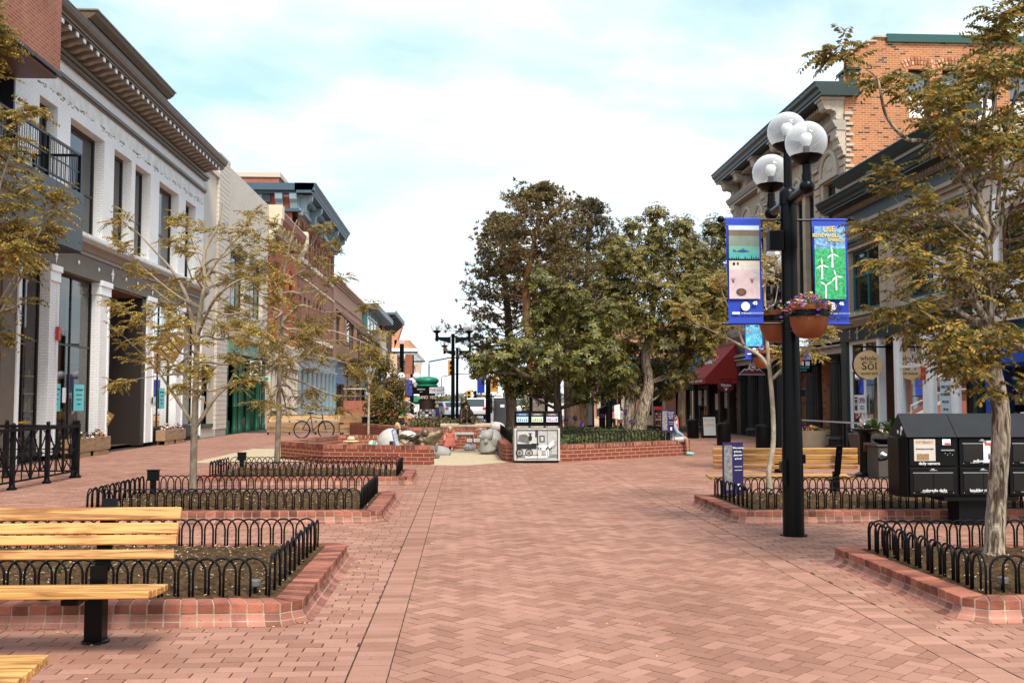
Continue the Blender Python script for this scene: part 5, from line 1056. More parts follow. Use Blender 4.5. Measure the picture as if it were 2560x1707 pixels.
# near left tree (trunk just outside the frame)
tr=[(-4.25,8.6,.1,.075),(-4.22,8.6,1.4,.06),(-4.2,8.55,2.4,.05),(-4.15,8.5,3.4,.035),(-4.1,8.5,4.6,.018),(-4.1,8.45,5.3,.008)]
rg=random.Random(3); lb=[]
for x,y,Y,h in ((150,512,8.1,.28),(60,560,8.5,.25),(130,590,8.6,.24),(40,615,8.0,.22),(60,490,9.0,.34),(105,330,8.2,.46),(70,385,8.8,.42),(20,400,8.6,.4),(40,165,8.5,.62),(20,70,8.4,.72),(-60,300,8.0,.5),(-90,480,8.6,.35),(-150,200,8.5,.6),(-20,-40,8.6,.8),(-120,-60,8.3,.8),(-170,380,8.8,.45),(-180,560,8.2,.3)): lb.append(limb_to(tr,x-62,y,Y,h,.024,up=.3))
grow_tree('locust_tree','golden locust tree whose leafy branches reach in at the upper left edge',tr,lb,11,GOLD2,BARKT,.055,.026,.24,spread=.28,twigs=3.8,fper=2,group='young golden locust trees')
# second bed tree
b0=(-3.97,14.3); P=lambda x,y,Y=14.3:tuple(D(x,y,Y))
tr=[(*P(443,1128),.052),(*P(446,1000),.047),(*P(449,900),.044),(*P(454,770),.038),(*P(469,645),.028),(*P(470,580),.02),(*P(500,520),.014),(*P(512,462),.006)]
lb=[[(*P(447,985),.03),(*P(492,930),.026),(*P(525,880),.018),(*P(565,800),.006)],[(*P(445,975),.028),(*P(405,925),.022),(*P(350,850),.014),(*P(296,782),.006)],
[(*P(452,800),.035),(*P(425,692),.028),(*P(398,630),.02),(*P(363,580),.013),(*P(318,540),.005)],[(*P(470,640),.026),(*P(512,585),.018),(*P(560,530),.006)],[(*P(454,770),.025),(*P(500,690,13.9),.02),(*P(560,650,13.6),.012),(*P(600,640,13.5),.005)]]
for x,y,Y,h in ((480,560,14.9,.62),(420,600,13.7,.55),(590,600,14.6,.6),(540,640,14.9,.55),(590,700,14,.48),(560,760,13.6,.42),(520,720,15.1,.46),(340,660,14.8,.5),(330,740,13.8,.42),(385,700,14.9,.45),(370,810,14.9,.36),(335,860,14.1,.33),(440,770,13.5,.42),(410,880,13.6,.3),(500,840,14.9,.33),(590,820,14.5,.36),(540,880,13.8,.3),(470,880,13.4,.28),(380,760,13.4,.38),(310,600,14.2,.5),(430,520,14.5,.62),(540,560,14.0,.65)): lb.append(limb_to(tr,x,y,Y,h,.02))
grow_tree('locust_tree','slim golden locust tree standing in the second left soil bed',tr,lb,22,GOLD,BARKT,.056,.026,.22,spread=.34,twigs=2.4,group='young golden locust trees',fper=2)
# third bed tree
P=lambda x,y,Y=19.6:tuple(D(x,y,Y))
tr=[(*P(636,1064),.056),(*P(640,960),.05),(*P(641,880),.047),(*P(648,760),.042),(*P(645,690),.034),(*P(655,610),.026),(*P(668,550),.02),(*P(682,505),.007)]
lb=[[(*P(648,790),.04),(*P(700,765,19.2),.028),(*P(770,755,18.8),.018),(*P(850,790,18.6),.006)],[(*P(648,740),.035),(*P(690,700),.026),(*P(740,715),.018),(*P(800,715),.006)],[(*P(645,690),.03),(*P(625,640),.02),(*P(590,600),.007)],[(*P(641,860),.03),(*P(700,880),.02),(*P(770,905,19),.013),(*P(830,905,18.8),.006)],[(*P(650,650),.028),(*P(690,620),.018),(*P(730,600),.007)]]
for x,y,Y,h in ((650,560,19.2,.75),(720,560,19.9,.75),(610,560,19.8,.7),(740,660,19.4,.6),(690,660,20.3,.6),(600,680,19,.52),(570,640,19.9,.58),(560,760,19.6,.42),(590,790,18.8,.4),(610,850,20.2,.36),(680,830,18.6,.38),(740,810,20,.42),(800,830,19.4,.42),(690,900,20.1,.3),(740,940,19.2,.28),(620,930,18.9,.26),(780,870,19.8,.36),(700,760,18.5,.45),(640,720,18.6,.5),(580,700,20.3,.5),(660,930,20.2,.27),(820,780,20,.44),(720,740,20.6,.46),(600,860,19.3,.34)): lb.append(limb_to(tr,x,y,Y,h,.024))
grow_tree('locust_tree','bushier golden locust tree standing in the third left soil bed',tr,lb,33,GOLD2,BARKT,.06,.029,.26,spread=.42,twigs=3.3,group='young golden locust trees',fper=2)
# near right tree
P=lambda x,y,Y=8.45:tuple(D(x,y,Y))
tr=[(*P(2283,1278),.088),(*P(2289,1150),.080),(*P(2299,1000),.077),(*P(2296,920),.073),(*P(2285,850),.056),(*P(2272,740),.046),(*P(2270,630),.038),(*P(2270,545),.034),(*P(2257,478),.026),(*P(2240,420),.02),(*P(2225,320),.013),(*P(2215,230),.007)]
lb=[[(*P(2272,745),.034),(*P(2250,699,8.3),.03),(*P(2231,660,8.2),.026),(*P(2194,637,8.1),.02),(*P(2150,628,8.0),.012),(*P(2100,610,7.9),.005)],
[(*P(2274,760),.03),(*P(2219,723,8.6),.024),(*P(2194,703,8.7),.02),(*P(2134,685,8.8),.012),(*P(2110,690,8.8),.005)],
[(*P(2270,545),.03),(*P(2231,522,8.5),.026),(*P(2189,515,8.6),.021),(*P(2120,490,8.7),.014),(*P(2060,505,8.8),.005)],
[(*P(2258,478),.03),(*P(2219,395,8.3),.027),(*P(2189,368,8.2),.024),(*P(2108,328,8.1),.019),(*P(2078,313,8.0),.017),(*P(2044,259,7.9),.013),(*P(2014,193,7.9),.009),(*P(1995,160,7.9),.004)],
[(*P(2272,560),.032),(*P(2300,500,8.4),.026),(*P(2335,455,8.3),.02),(*P(2380,400,8.3),.008)],[(*P(2240,420),.024),(*P(2252,300,8.4),.018),(*P(2277,200,8.4),.01),(*P(2270,140,8.4),.005)],[(*P(2290,480),.02),(*P(2310,300,8.6),.018),(*P(2330,180,8.7),.012),(*P(2348,95,8.7),.005)]]
for x,y,Y,h in ((2060,290,8.5,.68),(2130,270,8.7,.72),(2160,320,7.9,.7),(2200,270,8.8,.75),(2020,240,8.3,.7),(2150,400,8.9,.64),(2240,230,8.0,.78),(2330,240,8.0,.7),(2300,130,8.4,.8),(2345,60,8.6,.85),(1975,540,8.3,.54),(1990,480,8.4,.58),(2090,500,7.9,.58),(2150,560,9.1,.54),(2290,400,8.0,.62),(2345,330,8.8,.64),(2100,740,8.2,.42),(2180,760,8.9,.4),(2170,820,8.0,.36),(2230,830,8.7,.35),(2300,780,7.9,.42),(2345,800,8.4,.4),(2340,690,8.7,.46),(2345,600,8.2,.5),(2280,860,8.8,.33),(2330,880,8.1,.33),(2120,790,8.6,.38),(2410,300,8.5,.6),(2420,520,8.4,.52),(2420,740,8.5,.42),(2240,640,9.1,.48)): lb.append(limb_to(tr,x+(85 if x<2120 else 40 if x<2220 else 0),y,Y,h,.022))
grow_tree('coffee_tree','rough barked golden tree standing in the near right soil bed',tr,lb,44,leafmat('olive_amber_leaf',(.075,.085,.024),(.50,.27,.05),.40,mid=(.19,.165,.042)),BARKG,.064,.036,.27,spread=.33,twigs=1.9,fper=2)
# slim pale tree behind the newspaper boxes
P=lambda x,y,Y=13.9:tuple(D(x,y,Y))
tr=[(*P(1769,1130),.045),(*P(1766,1083),.036),(*P(1776,1019),.034),(*P(1775,941),.032),(*P(1769,864),.03),(*P(1763,799),.025),(*P(1757,700),.018),(*P(1752,600),.015),(*P(1745,540),.007)]
lb=[[(*P(1769,850),.03),(*P(1739,823),.026),(*P(1709,792),.022),(*P(1650,763),.013),(*P(1607,736),.005)],[(*P(1775,870),.026),(*P(1790,845),.022),(*P(1830,815),.014),(*P(1880,780),.006)],[(*P(1709,792),.02),(*P(1690,740),.013),(*P(1665,690),.005)]]
for x,y,Y,h in ((1700,680,14.3,.68),(1740,620,13.5,.78),(1790,650,14,.72),(1780,560,13.8,.8),(1850,800,13.4,.56)): lb.append(limb_to(tr,x,y,Y,h,.014))
grow_tree('young_tree','slim pale barked young tree between the park bench and the tall black lamp post',tr,lb,55,GOLD,BARKP,.055,.026,.22,spread=.3,twigs=2.6,fper=2,nnode=3)
# ---------------------------------------------------------------- chestnut trees in the raised planter
CHN=leafmat('chestnut_leaf',(.03,.036,.009),(.25,.21,.042),.28,.45,mid=(.11,.108,.023)); CHN2=leafmat('chestnut_leaf_gold',(.036,.036,.010),(.32,.25,.058),.3,.45,mid=(.15,.125,.028)); CANDLE=mat('cream_blossom',(.50,.36,.18),.8,island=.3)
def palmate(m,p,d,L,rg,n=6):
    d=d.normalized(); u=d.orthogonal().normalized(); v=d.cross(u); a0=rg.uniform(0,2*PI)
    for k in range(n):
        a=a0+2*PI*k/n; o=(u*math.cos(a)+v*math.sin(a)); dr=(o*.95+d*.25+Vector((0,0,-.42))).normalized(); l=L*rg.uniform(.75,1.1); s=dr.cross(d); s=s.normalized()*l*.19
        c=p+dr*l*.62; t=p+dr*l+Vector((0,0,-.08*l)); m.v+=[tuple(p),tuple(c+s),tuple(t),tuple(c-s)]; q=len(m.v); m.f.append([q-4,q-3,q-2,q-1]); m.m.append(0)
def crown_tree(name,label,tr,lobes,seed,leaf,barkm,dens=9.5,L=.17,candles=0,kind='palm',group=None):
    rg=random.Random(seed); base=Vector(tr[0][0][:3]); root=thing(name,label,'tree',tuple(base),group=group); tb=MB()
    for t in tr:
        o,r=cat([(*(Vector(p[:3])-base),p[3]) for p in t],6); r[0]*=1.2; tb.tube(o,r,10)
    tb.build('trunk',barkm,root,smooth='all'); lf=MB(); br=MB(); cd_=MB(); t0=tr[0]
    for (c,rad) in lobes:
        c=Vector(c)-base; ax=(1.0*rad,1.0*rad,.92*rad)
        # limb towards the lobe
        best=min((Vector(p[:3])-base for t in tr for p in t[1:]),key=lambda q:(q-c).length+max(0,q.z-c.z)*3)
        br.tube([best,best.lerp(c,.5)+Vector((rg.gauss(0,.1),rg.gauss(0,.1),-.12*rad)),c],[.05,.035,.012],6)
        n=int(dens*rad*rad*PI*4/ (L/.17)**1.2)
        for k in range(n):
            d=Vector((rg.gauss(0,1),rg.gauss(0,1),rg.gauss(0,1))).normalized(); q=rg.random()**.45
            nz=noise.noise(d*1.6+Vector((seed,c.x,c.z)))
            if nz<-.22 and q>.6: continue
            e=c+Vector((d.x*ax[0],d.y*ax[1],d.z*ax[2]))*(q*(.86+.42*nz))
            if q>.75 and rg.random()<.12: br.tube([c+(e-c)*.25,c+(e-c)*.65+Vector((0,0,.05)),e],[.014,.01,.004],4)
            if kind=='palm': palmate(lf,e,(d+Vector((0,0,.6))),L*rg.uniform(.7,1.15),rg)
            else:
                for k2 in range(7):
                    d2=Vector((rg.gauss(0,1),rg.gauss(0,1),rg.gauss(0,.7))).normalized(); s=d2.orthogonal().normalized()*L*.28; p0=e+Vector((rg.gauss(0,L),rg.gauss(0,L),rg.gauss(0,L))); lf.quad(tuple(p0),tuple(p0+d2*L*.5+s),tuple(p0+d2*L),tuple(p0+d2*L*.5-s))
            if candles and q>.8 and d.z>-.2 and rg.random()<candles:
                z=e+Vector((0,0,.03)); 
                for s in range(4): cd_.ball(tuple(z+Vector((rg.gauss(0,.02),rg.gauss(0,.02),.034*s))),.026-.004*s,5,4)
    br.build('branches',barkm,root,smooth='all'); lf.build('foliage',leaf,root,recalc=False)
    if cd_.v: cd_.build('blossom',CANDLE,root,kind='stuff')
    return root
def LB(lst): return [(tuple(D(x,y,Y)),r*Y/2287*1.02) for x,y,Y,r in lst]
q=lambda x,y,Y,r:(*D(x,y,Y),r)
crown_tree('chestnut_tree','leafy green chestnut tree rising behind the recycling station',[[q(1283,1006,28.5,.15),q(1281,940,28.5,.12),q(1278,860,28.5,.10),q(1276,760,28.5,.07),q(1290,640,28.5,.03)],[q(1270,920,28.5,.085),q(1245,880,28,.08),q(1200,858,27.5,.06),q(1150,820,27.5,.03)],[q(1281,880,28.5,.08),q(1308,835,28.8,.06),q(1350,760,29,.03)]],
 LB([(1245,640,28.6,48),(1290,690,28.2,66),(1250,730,28.8,62),(1350,740,28.2,70),(1200,790,28,55),(1150,820,27.6,52),(1100,845,27.6,36),(1180,860,28.6,58),(1260,820,27.6,66),(1330,820,27.4,70),(1390,800,28,62),(1420,850,28,50),(1350,875,28.6,52),(1240,880,28.8,52),(1110,830,28.5,36),(1330,900,28.4,36),(1180,890,28.8,34),(1400,890,28.5,36),(1080,815,27.8,20),(1400,720,28.8,48)]),5,CHN,BARKD,27,.17,.03,group='chestnut trees in the raised planter')
crown_tree('chestnut_tree','tall chestnut tree with two leaning grey trunks and cream blossom candles',[[q(1447,992,31,.20),q(1447,930,31,.19),q(1462,850,31,.15),q(1495,770,31,.11),q(1500,650,31,.07),q(1503,520,31,.03)],[q(1466,996,30.6,.23),q(1480,930,30.5,.2),q(1490,880,30.5,.16),q(1484,800,30.5,.13),q(1530,760,30.5,.10),q(1570,720,30,.06)]],
 LB([(1505,490,31,36),(1500,540,31,54),(1470,590,30.5,62),(1540,590,31.4,66),(1415,590,31,50),(1590,640,31,62),(1500,650,30,70),(1430,660,31.5,62),(1560,700,30,72),(1620,700,31,56),(1470,730,30,66),(1530,780,30.5,70),(1600,790,31,60),(1640,750,31.4,48),(1440,800,31,52),(1555,850,31,54),(1460,880,31,46),(1530,890,31.5,36),(1580,825,31,34),(1500,850,31.6,50),(1390,640,31.4,40),(1420,560,32,44),(1450,520,32,36),(1560,520,31.6,44),(1600,580,31.4,54),(1640,640,31,52),(1610,660,30.4,56),(1590,740,30.2,56),(1420,710,30.5,56),(1400,830,30,50)]),6,CHN2,BARKG,30,.17,.05,group='chestnut trees in the raised planter')
crown_tree('chestnut_tree','chestnut tree furthest right, standing between the other chestnuts and the stone building',[[q(1565,985,38,.17),q(1568,880,38,.14),q(1590,740,38,.09),q(1630,600,38,.03)]],
 LB([(1640,525,38,40),(1650,580,38,50),(1625,640,38,46),(1668,650,38,42),(1650,720,38.5,52),(1620,750,38,50),(1660,735,38,34),(1585,560,38,40),(1690,560,38.5,30),(1690,660,38,36),(1670,520,38,36),(1600,640,38,50)]),8,CHN2,BARKD,34,.18,.05,group='chestnut trees in the raised planter')
# ---------------------------------------------------------------- pines behind
PINE=leafmat('pine_needles',(.05,.046,.022),(.24,.19,.09),.18,.6); PINE2=leafmat('pine_needles_dark',(.04,.038,.018),(.19,.15,.075),.18,.6); PINE3=leafmat('pine_needles_warm',(.06,.052,.02),(.28,.21,.085),.18,.6)
def pine(label,tr,prof,seed,leaf,barkm,nb=70,tz=.22,side=0):
    # prof: (height fraction along trunk, branch length)
    rg=random.Random(seed); base=Vector(tr[0][:3]); root=thing('pine_tree',label,'tree',tuple(base),group='pine trees behind the chestnuts'); o,r=cat([(*(Vector(p[:3])-base),p[3]) for p in tr],8); tb=MB(); tb.tube(o,r,10); tb.build('trunk',barkm,root,smooth='all'); br=MB(); lf=MB()
    def tuft(p,d):
        d=d.normalized()
        for k in range(13):
            v=(d*.75+Vector((rg.gauss(0,.7),rg.gauss(0,.7),rg.gauss(.1,.65)))).normalized(); s=v.orthogonal().normalized(); s=(s*math.cos(k)+v.cross(s)*math.sin(k))*.024; l=tz*rg.uniform(.7,1.2)
            lf.quad(tuple(p-s*.3),tuple(p+v*l*.5+s),tuple(p+v*l),tuple(p+v*l*.5-s))
    for k in range(nb):
        f=(k+.5)/nb; f=prof[0][0]+(prof[-1][0]-prof[0][0])*f
        for (a,la),(b,lb_) in zip(prof[:-1],prof[1:]):
            if a<=f<=b: bl=la+(lb_-la)*(f-a)/(b-a)
        p=o[int(f*(len(o)-1))]; az=k*2.4+rg.uniform(-.4,.4); bl*=rg.uniform(.6,1.12); el=rg.uniform(-.05,.35)+.5*max(0,f-.7); d=Vector((math.cos(az),math.sin(az),el))
        pts=[p.copy()]; qq=p.copy(); n=7
        for i in range(n):
            d=(d+Vector((rg.gauss(0,.1),rg.gauss(0,.1),rg.gauss(.05,.08)))).normalized(); qq=qq+d*bl/n; pts.append(qq.copy())
            if i>=2:
                for j in range(2+(i>3)):
                    off=Vector((rg.gauss(0,1),rg.gauss(0,1),rg.gauss(0,.45)))*(.09+.03*i)*min(1,bl/1.4); br.tube([qq,qq+off],[.009,.005],4); tuft(qq+off,off+d*.2+Vector((0,0,.1)))
        br.tube(pts,[.045*(1-f*.6)*(1-.8*i/n) for i in range(n+1)],5)
    for j in range(6): tuft(o[-1]-Vector((0,0,j*.12)),Vector((rg.gauss(0,.5),rg.gauss(0,.5),1)))
    br.build('branches',barkm,root,smooth='all'); lf.build('foliage',leaf,root,recalc=False); return root
pine('open conical pine at the left end of the tree group',[q(1176,990,43,.26),q(1172,850,43,.22),q(1165,700,43,.15),q(1152,590,43,.09),q(1150,495,43,.03)],[(.18,2.3),(.3,2.7),(.5,2.2),(.75,1.45),(.9,.8),(1,.3)],1,PINE,BARKD,135,.2)
pine('orange barked pine, tallest of the tree group',[q(1235,990,40,.25),q(1218,800,40,.2),q(1208,668,40,.15),q(1222,580,40,.11),q(1231,536,40,.08),q(1238,477,40,.05),q(1242,437,40,.02)],[(.3,1.2),(.5,1.9),(.7,1.9),(.85,1.3),(.93,.7),(1,.3)],2,PINE3,BARKO,100,.2)
pine('dark dense pine behind the chestnut crowns',[q(1330,990,50,.42),q(1345,800,50,.3),q(1350,650,50,.18),q(1352,460,50,.03)],[(.35,2.6),(.55,2.7),(.75,2.3),(.9,1.3),(1,.3)],3,PINE2,BARKD,140,.26)
pine('thick trunked pine with brown foliage in the middle of the tree group',[q(1315,985,46,.40),q(1310,850,46,.34),q(1300,700,46,.2),q(1290,560,46,.05)],[(.35,2.3),(.6,2.4),(.8,1.8),(1,.4)],4,PINE3,BARKD,110,.24)
# ---------------------------------------------------------------- small trees further along the mall, street trees
MIX=leafmat('small_tree_leaf',(.03,.032,.008),(.19,.14,.03),.3)
crown_tree('young_tree','small leafy young tree by the black bins on the left side of the mall',[[q(879,998,42,.05),q(882,930,42,.045),q(885,850,42,.02)]],LB([(882,840,42,24),(860,880,42,26),(905,890,42,32),(885,925,42,30),(920,940,42,20),(855,935,42,20),(880,965,42,22),(905,965,42,18)]),31,MIX,BARKT,26,.13,0,'leaf',group='small young trees on the mall')
crown_tree('young_tree','thin stemmed young tree left of the small leafy tree, with a sparse crown',[[q(846,1003,38,.05),q(848,900,38,.04),q(852,800,38,.02)]],LB([(850,800,38,18),(836,830,38,16),(868,830,38,18),(845,870,38,14)]),32,MIX,BARKP,14,.12,0,'leaf',group='small young trees on the mall')
STRT=[leafmat('street_leaf_a',(.05,.05,.018),(.20,.16,.06),.2),leafmat('street_leaf_b',(.07,.065,.03),(.24,.20,.09),.2),leafmat('street_leaf_c',(.06,.065,.045),(.19,.19,.13),.2)]
for i,(x,y,Y,rp,wd,l) in enumerate(((1012,945,96,26,.9,'round street tree nearest the green domed kiosk'),(1030,950,118,24,.9,'street tree just right of the green domed kiosk'),(1060,955,150,22,1,'street tree behind the two centre lamp posts'),(1002,960,84,20,.9,'low leafy tree right behind the poster kiosk'),(1078,962,210,18,1,'far street tree beside the left of the roadway'),(1138,958,190,18,1,'far street tree on the right of the roadway, nearer'),(1128,965,260,14,1,'farthest street tree on the right of the roadway'),(1160,940,120,26,1,'street tree behind the grey portable toilet'),(1230,930,80,24,.9,'amber street tree behind the chestnut trunks'),(1350,950,92,26,.9,'small tree beyond the thick trunked pine'))):
    h=D(x,y,Y); g0=(h.x,h.y,0); R_=rp*Y/2287; rr=random.Random(i)
    lob=[((h.x+rr.uniform(-.7,.7)*R_,h.y+rr.uniform(-.6,.6)*R_,h.z+rr.uniform(-.7,.9)*R_),R_*rr.uniform(.45,.7)) for k in range(7)]
    crown_tree('street_tree',l,[[(*g0,.2),(h.x,h.y,h.z*.5,.16),(h.x,h.y,h.z,.08)]],lob,60+i,STRT[(0,0,1,0,2,1,2,1,0,0)[i]],BARKD,9 if Y>100 else 12,.3 if Y<130 else .5,0,'leaf',group='street trees beyond the mall')
rr=random.Random(5); m=MB()
for k in range(2600):
    x=rr.uniform(-160,160); y=rr.uniform(560,760); hz=5+3*noise.noise((x*.03,y*.02,0))+2*noise.noise((x*.12,0,1)); z=rr.uniform(0,1)*hz; d=Vector((rr.gauss(0,1),rr.gauss(0,1),rr.gauss(0,1))).normalized(); s=d.orthogonal().normalized()*1.3; p=Vector((x,y,z)); m.quad(tuple(p),tuple(p+d*1.2+s),tuple(p+d*2.6),tuple(p+d*1.2-s))
tag(m.build('distant_trees',STRT[2],recalc=False),'hazy line of distant trees closing the end of the street','trees',kind='stuff')
# ================================================================ street lamps
def globemat():
    m=bpy.data.materials.new('lamp_globe'); m.use_nodes=True; nt=m.node_tree; nt.nodes.clear(); N=nt.nodes.new; L=nt.links.new
    o=N('ShaderNodeOutputMaterial'); t=N('ShaderNodeBsdfTransparent'); t.inputs[0].default_value=(.95,.97,.98,1); p=N('ShaderNodeBsdfPrincipled'); p.inputs['Base Color'].default_value=(.9,.92,.93,1); p.inputs['Roughness'].default_value=.04
    lw=N('ShaderNodeLayerWeight'); lw.inputs[0].default_value=.35; mr=N('ShaderNodeMapRange'); mr.inputs[3].default_value=.17; mr.inputs[4].default_value=.85; L(lw.outputs['Facing'],mr.inputs[0]); mx=N('ShaderNodeMixShader'); L(mr.outputs[0],mx.inputs[0]); L(t.outputs[0],mx.inputs[1]); L(p.outputs[0],mx.inputs[2]); L(mx.outputs[0],o.inputs[0]); return m
GLOBE=globemat(); BULB=mat('frosted_bulb',(.75,.76,.72),.3); FIT=mat('dark_fitting',(.03,.032,.035),.4)
def globe(t,c,r=.22,base=True):
    m=MB(); pr=[(r*math.sin(a),-r*math.cos(a)) for a in [PI*(.14+.86*k/16) for k in range(17)]]; pr[-1]=(1e-4,r)
    vs=[];n=32
    m.lathe(pr,c,n); g=m.build('globe',GLOBE,t,smooth='all')
    m=MB(); m.cyl((c[0],c[1],c[2]-r*.8),(c[0],c[1],c[2]-r*.55),r*.42,r*.36,14); m.cyl((c[0],c[1],c[2]-r*.55),(c[0],c[1],c[2]-r*.2),r*.16,None,10); m.build('socket',FIT,g)
    m=MB(); m.lathe([(r*.16,-r*.22),(r*.26,0),(r*.3,r*.25),(r*.22,r*.4)],c,12); m.build('bulb',BULB,g,smooth=True)
    m=MB(); m.lathe([(r*.18,-r*1.12),(r*.52,-r*.98),(r*.74,-r*.74),(r*.76,-r*.68)],c,24); m.build('globe_cup',BLACK,t,smooth=True)
def lamp3(loc,label,rz=0):
    t=thing('street_lamp',label,'street lamp',loc,group='tall three globe lamp posts'); m=MB()
    m.lathe([(.15,0),(.15,.012),(.118,.015),(.116,.8),(.108,1.4),(.096,2.2),(.088,3.0),(.088,3.22),(.094,3.23),(.094,3.72),(.088,3.74)],n=28); m.lathe([(.105,3.72),(.105,3.86),(.085,3.9),(.06,3.92)],n=20); m.lathe([(.048,3.9),(.048,4.4)],n=14); m.build('post',BLACK,t,smooth=True)
    m=MB(); m.box(-.14,-.1,-.05,.05,.72,.82); m.cyl((-.13,-.1,.55),(-.13,-.1,.85),.02); m.cut(); m.box(.09,.14,-.04,.04,.8,.9); m.cut(); m.box(.09,.15,-.04,.04,1.55,1.63); m.cut(); m.box(-.24,-.08,-.07,.07,3.2,3.42); m.build('fitting',BLACK,t,bevel=.006)
    globe(t,(0,0,4.57))
    for s,dx in ((-1,-.045),(1,.04)):
        a=MB(); e=(dx,s*.75,3.77); a.tube([(0,0,3.77),(dx*.85,s*.64,3.77)],.05,12); a.ball(e,.082,14,10); a.cyl((e[0],e[1],e[2]),(e[0],e[1],e[2]+.14),.052); a.cyl((e[0],e[1],e[2]+.14),(e[0],e[1],e[2]+.24),.045); a.build('arm',BLACK,t,smooth=True); globe(t,(e[0],e[1],4.25 if s<0 else 4.27))
    for z in (3.55,2.37):
        a=MB(); a.tube([(-.78,0,z),(.72,0,z)],.013,8)
        if z>3: a.ball((-.78,0,z),.042,12,8); a.ball((.72,0,z),.042,12,8)
        a.build('banner_rod',BLACK,t,smooth=True)
    return t
LP=(3.68,11.06,0); lamp3(LP,'tall black lamp post with three globes in the right foreground'); LQ=(6.62,20.7,0); lamp3(LQ,'tall black three globe lamp post half hidden behind the foreground lamp post')
BLUEC=mat('royal_blue_banner',(.014,.045,.38),.6,var=.12,vs=3); 
def flat(name,c,**k): return mat(name,c,.65,**k)
def pquad(t,name,mt,x0,x1,z0,z1,y,wob): 
    m=MB(); n=8
    for k in range(n):
        za=z0+(z1-z0)*k/n; zb=z0+(z1-z0)*(k+1)/n; m.quad((x0,y+wob(x0,za),za),(x1,y+wob(x1,za),za),(x1,y+wob(x1,zb),zb),(x0,y+wob(x0,zb),zb))
    return m.build(name,mt,t,recalc=False)
def poly(t,name,mt,pts,y): m=MB(); m.add([(a,y,b) for a,b in pts],[tuple(range(len(pts)))]); return m.build(name,mt,t,recalc=False)
def ell(cx,cz,a,b,n=14): return [(cx+a*math.cos(2*PI*k/n),cz+b*math.sin(2*PI*k/n)) for k in range(n)]
def banner(loc,side,label,num,art):
    x0=.26 if side>0 else -.73; t=thing('lamp_banner',label,'banner',(loc[0]+x0,loc[1],2.37),group='blue children art banners on the lamp posts'); W,Hh=.40,1.185
    wob=lambda x,z: .010*math.sin(z*4.5+side)+.006*math.sin(z*11)
    m=MB(); n=16
    for k in range(n):
        za=Hh*k/n; zb=Hh*(k+1)/n; m.quad((.018*(1-k/n)*1.4,wob(0,za)-.012,za),(W+.02*(1-k/n),wob(W,za)-.012,za),(W+.02*(1-(k+1)/n),wob(W,zb)-.012,zb),(.018*(1-(k+1)/n)*1.4,wob(0,zb)-.012,zb))
    m.tube([(.0,0,0),(W+.02,0,0)],.016,8); m.tube([(0,0,Hh),(W,0,Hh)],.018,8); m.build('cloth',BLUEC,t,recalc=False)
    m=MB(); m.quad((.0,-.034,Hh-.075),(W,-.034,Hh-.075),(W,-.034,Hh-.07),(.0,-.034,Hh-.07)); m.build('seam',flat('pale_seam',(.1,.16,.55)),t)
    y=-.034; art(t,wob,W,Hh,y)
    text(num,.055,(W*.80,y-.004,.225),(1,0,0),(0,0,1),WHITE,t,bold=.002); poly(t,'sponsor_disc',WHITE,ell(W*.53,.19,.05,.05,24),y-.002)
    m=MB(); m.box(.06,.145,y-.003,y-.001,.10,.125); m.build('sponsor_patch',WHITE,t); text('ANB Bank',.025,(.215,y-.003,.112),(1,0,0),(0,0,1),WHITE,t); text('GRAFXGROUP',.025,(.335,y-.003,.112),(1,0,0),(0,0,1),flat('pale_blue_print',(.5,.6,.75)),t)
    return t
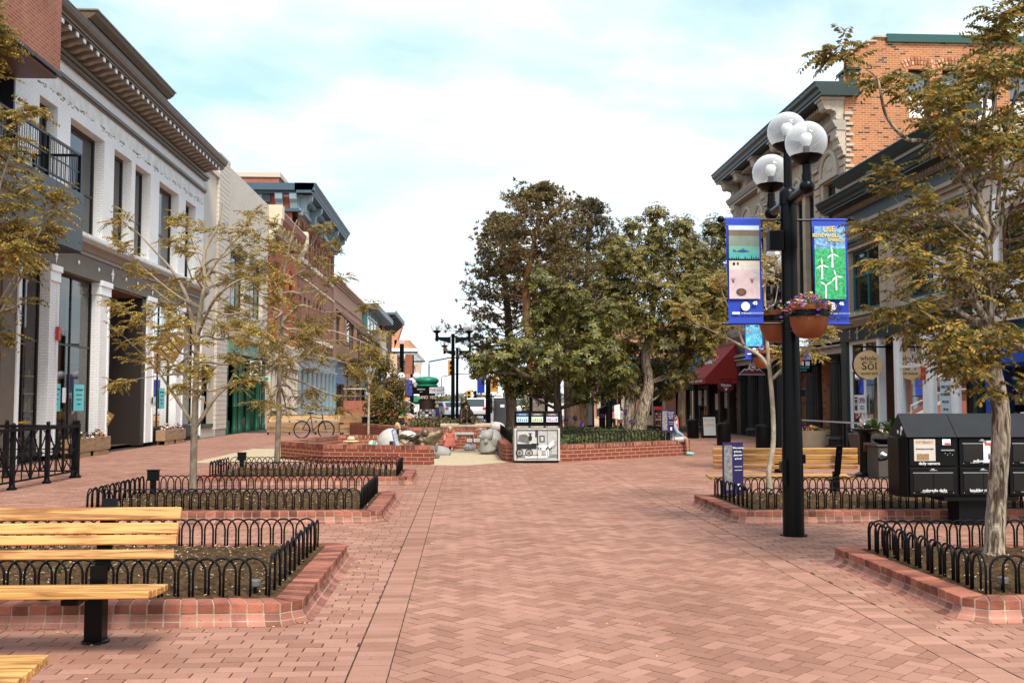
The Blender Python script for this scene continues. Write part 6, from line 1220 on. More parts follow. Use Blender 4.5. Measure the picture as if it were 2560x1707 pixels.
def art_sea(t,wob,W,Hh,y):
    x0,x1=.03,W-.02; z=lambda f:.275+(1.105-.275)*f
    for nm,c,a,b in (('pale_sky',(.55,.66,.70),.94,1),('brown_water',(.16,.115,.085),.86,.94),('dim_water',(.19,.24,.19),.72,.86),('green_water',(.15,.38,.29),.62,.72),('teal_water',(.07,.40,.36),.535,.62),('seabed',(.012,.012,.014),.52,.545),('cream_sand',(.62,.55,.47),.40,.52),('pink_sand',(.58,.44,.44),.0,.40)):
        o=pquad(t,'picture_band',flat(nm,c,var=.22,vs=9),x0,x1,z(a),z(b),y-.001,lambda x,q:0)
    D1=flat('dolphin_blue',(.01,.07,.30)); poly(t,'dolphin',D1,[(.12,z(.645)),(.15,z(.665)),(.2,z(.668)),(.26,z(.65)),(.27,z(.645)),(.2,z(.635)),(.15,z(.637))],y-.004); poly(t,'dolphin_tail',D1,[(.125,z(.645)),(.075,z(.68)),(.085,z(.65)),(.07,z(.64))],y-.004); poly(t,'dolphin_fin',D1,[(.19,z(.665)),(.175,z(.695)),(.215,z(.663))],y-.004)
    K=flat('black_ink',(.012,.012,.014))
    m=MB(); rg=random.Random(3)
    for k in range(14): x=.03+k*.025; h=rg.uniform(.01,.045); m.add([(x,y-.003,z(.535)),(x+.018,y-.003,z(.535)),(x+.012,y-.003,z(.535)+h),(x+.006,y-.003,z(.535)+h)],[(0,1,2,3)])
    m.build('seaweed',K,t,recalc=False)
    poly(t,'urchin',K,ell(.085,z(.475),.014,.02),y-.003); poly(t,'urchin',K,ell(.13,z(.478),.011,.018),y-.003)
    m=MB(); m.add([(x,y-.003,q) for x,q in ((.3,z(.36)),(.38,z(.34)),(.33,z(.385)))],[(0,1,2)]); m.build('blue_shell',flat('pale_blue',(.3,.5,.65)),t,recalc=False)
    for c in ((.075,z(.25)),(.29,z(.25))):
        m=MB()
        for k in range(5): m.tube([(c[0],y-.003,c[1]-.03),(c[0]-.025+.0125*k,y-.003,c[1]+.025)],.0015,4)
        m.build('shell_drawing',K,t)
    poly(t,'rock_drawing',flat('dark_teal_rock',(.04,.06,.06),var=.4,vs=40),ell(.165,z(.09),.06,.045,12),y-.003)
    pts=[(.165+(.05 if k%2==0 else .018)*math.sin(2*PI*k/10),z(.09)+(.05 if k%2==0 else .018)*math.cos(2*PI*k/10)) for k in range(10)]; poly(t,'starfish',flat('starfish_red',(.25,.06,.04)),pts,y-.005)
def art_wind(t,wob,W,Hh,y):
    x0,x1=.022,W-.022; z=lambda f:.275+(1.105-.275)*f
    pquad(t,'picture_band',flat('crayon_sky',(.05,.17,.48),var=.55,vs=26,hue2=(.22,.42,.72)),x0,x1,z(.695),z(1),y-.001,lambda x,q:0); pquad(t,'picture_band',flat('crayon_grass',(.006,.22,.06),var=.7,vs=30,hue2=(.05,.42,.16)),x0,x1,z(0),z(.695),y-.001,lambda x,q:0)
    K=flat('black_ink',(.012,.012,.014))
    for c,h,a0 in ((( .225,z(.62)),.155,.15),((.105,z(.47)),.165,.1),((.265,z(.315)),.16,.35),((.145,z(.19)),.15,1.05)):
        m=MB(); m.add([(c[0]-.011,y-.004,c[1]-h),(c[0]+.011,y-.004,c[1]-h),(c[0]+.008,y-.004,c[1]),(c[0]-.008,y-.004,c[1])],[(0,1,2,3)])
        for k in range(3):
            a=a0+PI/2+2*PI*k/3; d=(math.cos(a),math.sin(a)); s=(-d[1]*.011,d[0]*.011); L_=.085; m.add([(c[0],y-.005,c[1]),(c[0]+d[0]*L_*.45+s[0],y-.005,c[1]+d[1]*L_*.45+s[1]),(c[0]+d[0]*L_,y-.005,c[1]+d[1]*L_),(c[0]+d[0]*L_*.45-s[0],y-.005,c[1]+d[1]*L_*.45-s[1])],[(0,1,2,3)])
        m.build('turbine_drawing',WHITE,t,recalc=False)
        m=MB(); m.tube([(c[0]+.04*math.cos(q*PI/5),y-.003,c[1]+.04*math.sin(q*PI/5)) for q in range(8)],.0016,4); m.build('swirl',K,t)
    Y_=flat('yellow_crayon',(.62,.52,.22)); text('USE',.085,(.19,y-.005,z(.955)),(1,0,.05),(-.05,0,1),Y_,t,bold=.003); text('RENEWABLE',.055,(.155,y-.005,z(.87)),(1,0,0),(0,0,1),Y_,t,bold=.002); text('ENERGY',.05,(.27,y-.005,z(.81)),(1,0,-.05),(.05,0,1),Y_,t,bold=.002)
    m=MB()
    for k in range(6): cx_=.06+.27*((k*37)%100)/100; cz=z(.73+.24*((k*53)%100)/100); m.tube([(cx_+.02*math.cos(q*.8)*(1-q*.08),y-.003,cz+.013*math.sin(q*.8)*(1-q*.08)) for q in range(9)],.0014,4)
    m.build('swirl',K,t)
def art_rain(t,wob,W,Hh,y):
    x0,x1=.03,W-.02; z=lambda f:.275+(1.105-.275)*f
    pquad(t,'picture_band',flat('cyan_paint',(.02,.34,.62),var=.4,vs=14,hue2=(.12,.52,.72)),x0,x1,z(0),z(1),y-.001,lambda x,q:0)
    m=MB(); rg=random.Random(6)
    for k in range(22): a=rg.uniform(.06,.36); b=z(rg.uniform(.04,.6)); m.quad((a,y-.004,b),(a+.012,y-.004,b),(a+.012,y-.004,b+.03),(a,y-.004,b+.03))
    m.build('drop_drawing',flat('cream_drop',(.7,.62,.4)),t,recalc=False); m=MB()
    for k in range(5): a=.05+k*.06; b=z(.5+.08*(k%3)); m.quad((a,y-.004,b),(a+.07,y-.004,b),(a+.07,y-.004,b+.02),(a,y-.004,b+.02))
    m.build('bar_drawing',flat('black_ink',(.012,.012,.014)),t,recalc=False)
def art_pale(t,wob,W,Hh,y): pquad(t,'picture_band',flat('pale_blue_art',(.5,.62,.72),var=.3,vs=12),.03,W-.02,.275,1.105,y-.001,lambda x,q:0)
banner(LP,-1,'blue banner 45 with an underwater drawing, left side of the foreground lamp post','45',art_sea); banner(LP,1,'blue banner 46 with wind turbines and the words use renewable energy','46',art_wind)
banner(LQ,-1,'blue banner 47 with a cyan painting, left side of the farther lamp post','47',art_rain); banner(LQ,1,'blue banner with a pale picture, right side of the farther lamp post','48',art_pale)
POT=mat('terracotta_plastic',(.24,.062,.018),.5,var=.15,vs=3)
def pot(lp,dx,dy,label,seed,full=True,cols=(1,2,3,0,2)):
    t=thing('hanging_pot',label,'flower pot',(lp[0]+dx,lp[1]+dy,2.18),group='terracotta flower pots on the lamp posts'); m=MB(); m.lathe([(.06,0),(.12,.012),(.17,.07),(.2,.16),(.212,.26),(.214,.30),(.232,.305),(.236,.36),(.222,.362),(.215,.33)],n=28); m.build('bowl',POT,t,smooth=True)
    m=MB(); m.lathe([(.217,.235),(.222,.24),(.222,.295),(.217,.30)],n=28); d=Vector((-dx,-dy,0)); l=d.length; d/=l; m.tube([(d.x*.2,d.y*.2,.27),(d.x*(l-.07),d.y*(l-.07),.27)],.02,6); m.build('ring_bracket',BLACK,t)
    blooms(t,0,0,.34,.30,.30,.17,150 if full else 50,420 if full else 200,.026,cols,seed,.28 if full else .12)
    return t
pot(LP,.09,-.36,'terracotta pot overflowing with purple and yellow flowers on the foreground lamp post',2); pot(LP,-.03,.36,'terracotta pot on the far side of the foreground lamp post, mostly behind it',3,False)
pot(LQ,-.34,-.05,'terracotta pot with red and yellow flowers, left side of the farther lamp post',4,False,(1,3,0,4)); pot(LQ,.34,.1,'terracotta pot with red and white flowers, right side of the farther lamp post',5,False,(1,0,4))
def lamp2(loc,label):
    t=thing('street_lamp',label,'street lamp',loc,group='two globe lamp posts in the middle of the mall'); m=MB(); m.lathe([(.13,0),(.13,.02),(.07,.03),(.066,2.0),(.062,3.9),(.07,3.92),(.07,3.98)],n=18); m.build('post',BLACK,t,smooth=True)
    for s in(-1,1):
        a=MB(); a.extr([(s*.08,3.62),(s*.08,3.86),(s*.56,3.86),(s*.56,3.76)],lambda p,q,y:(p,y,q),-.03,.03); a.cyl((s*.6,0,3.70),(s*.6,0,4.02),.055); a.build('arm',BLACK,t); globe(t,(s*.6,0,4.24),.22)
    return t
lamp2((-.42,37,0),'black two globe lamp post in the middle of the mall'); lamp2((-.33,47,0),'second black two globe lamp post just behind the middle one')
def bpole(x,y,Y,cols,label,h=4.9):
    b=D(x,y,Y); t=thing('banner_pole',label,'lamp post',(b.x,b.y,0),group='distant lamp posts with colour banners'); m=MB(); m.lathe([(.2,0),(.16,.1),(.14,2),(.13,h)],n=12); m.build('post',BLACK,t); m=MB(); m.box(-.95,.95,-.03,.03,h-.55,h-.45); m.box(-.8,.8,-.02,.02,1.75,1.8); m.build('crossbar',BLACK,t)
    for k,(dx,c,z0,z1) in enumerate(cols): q=flat('banner_colour',c,var=.25,vs=5); m=MB(); m.box(dx-.22,dx+.22,-.02,.02,z0,z1); o=m.build('pole_banner',q,t)
    for dx in (-.9,.0,.9): m=MB(); m.ball((dx,-.25,2.95),.24,14,10); m.build('globe',mat('white_globe',(.75,.78,.8),.15),t,smooth='all')
    m=MB(); m.ball((0,0,h+.2),.2,12,8); m.build('top_globe',GLOBE,t,smooth='all'); return t
OR_=(.62,.30,.05); BL_=(.03,.05,.32); CRB=(.6,.45,.28)
bpole(922,960,60,((-.5,OR_,1.8,2.75),(.42,BL_,1.8,2.75),(-.5,CRB,3.1,4.3),(.42,(.3,.1,.05),3.1,4.3)),'distant lamp post with orange and blue banners left of the green domed kiosk'); bpole(946,960,74,((-.5,OR_,1.4,2.9),(.45,(.5,.4,.3),3.2,4.3)),'farther lamp post with an orange banner, directly left of the kiosk'); bpole(1121,960,58,((-.42,(.012,.03,.33),1.95,3.0),(.36,OR_,2.0,3.0)),'lamp post with a deep blue banner behind the left chestnut branches',5.2)
def signal(x,y,Y,ax,label):
    b=D(x,y,Y); t=thing('traffic_signal',label,'traffic light',(b.x,b.y,0),group='traffic lights at the far crossing'); m=MB(); m.lathe([(.15,0),(.12,b.z+.6)],n=10); m.tube([(0,0,b.z+.3),(ax*.5,0,b.z+.6),(ax,0,b.z+.65)],.07,6); m.build('mast',BLACK,t)
    m=MB(); m.box(ax-.25,ax+.25,-.15,.15,b.z-.55,b.z+.65); m.build('signal_head',mat('signal_yellow',(.55,.28,.03),.5),t,bevel=.05); m=MB()
    for k in range(3): m.cyl((ax,-.16,b.z-.35+k*.38),(ax,-.2,b.z-.35+k*.38),.13)
    m.build('lens',BLACKM,t)
signal(1092,912,92,-.6,'small traffic light over the far roadway'); signal(1128,918,120,-.6,'smaller traffic light farther along the roadway'); signal(1041,845,78,-.15,'large yellow traffic light beside the centre lamp posts')
def arm_lamp(x,y0,Y,h,reach,label):
    b=D(x,y0,Y); t=thing('road_lamp',label,'street lamp',(b.x,b.y,0),group='thin curved road lamps'); m=MB(); m.tube([(0,0,0),(0,0,h-.9),(.0,0,h-.5),(reach*.4,0,h-.1),(reach,0,h)],.07,6); m.build('mast',IRON,t); m=MB(); m.ball((reach,0,h),.22,8,6,(1.6,1,.4)); m.build('lamp_head',FIT,t)
arm_lamp(985,930,100,5.9,5.2,'thin curved road lamp above the kiosk dome'); arm_lamp(1014,930,150,5.6,5.5,'farther thin curved road lamp behind the centre posts')
# ================================================================ newspaper boxes
t=thing('newspaper_boxes','long black row of newspaper boxes with a pitched lid on a single post','newspaper box',(5.26,11.78,0)); Wc=.615
m=MB(); m.box(.72,1.12,.08,.36,0,.34); m.box(.5,1.4,-.0,.44,.30,.345); m.build('pedestal',BLACKM,t); m=MB(); m.add([(.06,0,.345),(.0,.1,.345),(.0,.42,.345),(.06,.46,.345),(.06,0,1.06),(.0,.1,1.06),(.0,.42,1.06),(.06,.46,1.06)],[(0,1,2,3),(7,6,5,4),(0,4,5,1),(1,5,6,2),(2,6,7,3),(3,7,4,0)]); m.box(.06,3.2,.02,.46,.345,1.06); m.build('cabinet',BLACK,t,bevel=.008)
m=MB()
for k in range(5): m.cut(); x=.05+k*Wc; m.add([(x,-.03,1.065),(x+Wc-.008,-.03,1.065),(x+Wc-.008,.22,1.345),(x,.22,1.345),(x,.5,1.065),(x+Wc-.008,.5,1.065)],[(0,1,2,3),(3,2,5,4),(0,3,4),(1,5,2),(0,4,5,1)])
m.build('lid',mat('dark_slate_lid',(.012,.0135,.016),.45,var=.3,vs=4,spec=.2),t); m=MB(); m.ball((.04,.1,1.16),.03,8,6,(.2,1,1)); m.ball((.04,.2,1.12),.025,8,6,(.2,1,1)); m.ball((.04,.12,1.11),.02,8,6,(.2,1,1.5)); m.build('emblem',WHITE,t)
PAPER=mat('newsprint',(.55,.50,.44),.9,var=.12,vs=20); SMOKED=glassmat('smoked_window',(.016,.015,.014),.12,.5); SILV=mat('steel_strip',(.45,.46,.46),.35,metal=.8)
names=[('daily camera','colorado daily'),('yellow scene','boulder magazine'),('elevation','rooster'),('westword','daily times'),('home finder','free paper')]
for k in range(5):
    x=.07+k*Wc
    for r in range(2):
        z0=.37+(1-r)*.35; m=MB(); m.box(x+.015,x+Wc-.02,-.005,.02,z0,z0+.33); d=m.build('box_door',BLACKM,t,bevel=.006)
        if not(k==0 and r==0):
            for h in (0,1): m=MB(); xa=x+.06+h*.245; m.box(xa,xa+.235,-.012,-.004,z0+.05,z0+.265); m.build('pane',SMOKED,d)
            m=MB(); m.box(x+.05,x+.54,-.014,-.006,z0+.262,z0+.272); m.box(x+.14,x+.25,-.016,-.006,z0+.033,z0+.041); m.box(x+.38,x+.47,-.016,-.006,z0+.033,z0+.041)
            for q in range(5): m.ball((x+.06+q*.12,-.01,z0+.028),.006,6,4)
            m.box(x+.25,x+.34,-.03,-.006,z0+.293,z0+.302); m.build('trim_strip',SILV,d); text('PULL',.018,(x+.295,-.012,z0+.31),(1,0,0),(0,0,1),WHITE,d)
        text(names[k][r],.052,(x+.31 if r or k else x+.25,-.016,z0+(.022+.035 if (r or k) else .03)),(1,0,0),(0,0,1),WHITE,d,bold=0)
x=.07; m=MB(); m.box(x+.07,x+.33,-.014,-.004,.78,1.04); n_=m.build('newspaper',PAPER,t); m=MB(); m.quad((x+.09,-.016,.985),(x+.31,-.016,.985),(x+.31,-.016,1.02),(x+.09,-.016,1.02)); m.build('masthead',mat('blue_masthead',(.12,.25,.4),.8,var=.5,vs=30,hue2=(.5,.3,.1)),n_,recalc=False); m=MB(); m.quad((x+.1,-.016,.79),(x+.25,-.016,.79),(x+.25,-.016,.865),(x+.1,-.016,.865)); m.build('front_photo',mat('fence_photo',(.28,.17,.08),.8,var=.5,vs=40),n_,recalc=False); text('Reopening process begins',.021,(x+.2,-.016,.925),(1,0,0),(0,0,1),INK,n_)
m=MB(); m.box(x+.42,x+.52,-.012,-.004,.97,1.04); c_=m.build('price_card',WHITE,t); m=MB(); m.box(x+.445,x+.515,-.015,-.011,.975,.995); m.build('price_strip',RED,c_); m=MB(); m.box(x+.40,x+.56,-.02,-.004,.90,.915)
for q in range(4): m.ball((x+.45+.03*q,-.01,.87-.02*(q%2)),.007,6,4)
m.build('coin_mechanism',SILV,t)
x=.07+Wc; m=MB(); m.box(x+.305,x+.5,-.017,-.011,.755,1.02); c_=m.build('magazine',mat('snowy_cover',(.45,.55,.62),.5,var=.35,vs=14,hue2=(.75,.78,.8)),t); text('Boulder',.06,(x+.40,-.02,.985),(1,0,0),(0,0,1),mat('orange_red_title',(.62,.10,.02),.5),c_,sx=.8,bold=.002); poly(c_,'figure',INK,[(x+.36,.80),(x+.385,.80),(x+.38,.87),(x+.365,.87)],-.02)
# ================================================================ recycling station
t=thing('recycling_station','three part recycling, compost and landfill bin with a black and white wagon picture','recycling bin',(1.77,24.12,0)); m=MB(); m.box(-.55,.55,.0,.7,.06,.84); m.build('body',mat('pale_grey_board',(.55,.55,.52),.6),t); m=MB(); m.box(-.52,.52,.02,.68,0,.06); m.box(-.55,.55,.0,.72,.84,.90); m.build('base',BLACK,t)
m=MB(); m.box(-.54,.54,.12,.7,.90,1.22); m.box(-.56,.56,-.02,.74,1.21,1.245)
for xx in (-.555,-.19,.165,.525): m.box(xx,xx+.03,-.015,.12,.90,1.21)
m.box(-.55,.55,-.012,.12,.90,.945); m.build('hood',BLACK,t)
for k,(c,cc,nm) in enumerate((((.03,.10,.24),(.45,.62,.72),'RECYCLE'),((.06,.065,.03),(.5,.68,.5),'COMPOST'),((.06,.045,.045),(.55,.6,.72),'LANDFILL'))):
    cx_=-.36+k*.36; m=MB(); m.box(cx_-.145,cx_+.145,-.02,-.012,1.13,1.2); q=m.build('header',flat('header_'+nm.lower(),c),t); text(nm,.042,(cx_,-.024,1.165),(1,0,0),(0,0,1),WHITE,q)
    m=MB(); m.box(cx_-.14,cx_+.14,-.016,-.01,.985,1.115); q=m.build('picture_sign',flat('sign_'+nm.lower(),cc),t); rg=random.Random(k); m=MB()
    for j in range(5): a=cx_-.11+j*.05; m.box(a,a+.022,-.02,-.017,1.01,1.01+rg.uniform(.03,.07))
    m.build('icon',flat('icon_'+nm.lower(),((.05,.2,.08),(.35,.16,.04),(.4,.06,.03))[k],island=.6),q)
    m=MB(); m.box(-.55+k*.37,-.19+k*.37,-.006,-.001,.84,.9) if 0 else m.box(cx_-.17,cx_+.17,-.006,-.001,.842,.898); m.build('name_band',flat('slate_band',(.10,.14,.17)),t); text(nm,.062,(cx_,-.012,.862),(1,0,0),(0,0,1),flat('pale_gold',(.62,.52,.34)),t,bold=.003)
G_=lambda v:flat('print_grey',(v,v,v*.97),var=.25,vs=16); y=-.006
m=MB(); m.box(-.53,.53,-.008,-.002,.09,.80); pc=m.build('wagon_print',flat('print_pale',(.52,.52,.49),var=.1,vs=5),t)
poly(pc,'ground_print',G_(.20),[(-.5,.12),(.5,.12),(.5,.22),(-.5,.2)],-.010); poly(pc,'tree_print',flat('print_foliage',(.14,.14,.13),var=.8,vs=30),[(-.48,.52),(-.2,.46),(-.16,.6),(-.28,.7),(-.44,.68)],-.010); poly(pc,'building_print',G_(.42),[(-.02,.3),(.5,.25),(.5,.79),(-.02,.79)],-.011)
m=MB(); m.box(.05,.18,-.014,-.012,.5,.66); m.box(.0,.02,-.014,-.012,.3,.79); m.box(.24,.25,-.014,-.012,.3,.79); m.box(-.05,-.01,-.014,-.012,.62,.79); m.build('window_print',G_(.03),pc); m=MB(); m.box(.08,.15,-.017,-.015,.53,.63); m.build('pane_print',G_(.5),pc)
m=MB(); m.box(-.48,-.02,-.017,-.015,.34,.46); m.extr(ell(-.17,.60,.045,.07,10),lambda a,b,c:(a,c,b),-.017,-.015); m.extr(ell(-.17,.69,.025,.03,10),lambda a,b,c:(a,c,b),-.017,-.015); m.box(-.22,-.12,-.017,-.015,.71,.72); m.box(-.14,.03,-.017,-.015,.44,.47); m.build('wagon_shape',G_(.012),pc)
for cx_ in (-.43,-.2):
    m=MB(); m.tube([(cx_+.085*math.cos(2*PI*k/20),-.02,.25+.085*math.sin(2*PI*k/20)) for k in range(21)],.008,5)
    for k in range(8): m.tube([(cx_,-.02,.25),(cx_+.08*math.cos(PI*k/4),-.02,.25+.08*math.sin(PI*k/4))],.004,4)
    m.build('wheel_print',G_(.02),pc)
def horse(dx,mt,yy):
    m=MB()
    for pts in (ell(.12+dx,.37,.14,.075),[(.2+dx,.36),(.3+dx,.5),(.36+dx,.52),(.4+dx,.44),(.36+dx,.43),(.3+dx,.36)],[(.0+dx,.38),(.03+dx,.38),(.035+dx,.15),(.01+dx,.15)],[(.05+dx,.38),(.08+dx,.38),(.075+dx,.16),(.05+dx,.16)],[(.18+dx,.36),(.215+dx,.36),(.21+dx,.14),(.185+dx,.14)],[(.22+dx,.38),(.25+dx,.38),(.26+dx,.16),(.235+dx,.16)],[(-.02+dx,.41),(.0+dx,.42),(-.02+dx,.25),(-.04+dx,.25)],[(.34+dx,.51),(.36+dx,.56),(.375+dx,.51)]): m.extr(pts,lambda a,b,c:(a,c,b),yy,yy+.002)
    m.build('horse_print',mt,pc)
horse(.10,G_(.30),-.019); horse(.02,G_(.75),-.023)
m=MB(); m.box(-.3,.25,-.026,-.024,.115,.175); m.build('caption_print',G_(.6),pc); m=MB(); m.box(-.004,.004,-.03,-.024,.1,.79); m.box(-.5,-.485,-.03,0,.1,.8); m.box(.485,.5,-.03,0,.1,.8); m.box(-.5,.5,-.028,-.002,.79,.80); m.build('door_edge',BLACK,t)
# ================================================================ bins, planters, fountains on the right
def bin_(x,y,label): 
    t=thing('trash_bin',label,'bin',(x,y,0),group='round black bins along the right side'); m=MB(); m.lathe([(.225,0),(.235,.02),(.235,.62),(.245,.63),(.245,.70),(.22,.715)],n=24); m.build('bin_body',BLACKM,t,smooth=True); m=MB(); m.lathe([(.21,.715),(.2,.75),(.13,.765)],n=24); m.build('lid',BLACK,t,smooth=True)
bin_(9.18,39.7,'round black bin farthest away, just right of the seated person in grey blue'); bin_(8.77,33.4,'middle round black bin in front of the red awning shop'); bin_(9.38,30.95,'nearest round black bin beside the slim pale tree')
CONC=mat('tan_concrete',(.50,.40,.27),.9,var=.12,vs=5,bump=.2,bs=40)
t=thing('round_planter','big round tan concrete planter with red and yellow flowers behind the park bench','planter',(10.6,30.05,0)); m=MB(); m.lathe([(.44,0),(.47,.05),(.55,.58),(.56,.6),(.49,.6),(.48,.56)],n=32); m.build('bowl',CONC,t,smooth=True); blooms(t,0,0,.58,.42,.42,.16,40,200,.06,(3,3,1),9)
DPL=mat('charcoal_planter',(.06,.052,.045),.7,var=.15,vs=4)
def bigleaf(t,n,L,z,seed):
    rg=random.Random(seed); m=MB()
    for k in range(n):
        a=rg.uniform(0,2*PI); e=rg.uniform(.35,1.3); d=Vector((math.cos(a)*math.cos(e),math.sin(a)*math.cos(e),math.sin(e))); s=Vector((-math.sin(a),math.cos(a),0))*L*.13; l=L*rg.uniform(.6,1.1); p=Vector((rg.uniform(-.1,.1),rg.uniform(-.1,.1),z)); p1=p+d*l*.5; p2=p+d*l*.8+Vector((0,0,-.1*l)); p3=p+d*l+Vector((0,0,-.25*l))
        m.add([tuple(v) for v in (p,p1-s,p1+s,p2-s*.7,p2+s*.7,p3)],[(0,1,2),(1,3,4,2),(3,5,4)])
    m.build('leaves',leafmat('broad_leaf',(.02,.04,.012),(.10,.14,.035),.2),t,recalc=False)
for x,y,l,s in ((9.7,23.4,'square charcoal planter with broad green leaves behind the drinking fountain',3),(10.6,24.2,'square charcoal planter half hidden behind the newspaper boxes',4)):
    t=thing('square_planter',l,'planter',(x,y,0)); m=MB(); m.add([(-.32,-.32,0),(.32,-.32,0),(.32,.32,0),(-.32,.32,0),(-.42,-.42,.72),(.42,-.42,.72),(.42,.42,.72),(-.42,.42,.72)],[(3,2,1,0),(4,5,6,7),(0,1,5,4),(1,2,6,5),(2,3,7,6),(3,0,4,7)]); m.build('box',DPL,t,bevel=.02); bigleaf(t,34,.55,.68,s); blooms(t,0,0,.74,.36,.36,.1,12,160,.05,(0,3),s)
t=thing('drinking_fountain','black pedestal drinking fountain at the right end of the park bench','drinking fountain',(7.96,19.5,0)); m=MB(); m.lathe([(.20,0),(.21,.05),(.12,.1),(.11,.2),(.12,.25),(.115,.8),(.16,.86),(.24,.9),(.25,.94),(.2,.945)],n=20); m.build('pedestal',BLACK,t,smooth=True); m=MB(); m.box(-.08,.08,-.125,-.10,.5,.68); m.build('plaque',mat('bronze_plate',(.12,.07,.03),.4,metal=.6),t); m=MB(); m.tube([(.0,.1,.94),(0,.08,1.02),(0,.02,1.04)],.015,6); m.build('spout',SILV,t)
t=thing('low_fountain','low boxy black drinking fountain with a shallow bowl beside the newspaper boxes','drinking fountain',(8.2,19.06,0)); m=MB(); m.box(-.27,.33,-.25,.3,0,.62); m.box(-.3,.36,-.28,.33,.62,.66); m.build('cabinet',DPL,t,bevel=.015); m=MB(); m.lathe([(.1,.66),(.22,.70),(.27,.76),(.25,.765)],n=20); m.build('bowl',BLACK,t,smooth=True); m=MB(); m.tube([(.18,.0,.75),(.19,0,.85),(.14,0,.88)],.02,6); m.build('spout',SILV,t)
t=thing('patio_rail','thin black patio rail with a white top rail in front of the white shop front','railing',(10.9,22.5,0)); m=MB(); m.box(-.03,.03,0,9.5,.86,.90); m.build('top_rail',mat('pale_rail',(.55,.52,.48),.4),t); m=MB()
for k in range(6): m.box(-.025,.025,k*1.88,k*1.88+.05,0,.86)
m.box(-.015,.015,0,9.5,.45,.48); m.box(-.015,.015,0,9.5,.7,.73); m.box(-.015,.015,0,9.5,.12,.15); m.build('frame',BLACK,t)
t=thing('patio_chair','pale patio chair behind the black rail','chair',(11.4,25.6,0)); m=MB(); m.box(-.2,.2,-.2,.2,.43,.46); m.box(-.2,.2,.18,.21,.46,.9); m.build('seat',mat('pale_pink_seat',(.5,.36,.3),.6),t)
for sx in(-.18,.18):
    for sy in(-.18,.18): m=MB(); m.box(sx-.015,sx+.015,sy-.015,sy+.015,0,.43); m.build('leg',SILV,t)
def lawn_sign(p,rz,label,w=.3,h=.62,z=.42):
    t=thing('lawn_sign',label,'sign',p,rz); m=MB(); m.box(-w/2,w/2,-.006,.006,z,z+h); m.build('board',mat('purple_board',(.022,.014,.075),.5),t); m=MB()
    for s in(-1,1): m.tube([(s*w*.2,.0,-.1),(s*w*.2,0,z)],.005,5)
    m.build('stake',SILV,t); m=MB(); m.box(-w/2+.02,-w*.05,-.010,-.007,z+.06,z+h-.04); m.build('photo_print',mat('bw_photo',(.2,.19,.18),.6,var=.8,vs=18),t)
    for k,(s,q) in enumerate((("We're covering",.035),("up for you...",.035),("please cover",.035),("up for us!",.035),("Thank you for keeping",.018),("our community safe",.018))): text(s,q,(w*.24,-.011,z+h-.08-k*.05-(.06 if k>3 else 0)),(1,0,0),(0,0,1),WHITE,t,sx=.8)
    m=MB(); m.box(w*.2,w*.33,-.010,-.007,z+.06,z+.14); m.build('white_tag',WHITE,t); return t
lawn_sign((3.76,13.85,.1),R(20),'purple please cover up sign on stakes in front of the park bench',.34,.72,.10); lawn_sign((5.55,27.0,.42),R(12),'purple cover up sign leaning in the raised planter beside the seated person',.36,.62,.22)
def aframe(p,label,c,txt,tc_):
    t=thing('sidewalk_sign',label,'sign',p); m=MB(); m.add([(-.3,-.18,0),(.3,-.18,0),(.3,-.02,.9),(-.3,-.02,.9),(-.3,.18,0),(.3,.18,0),(.3,.0,.9),(-.3,.0,.9)],[(0,1,2,3),(5,4,7,6),(0,3,7,4),(1,5,6,2),(3,2,6,7)]); m.build('frame',BLACK,t); f=lambda x,z:(x,-.185+.16*z/.9,z); m=MB(); m.quad(f(-.25,.1),f(.25,.1),f(.25,.84),f(-.25,.84)); m.build('poster',flat('poster_face',c),t)
    for k,s in enumerate(txt): text(s,.16,f(0,.7-k*.19),(1,0,0),(0,.17,.98),tc_,t)
    return t
aframe((9.95,40.2,0),'white and orange sidewalk sign in front of the dark columns',(.6,.62,.6),('NOW','OPEN'),mat('orange_print',(.6,.28,.03),.6)); aframe((7.75,37.0,0),'red and white sidewalk sign right of the seated person',(.5,.08,.06),('COME','SEE','US'),WHITE)
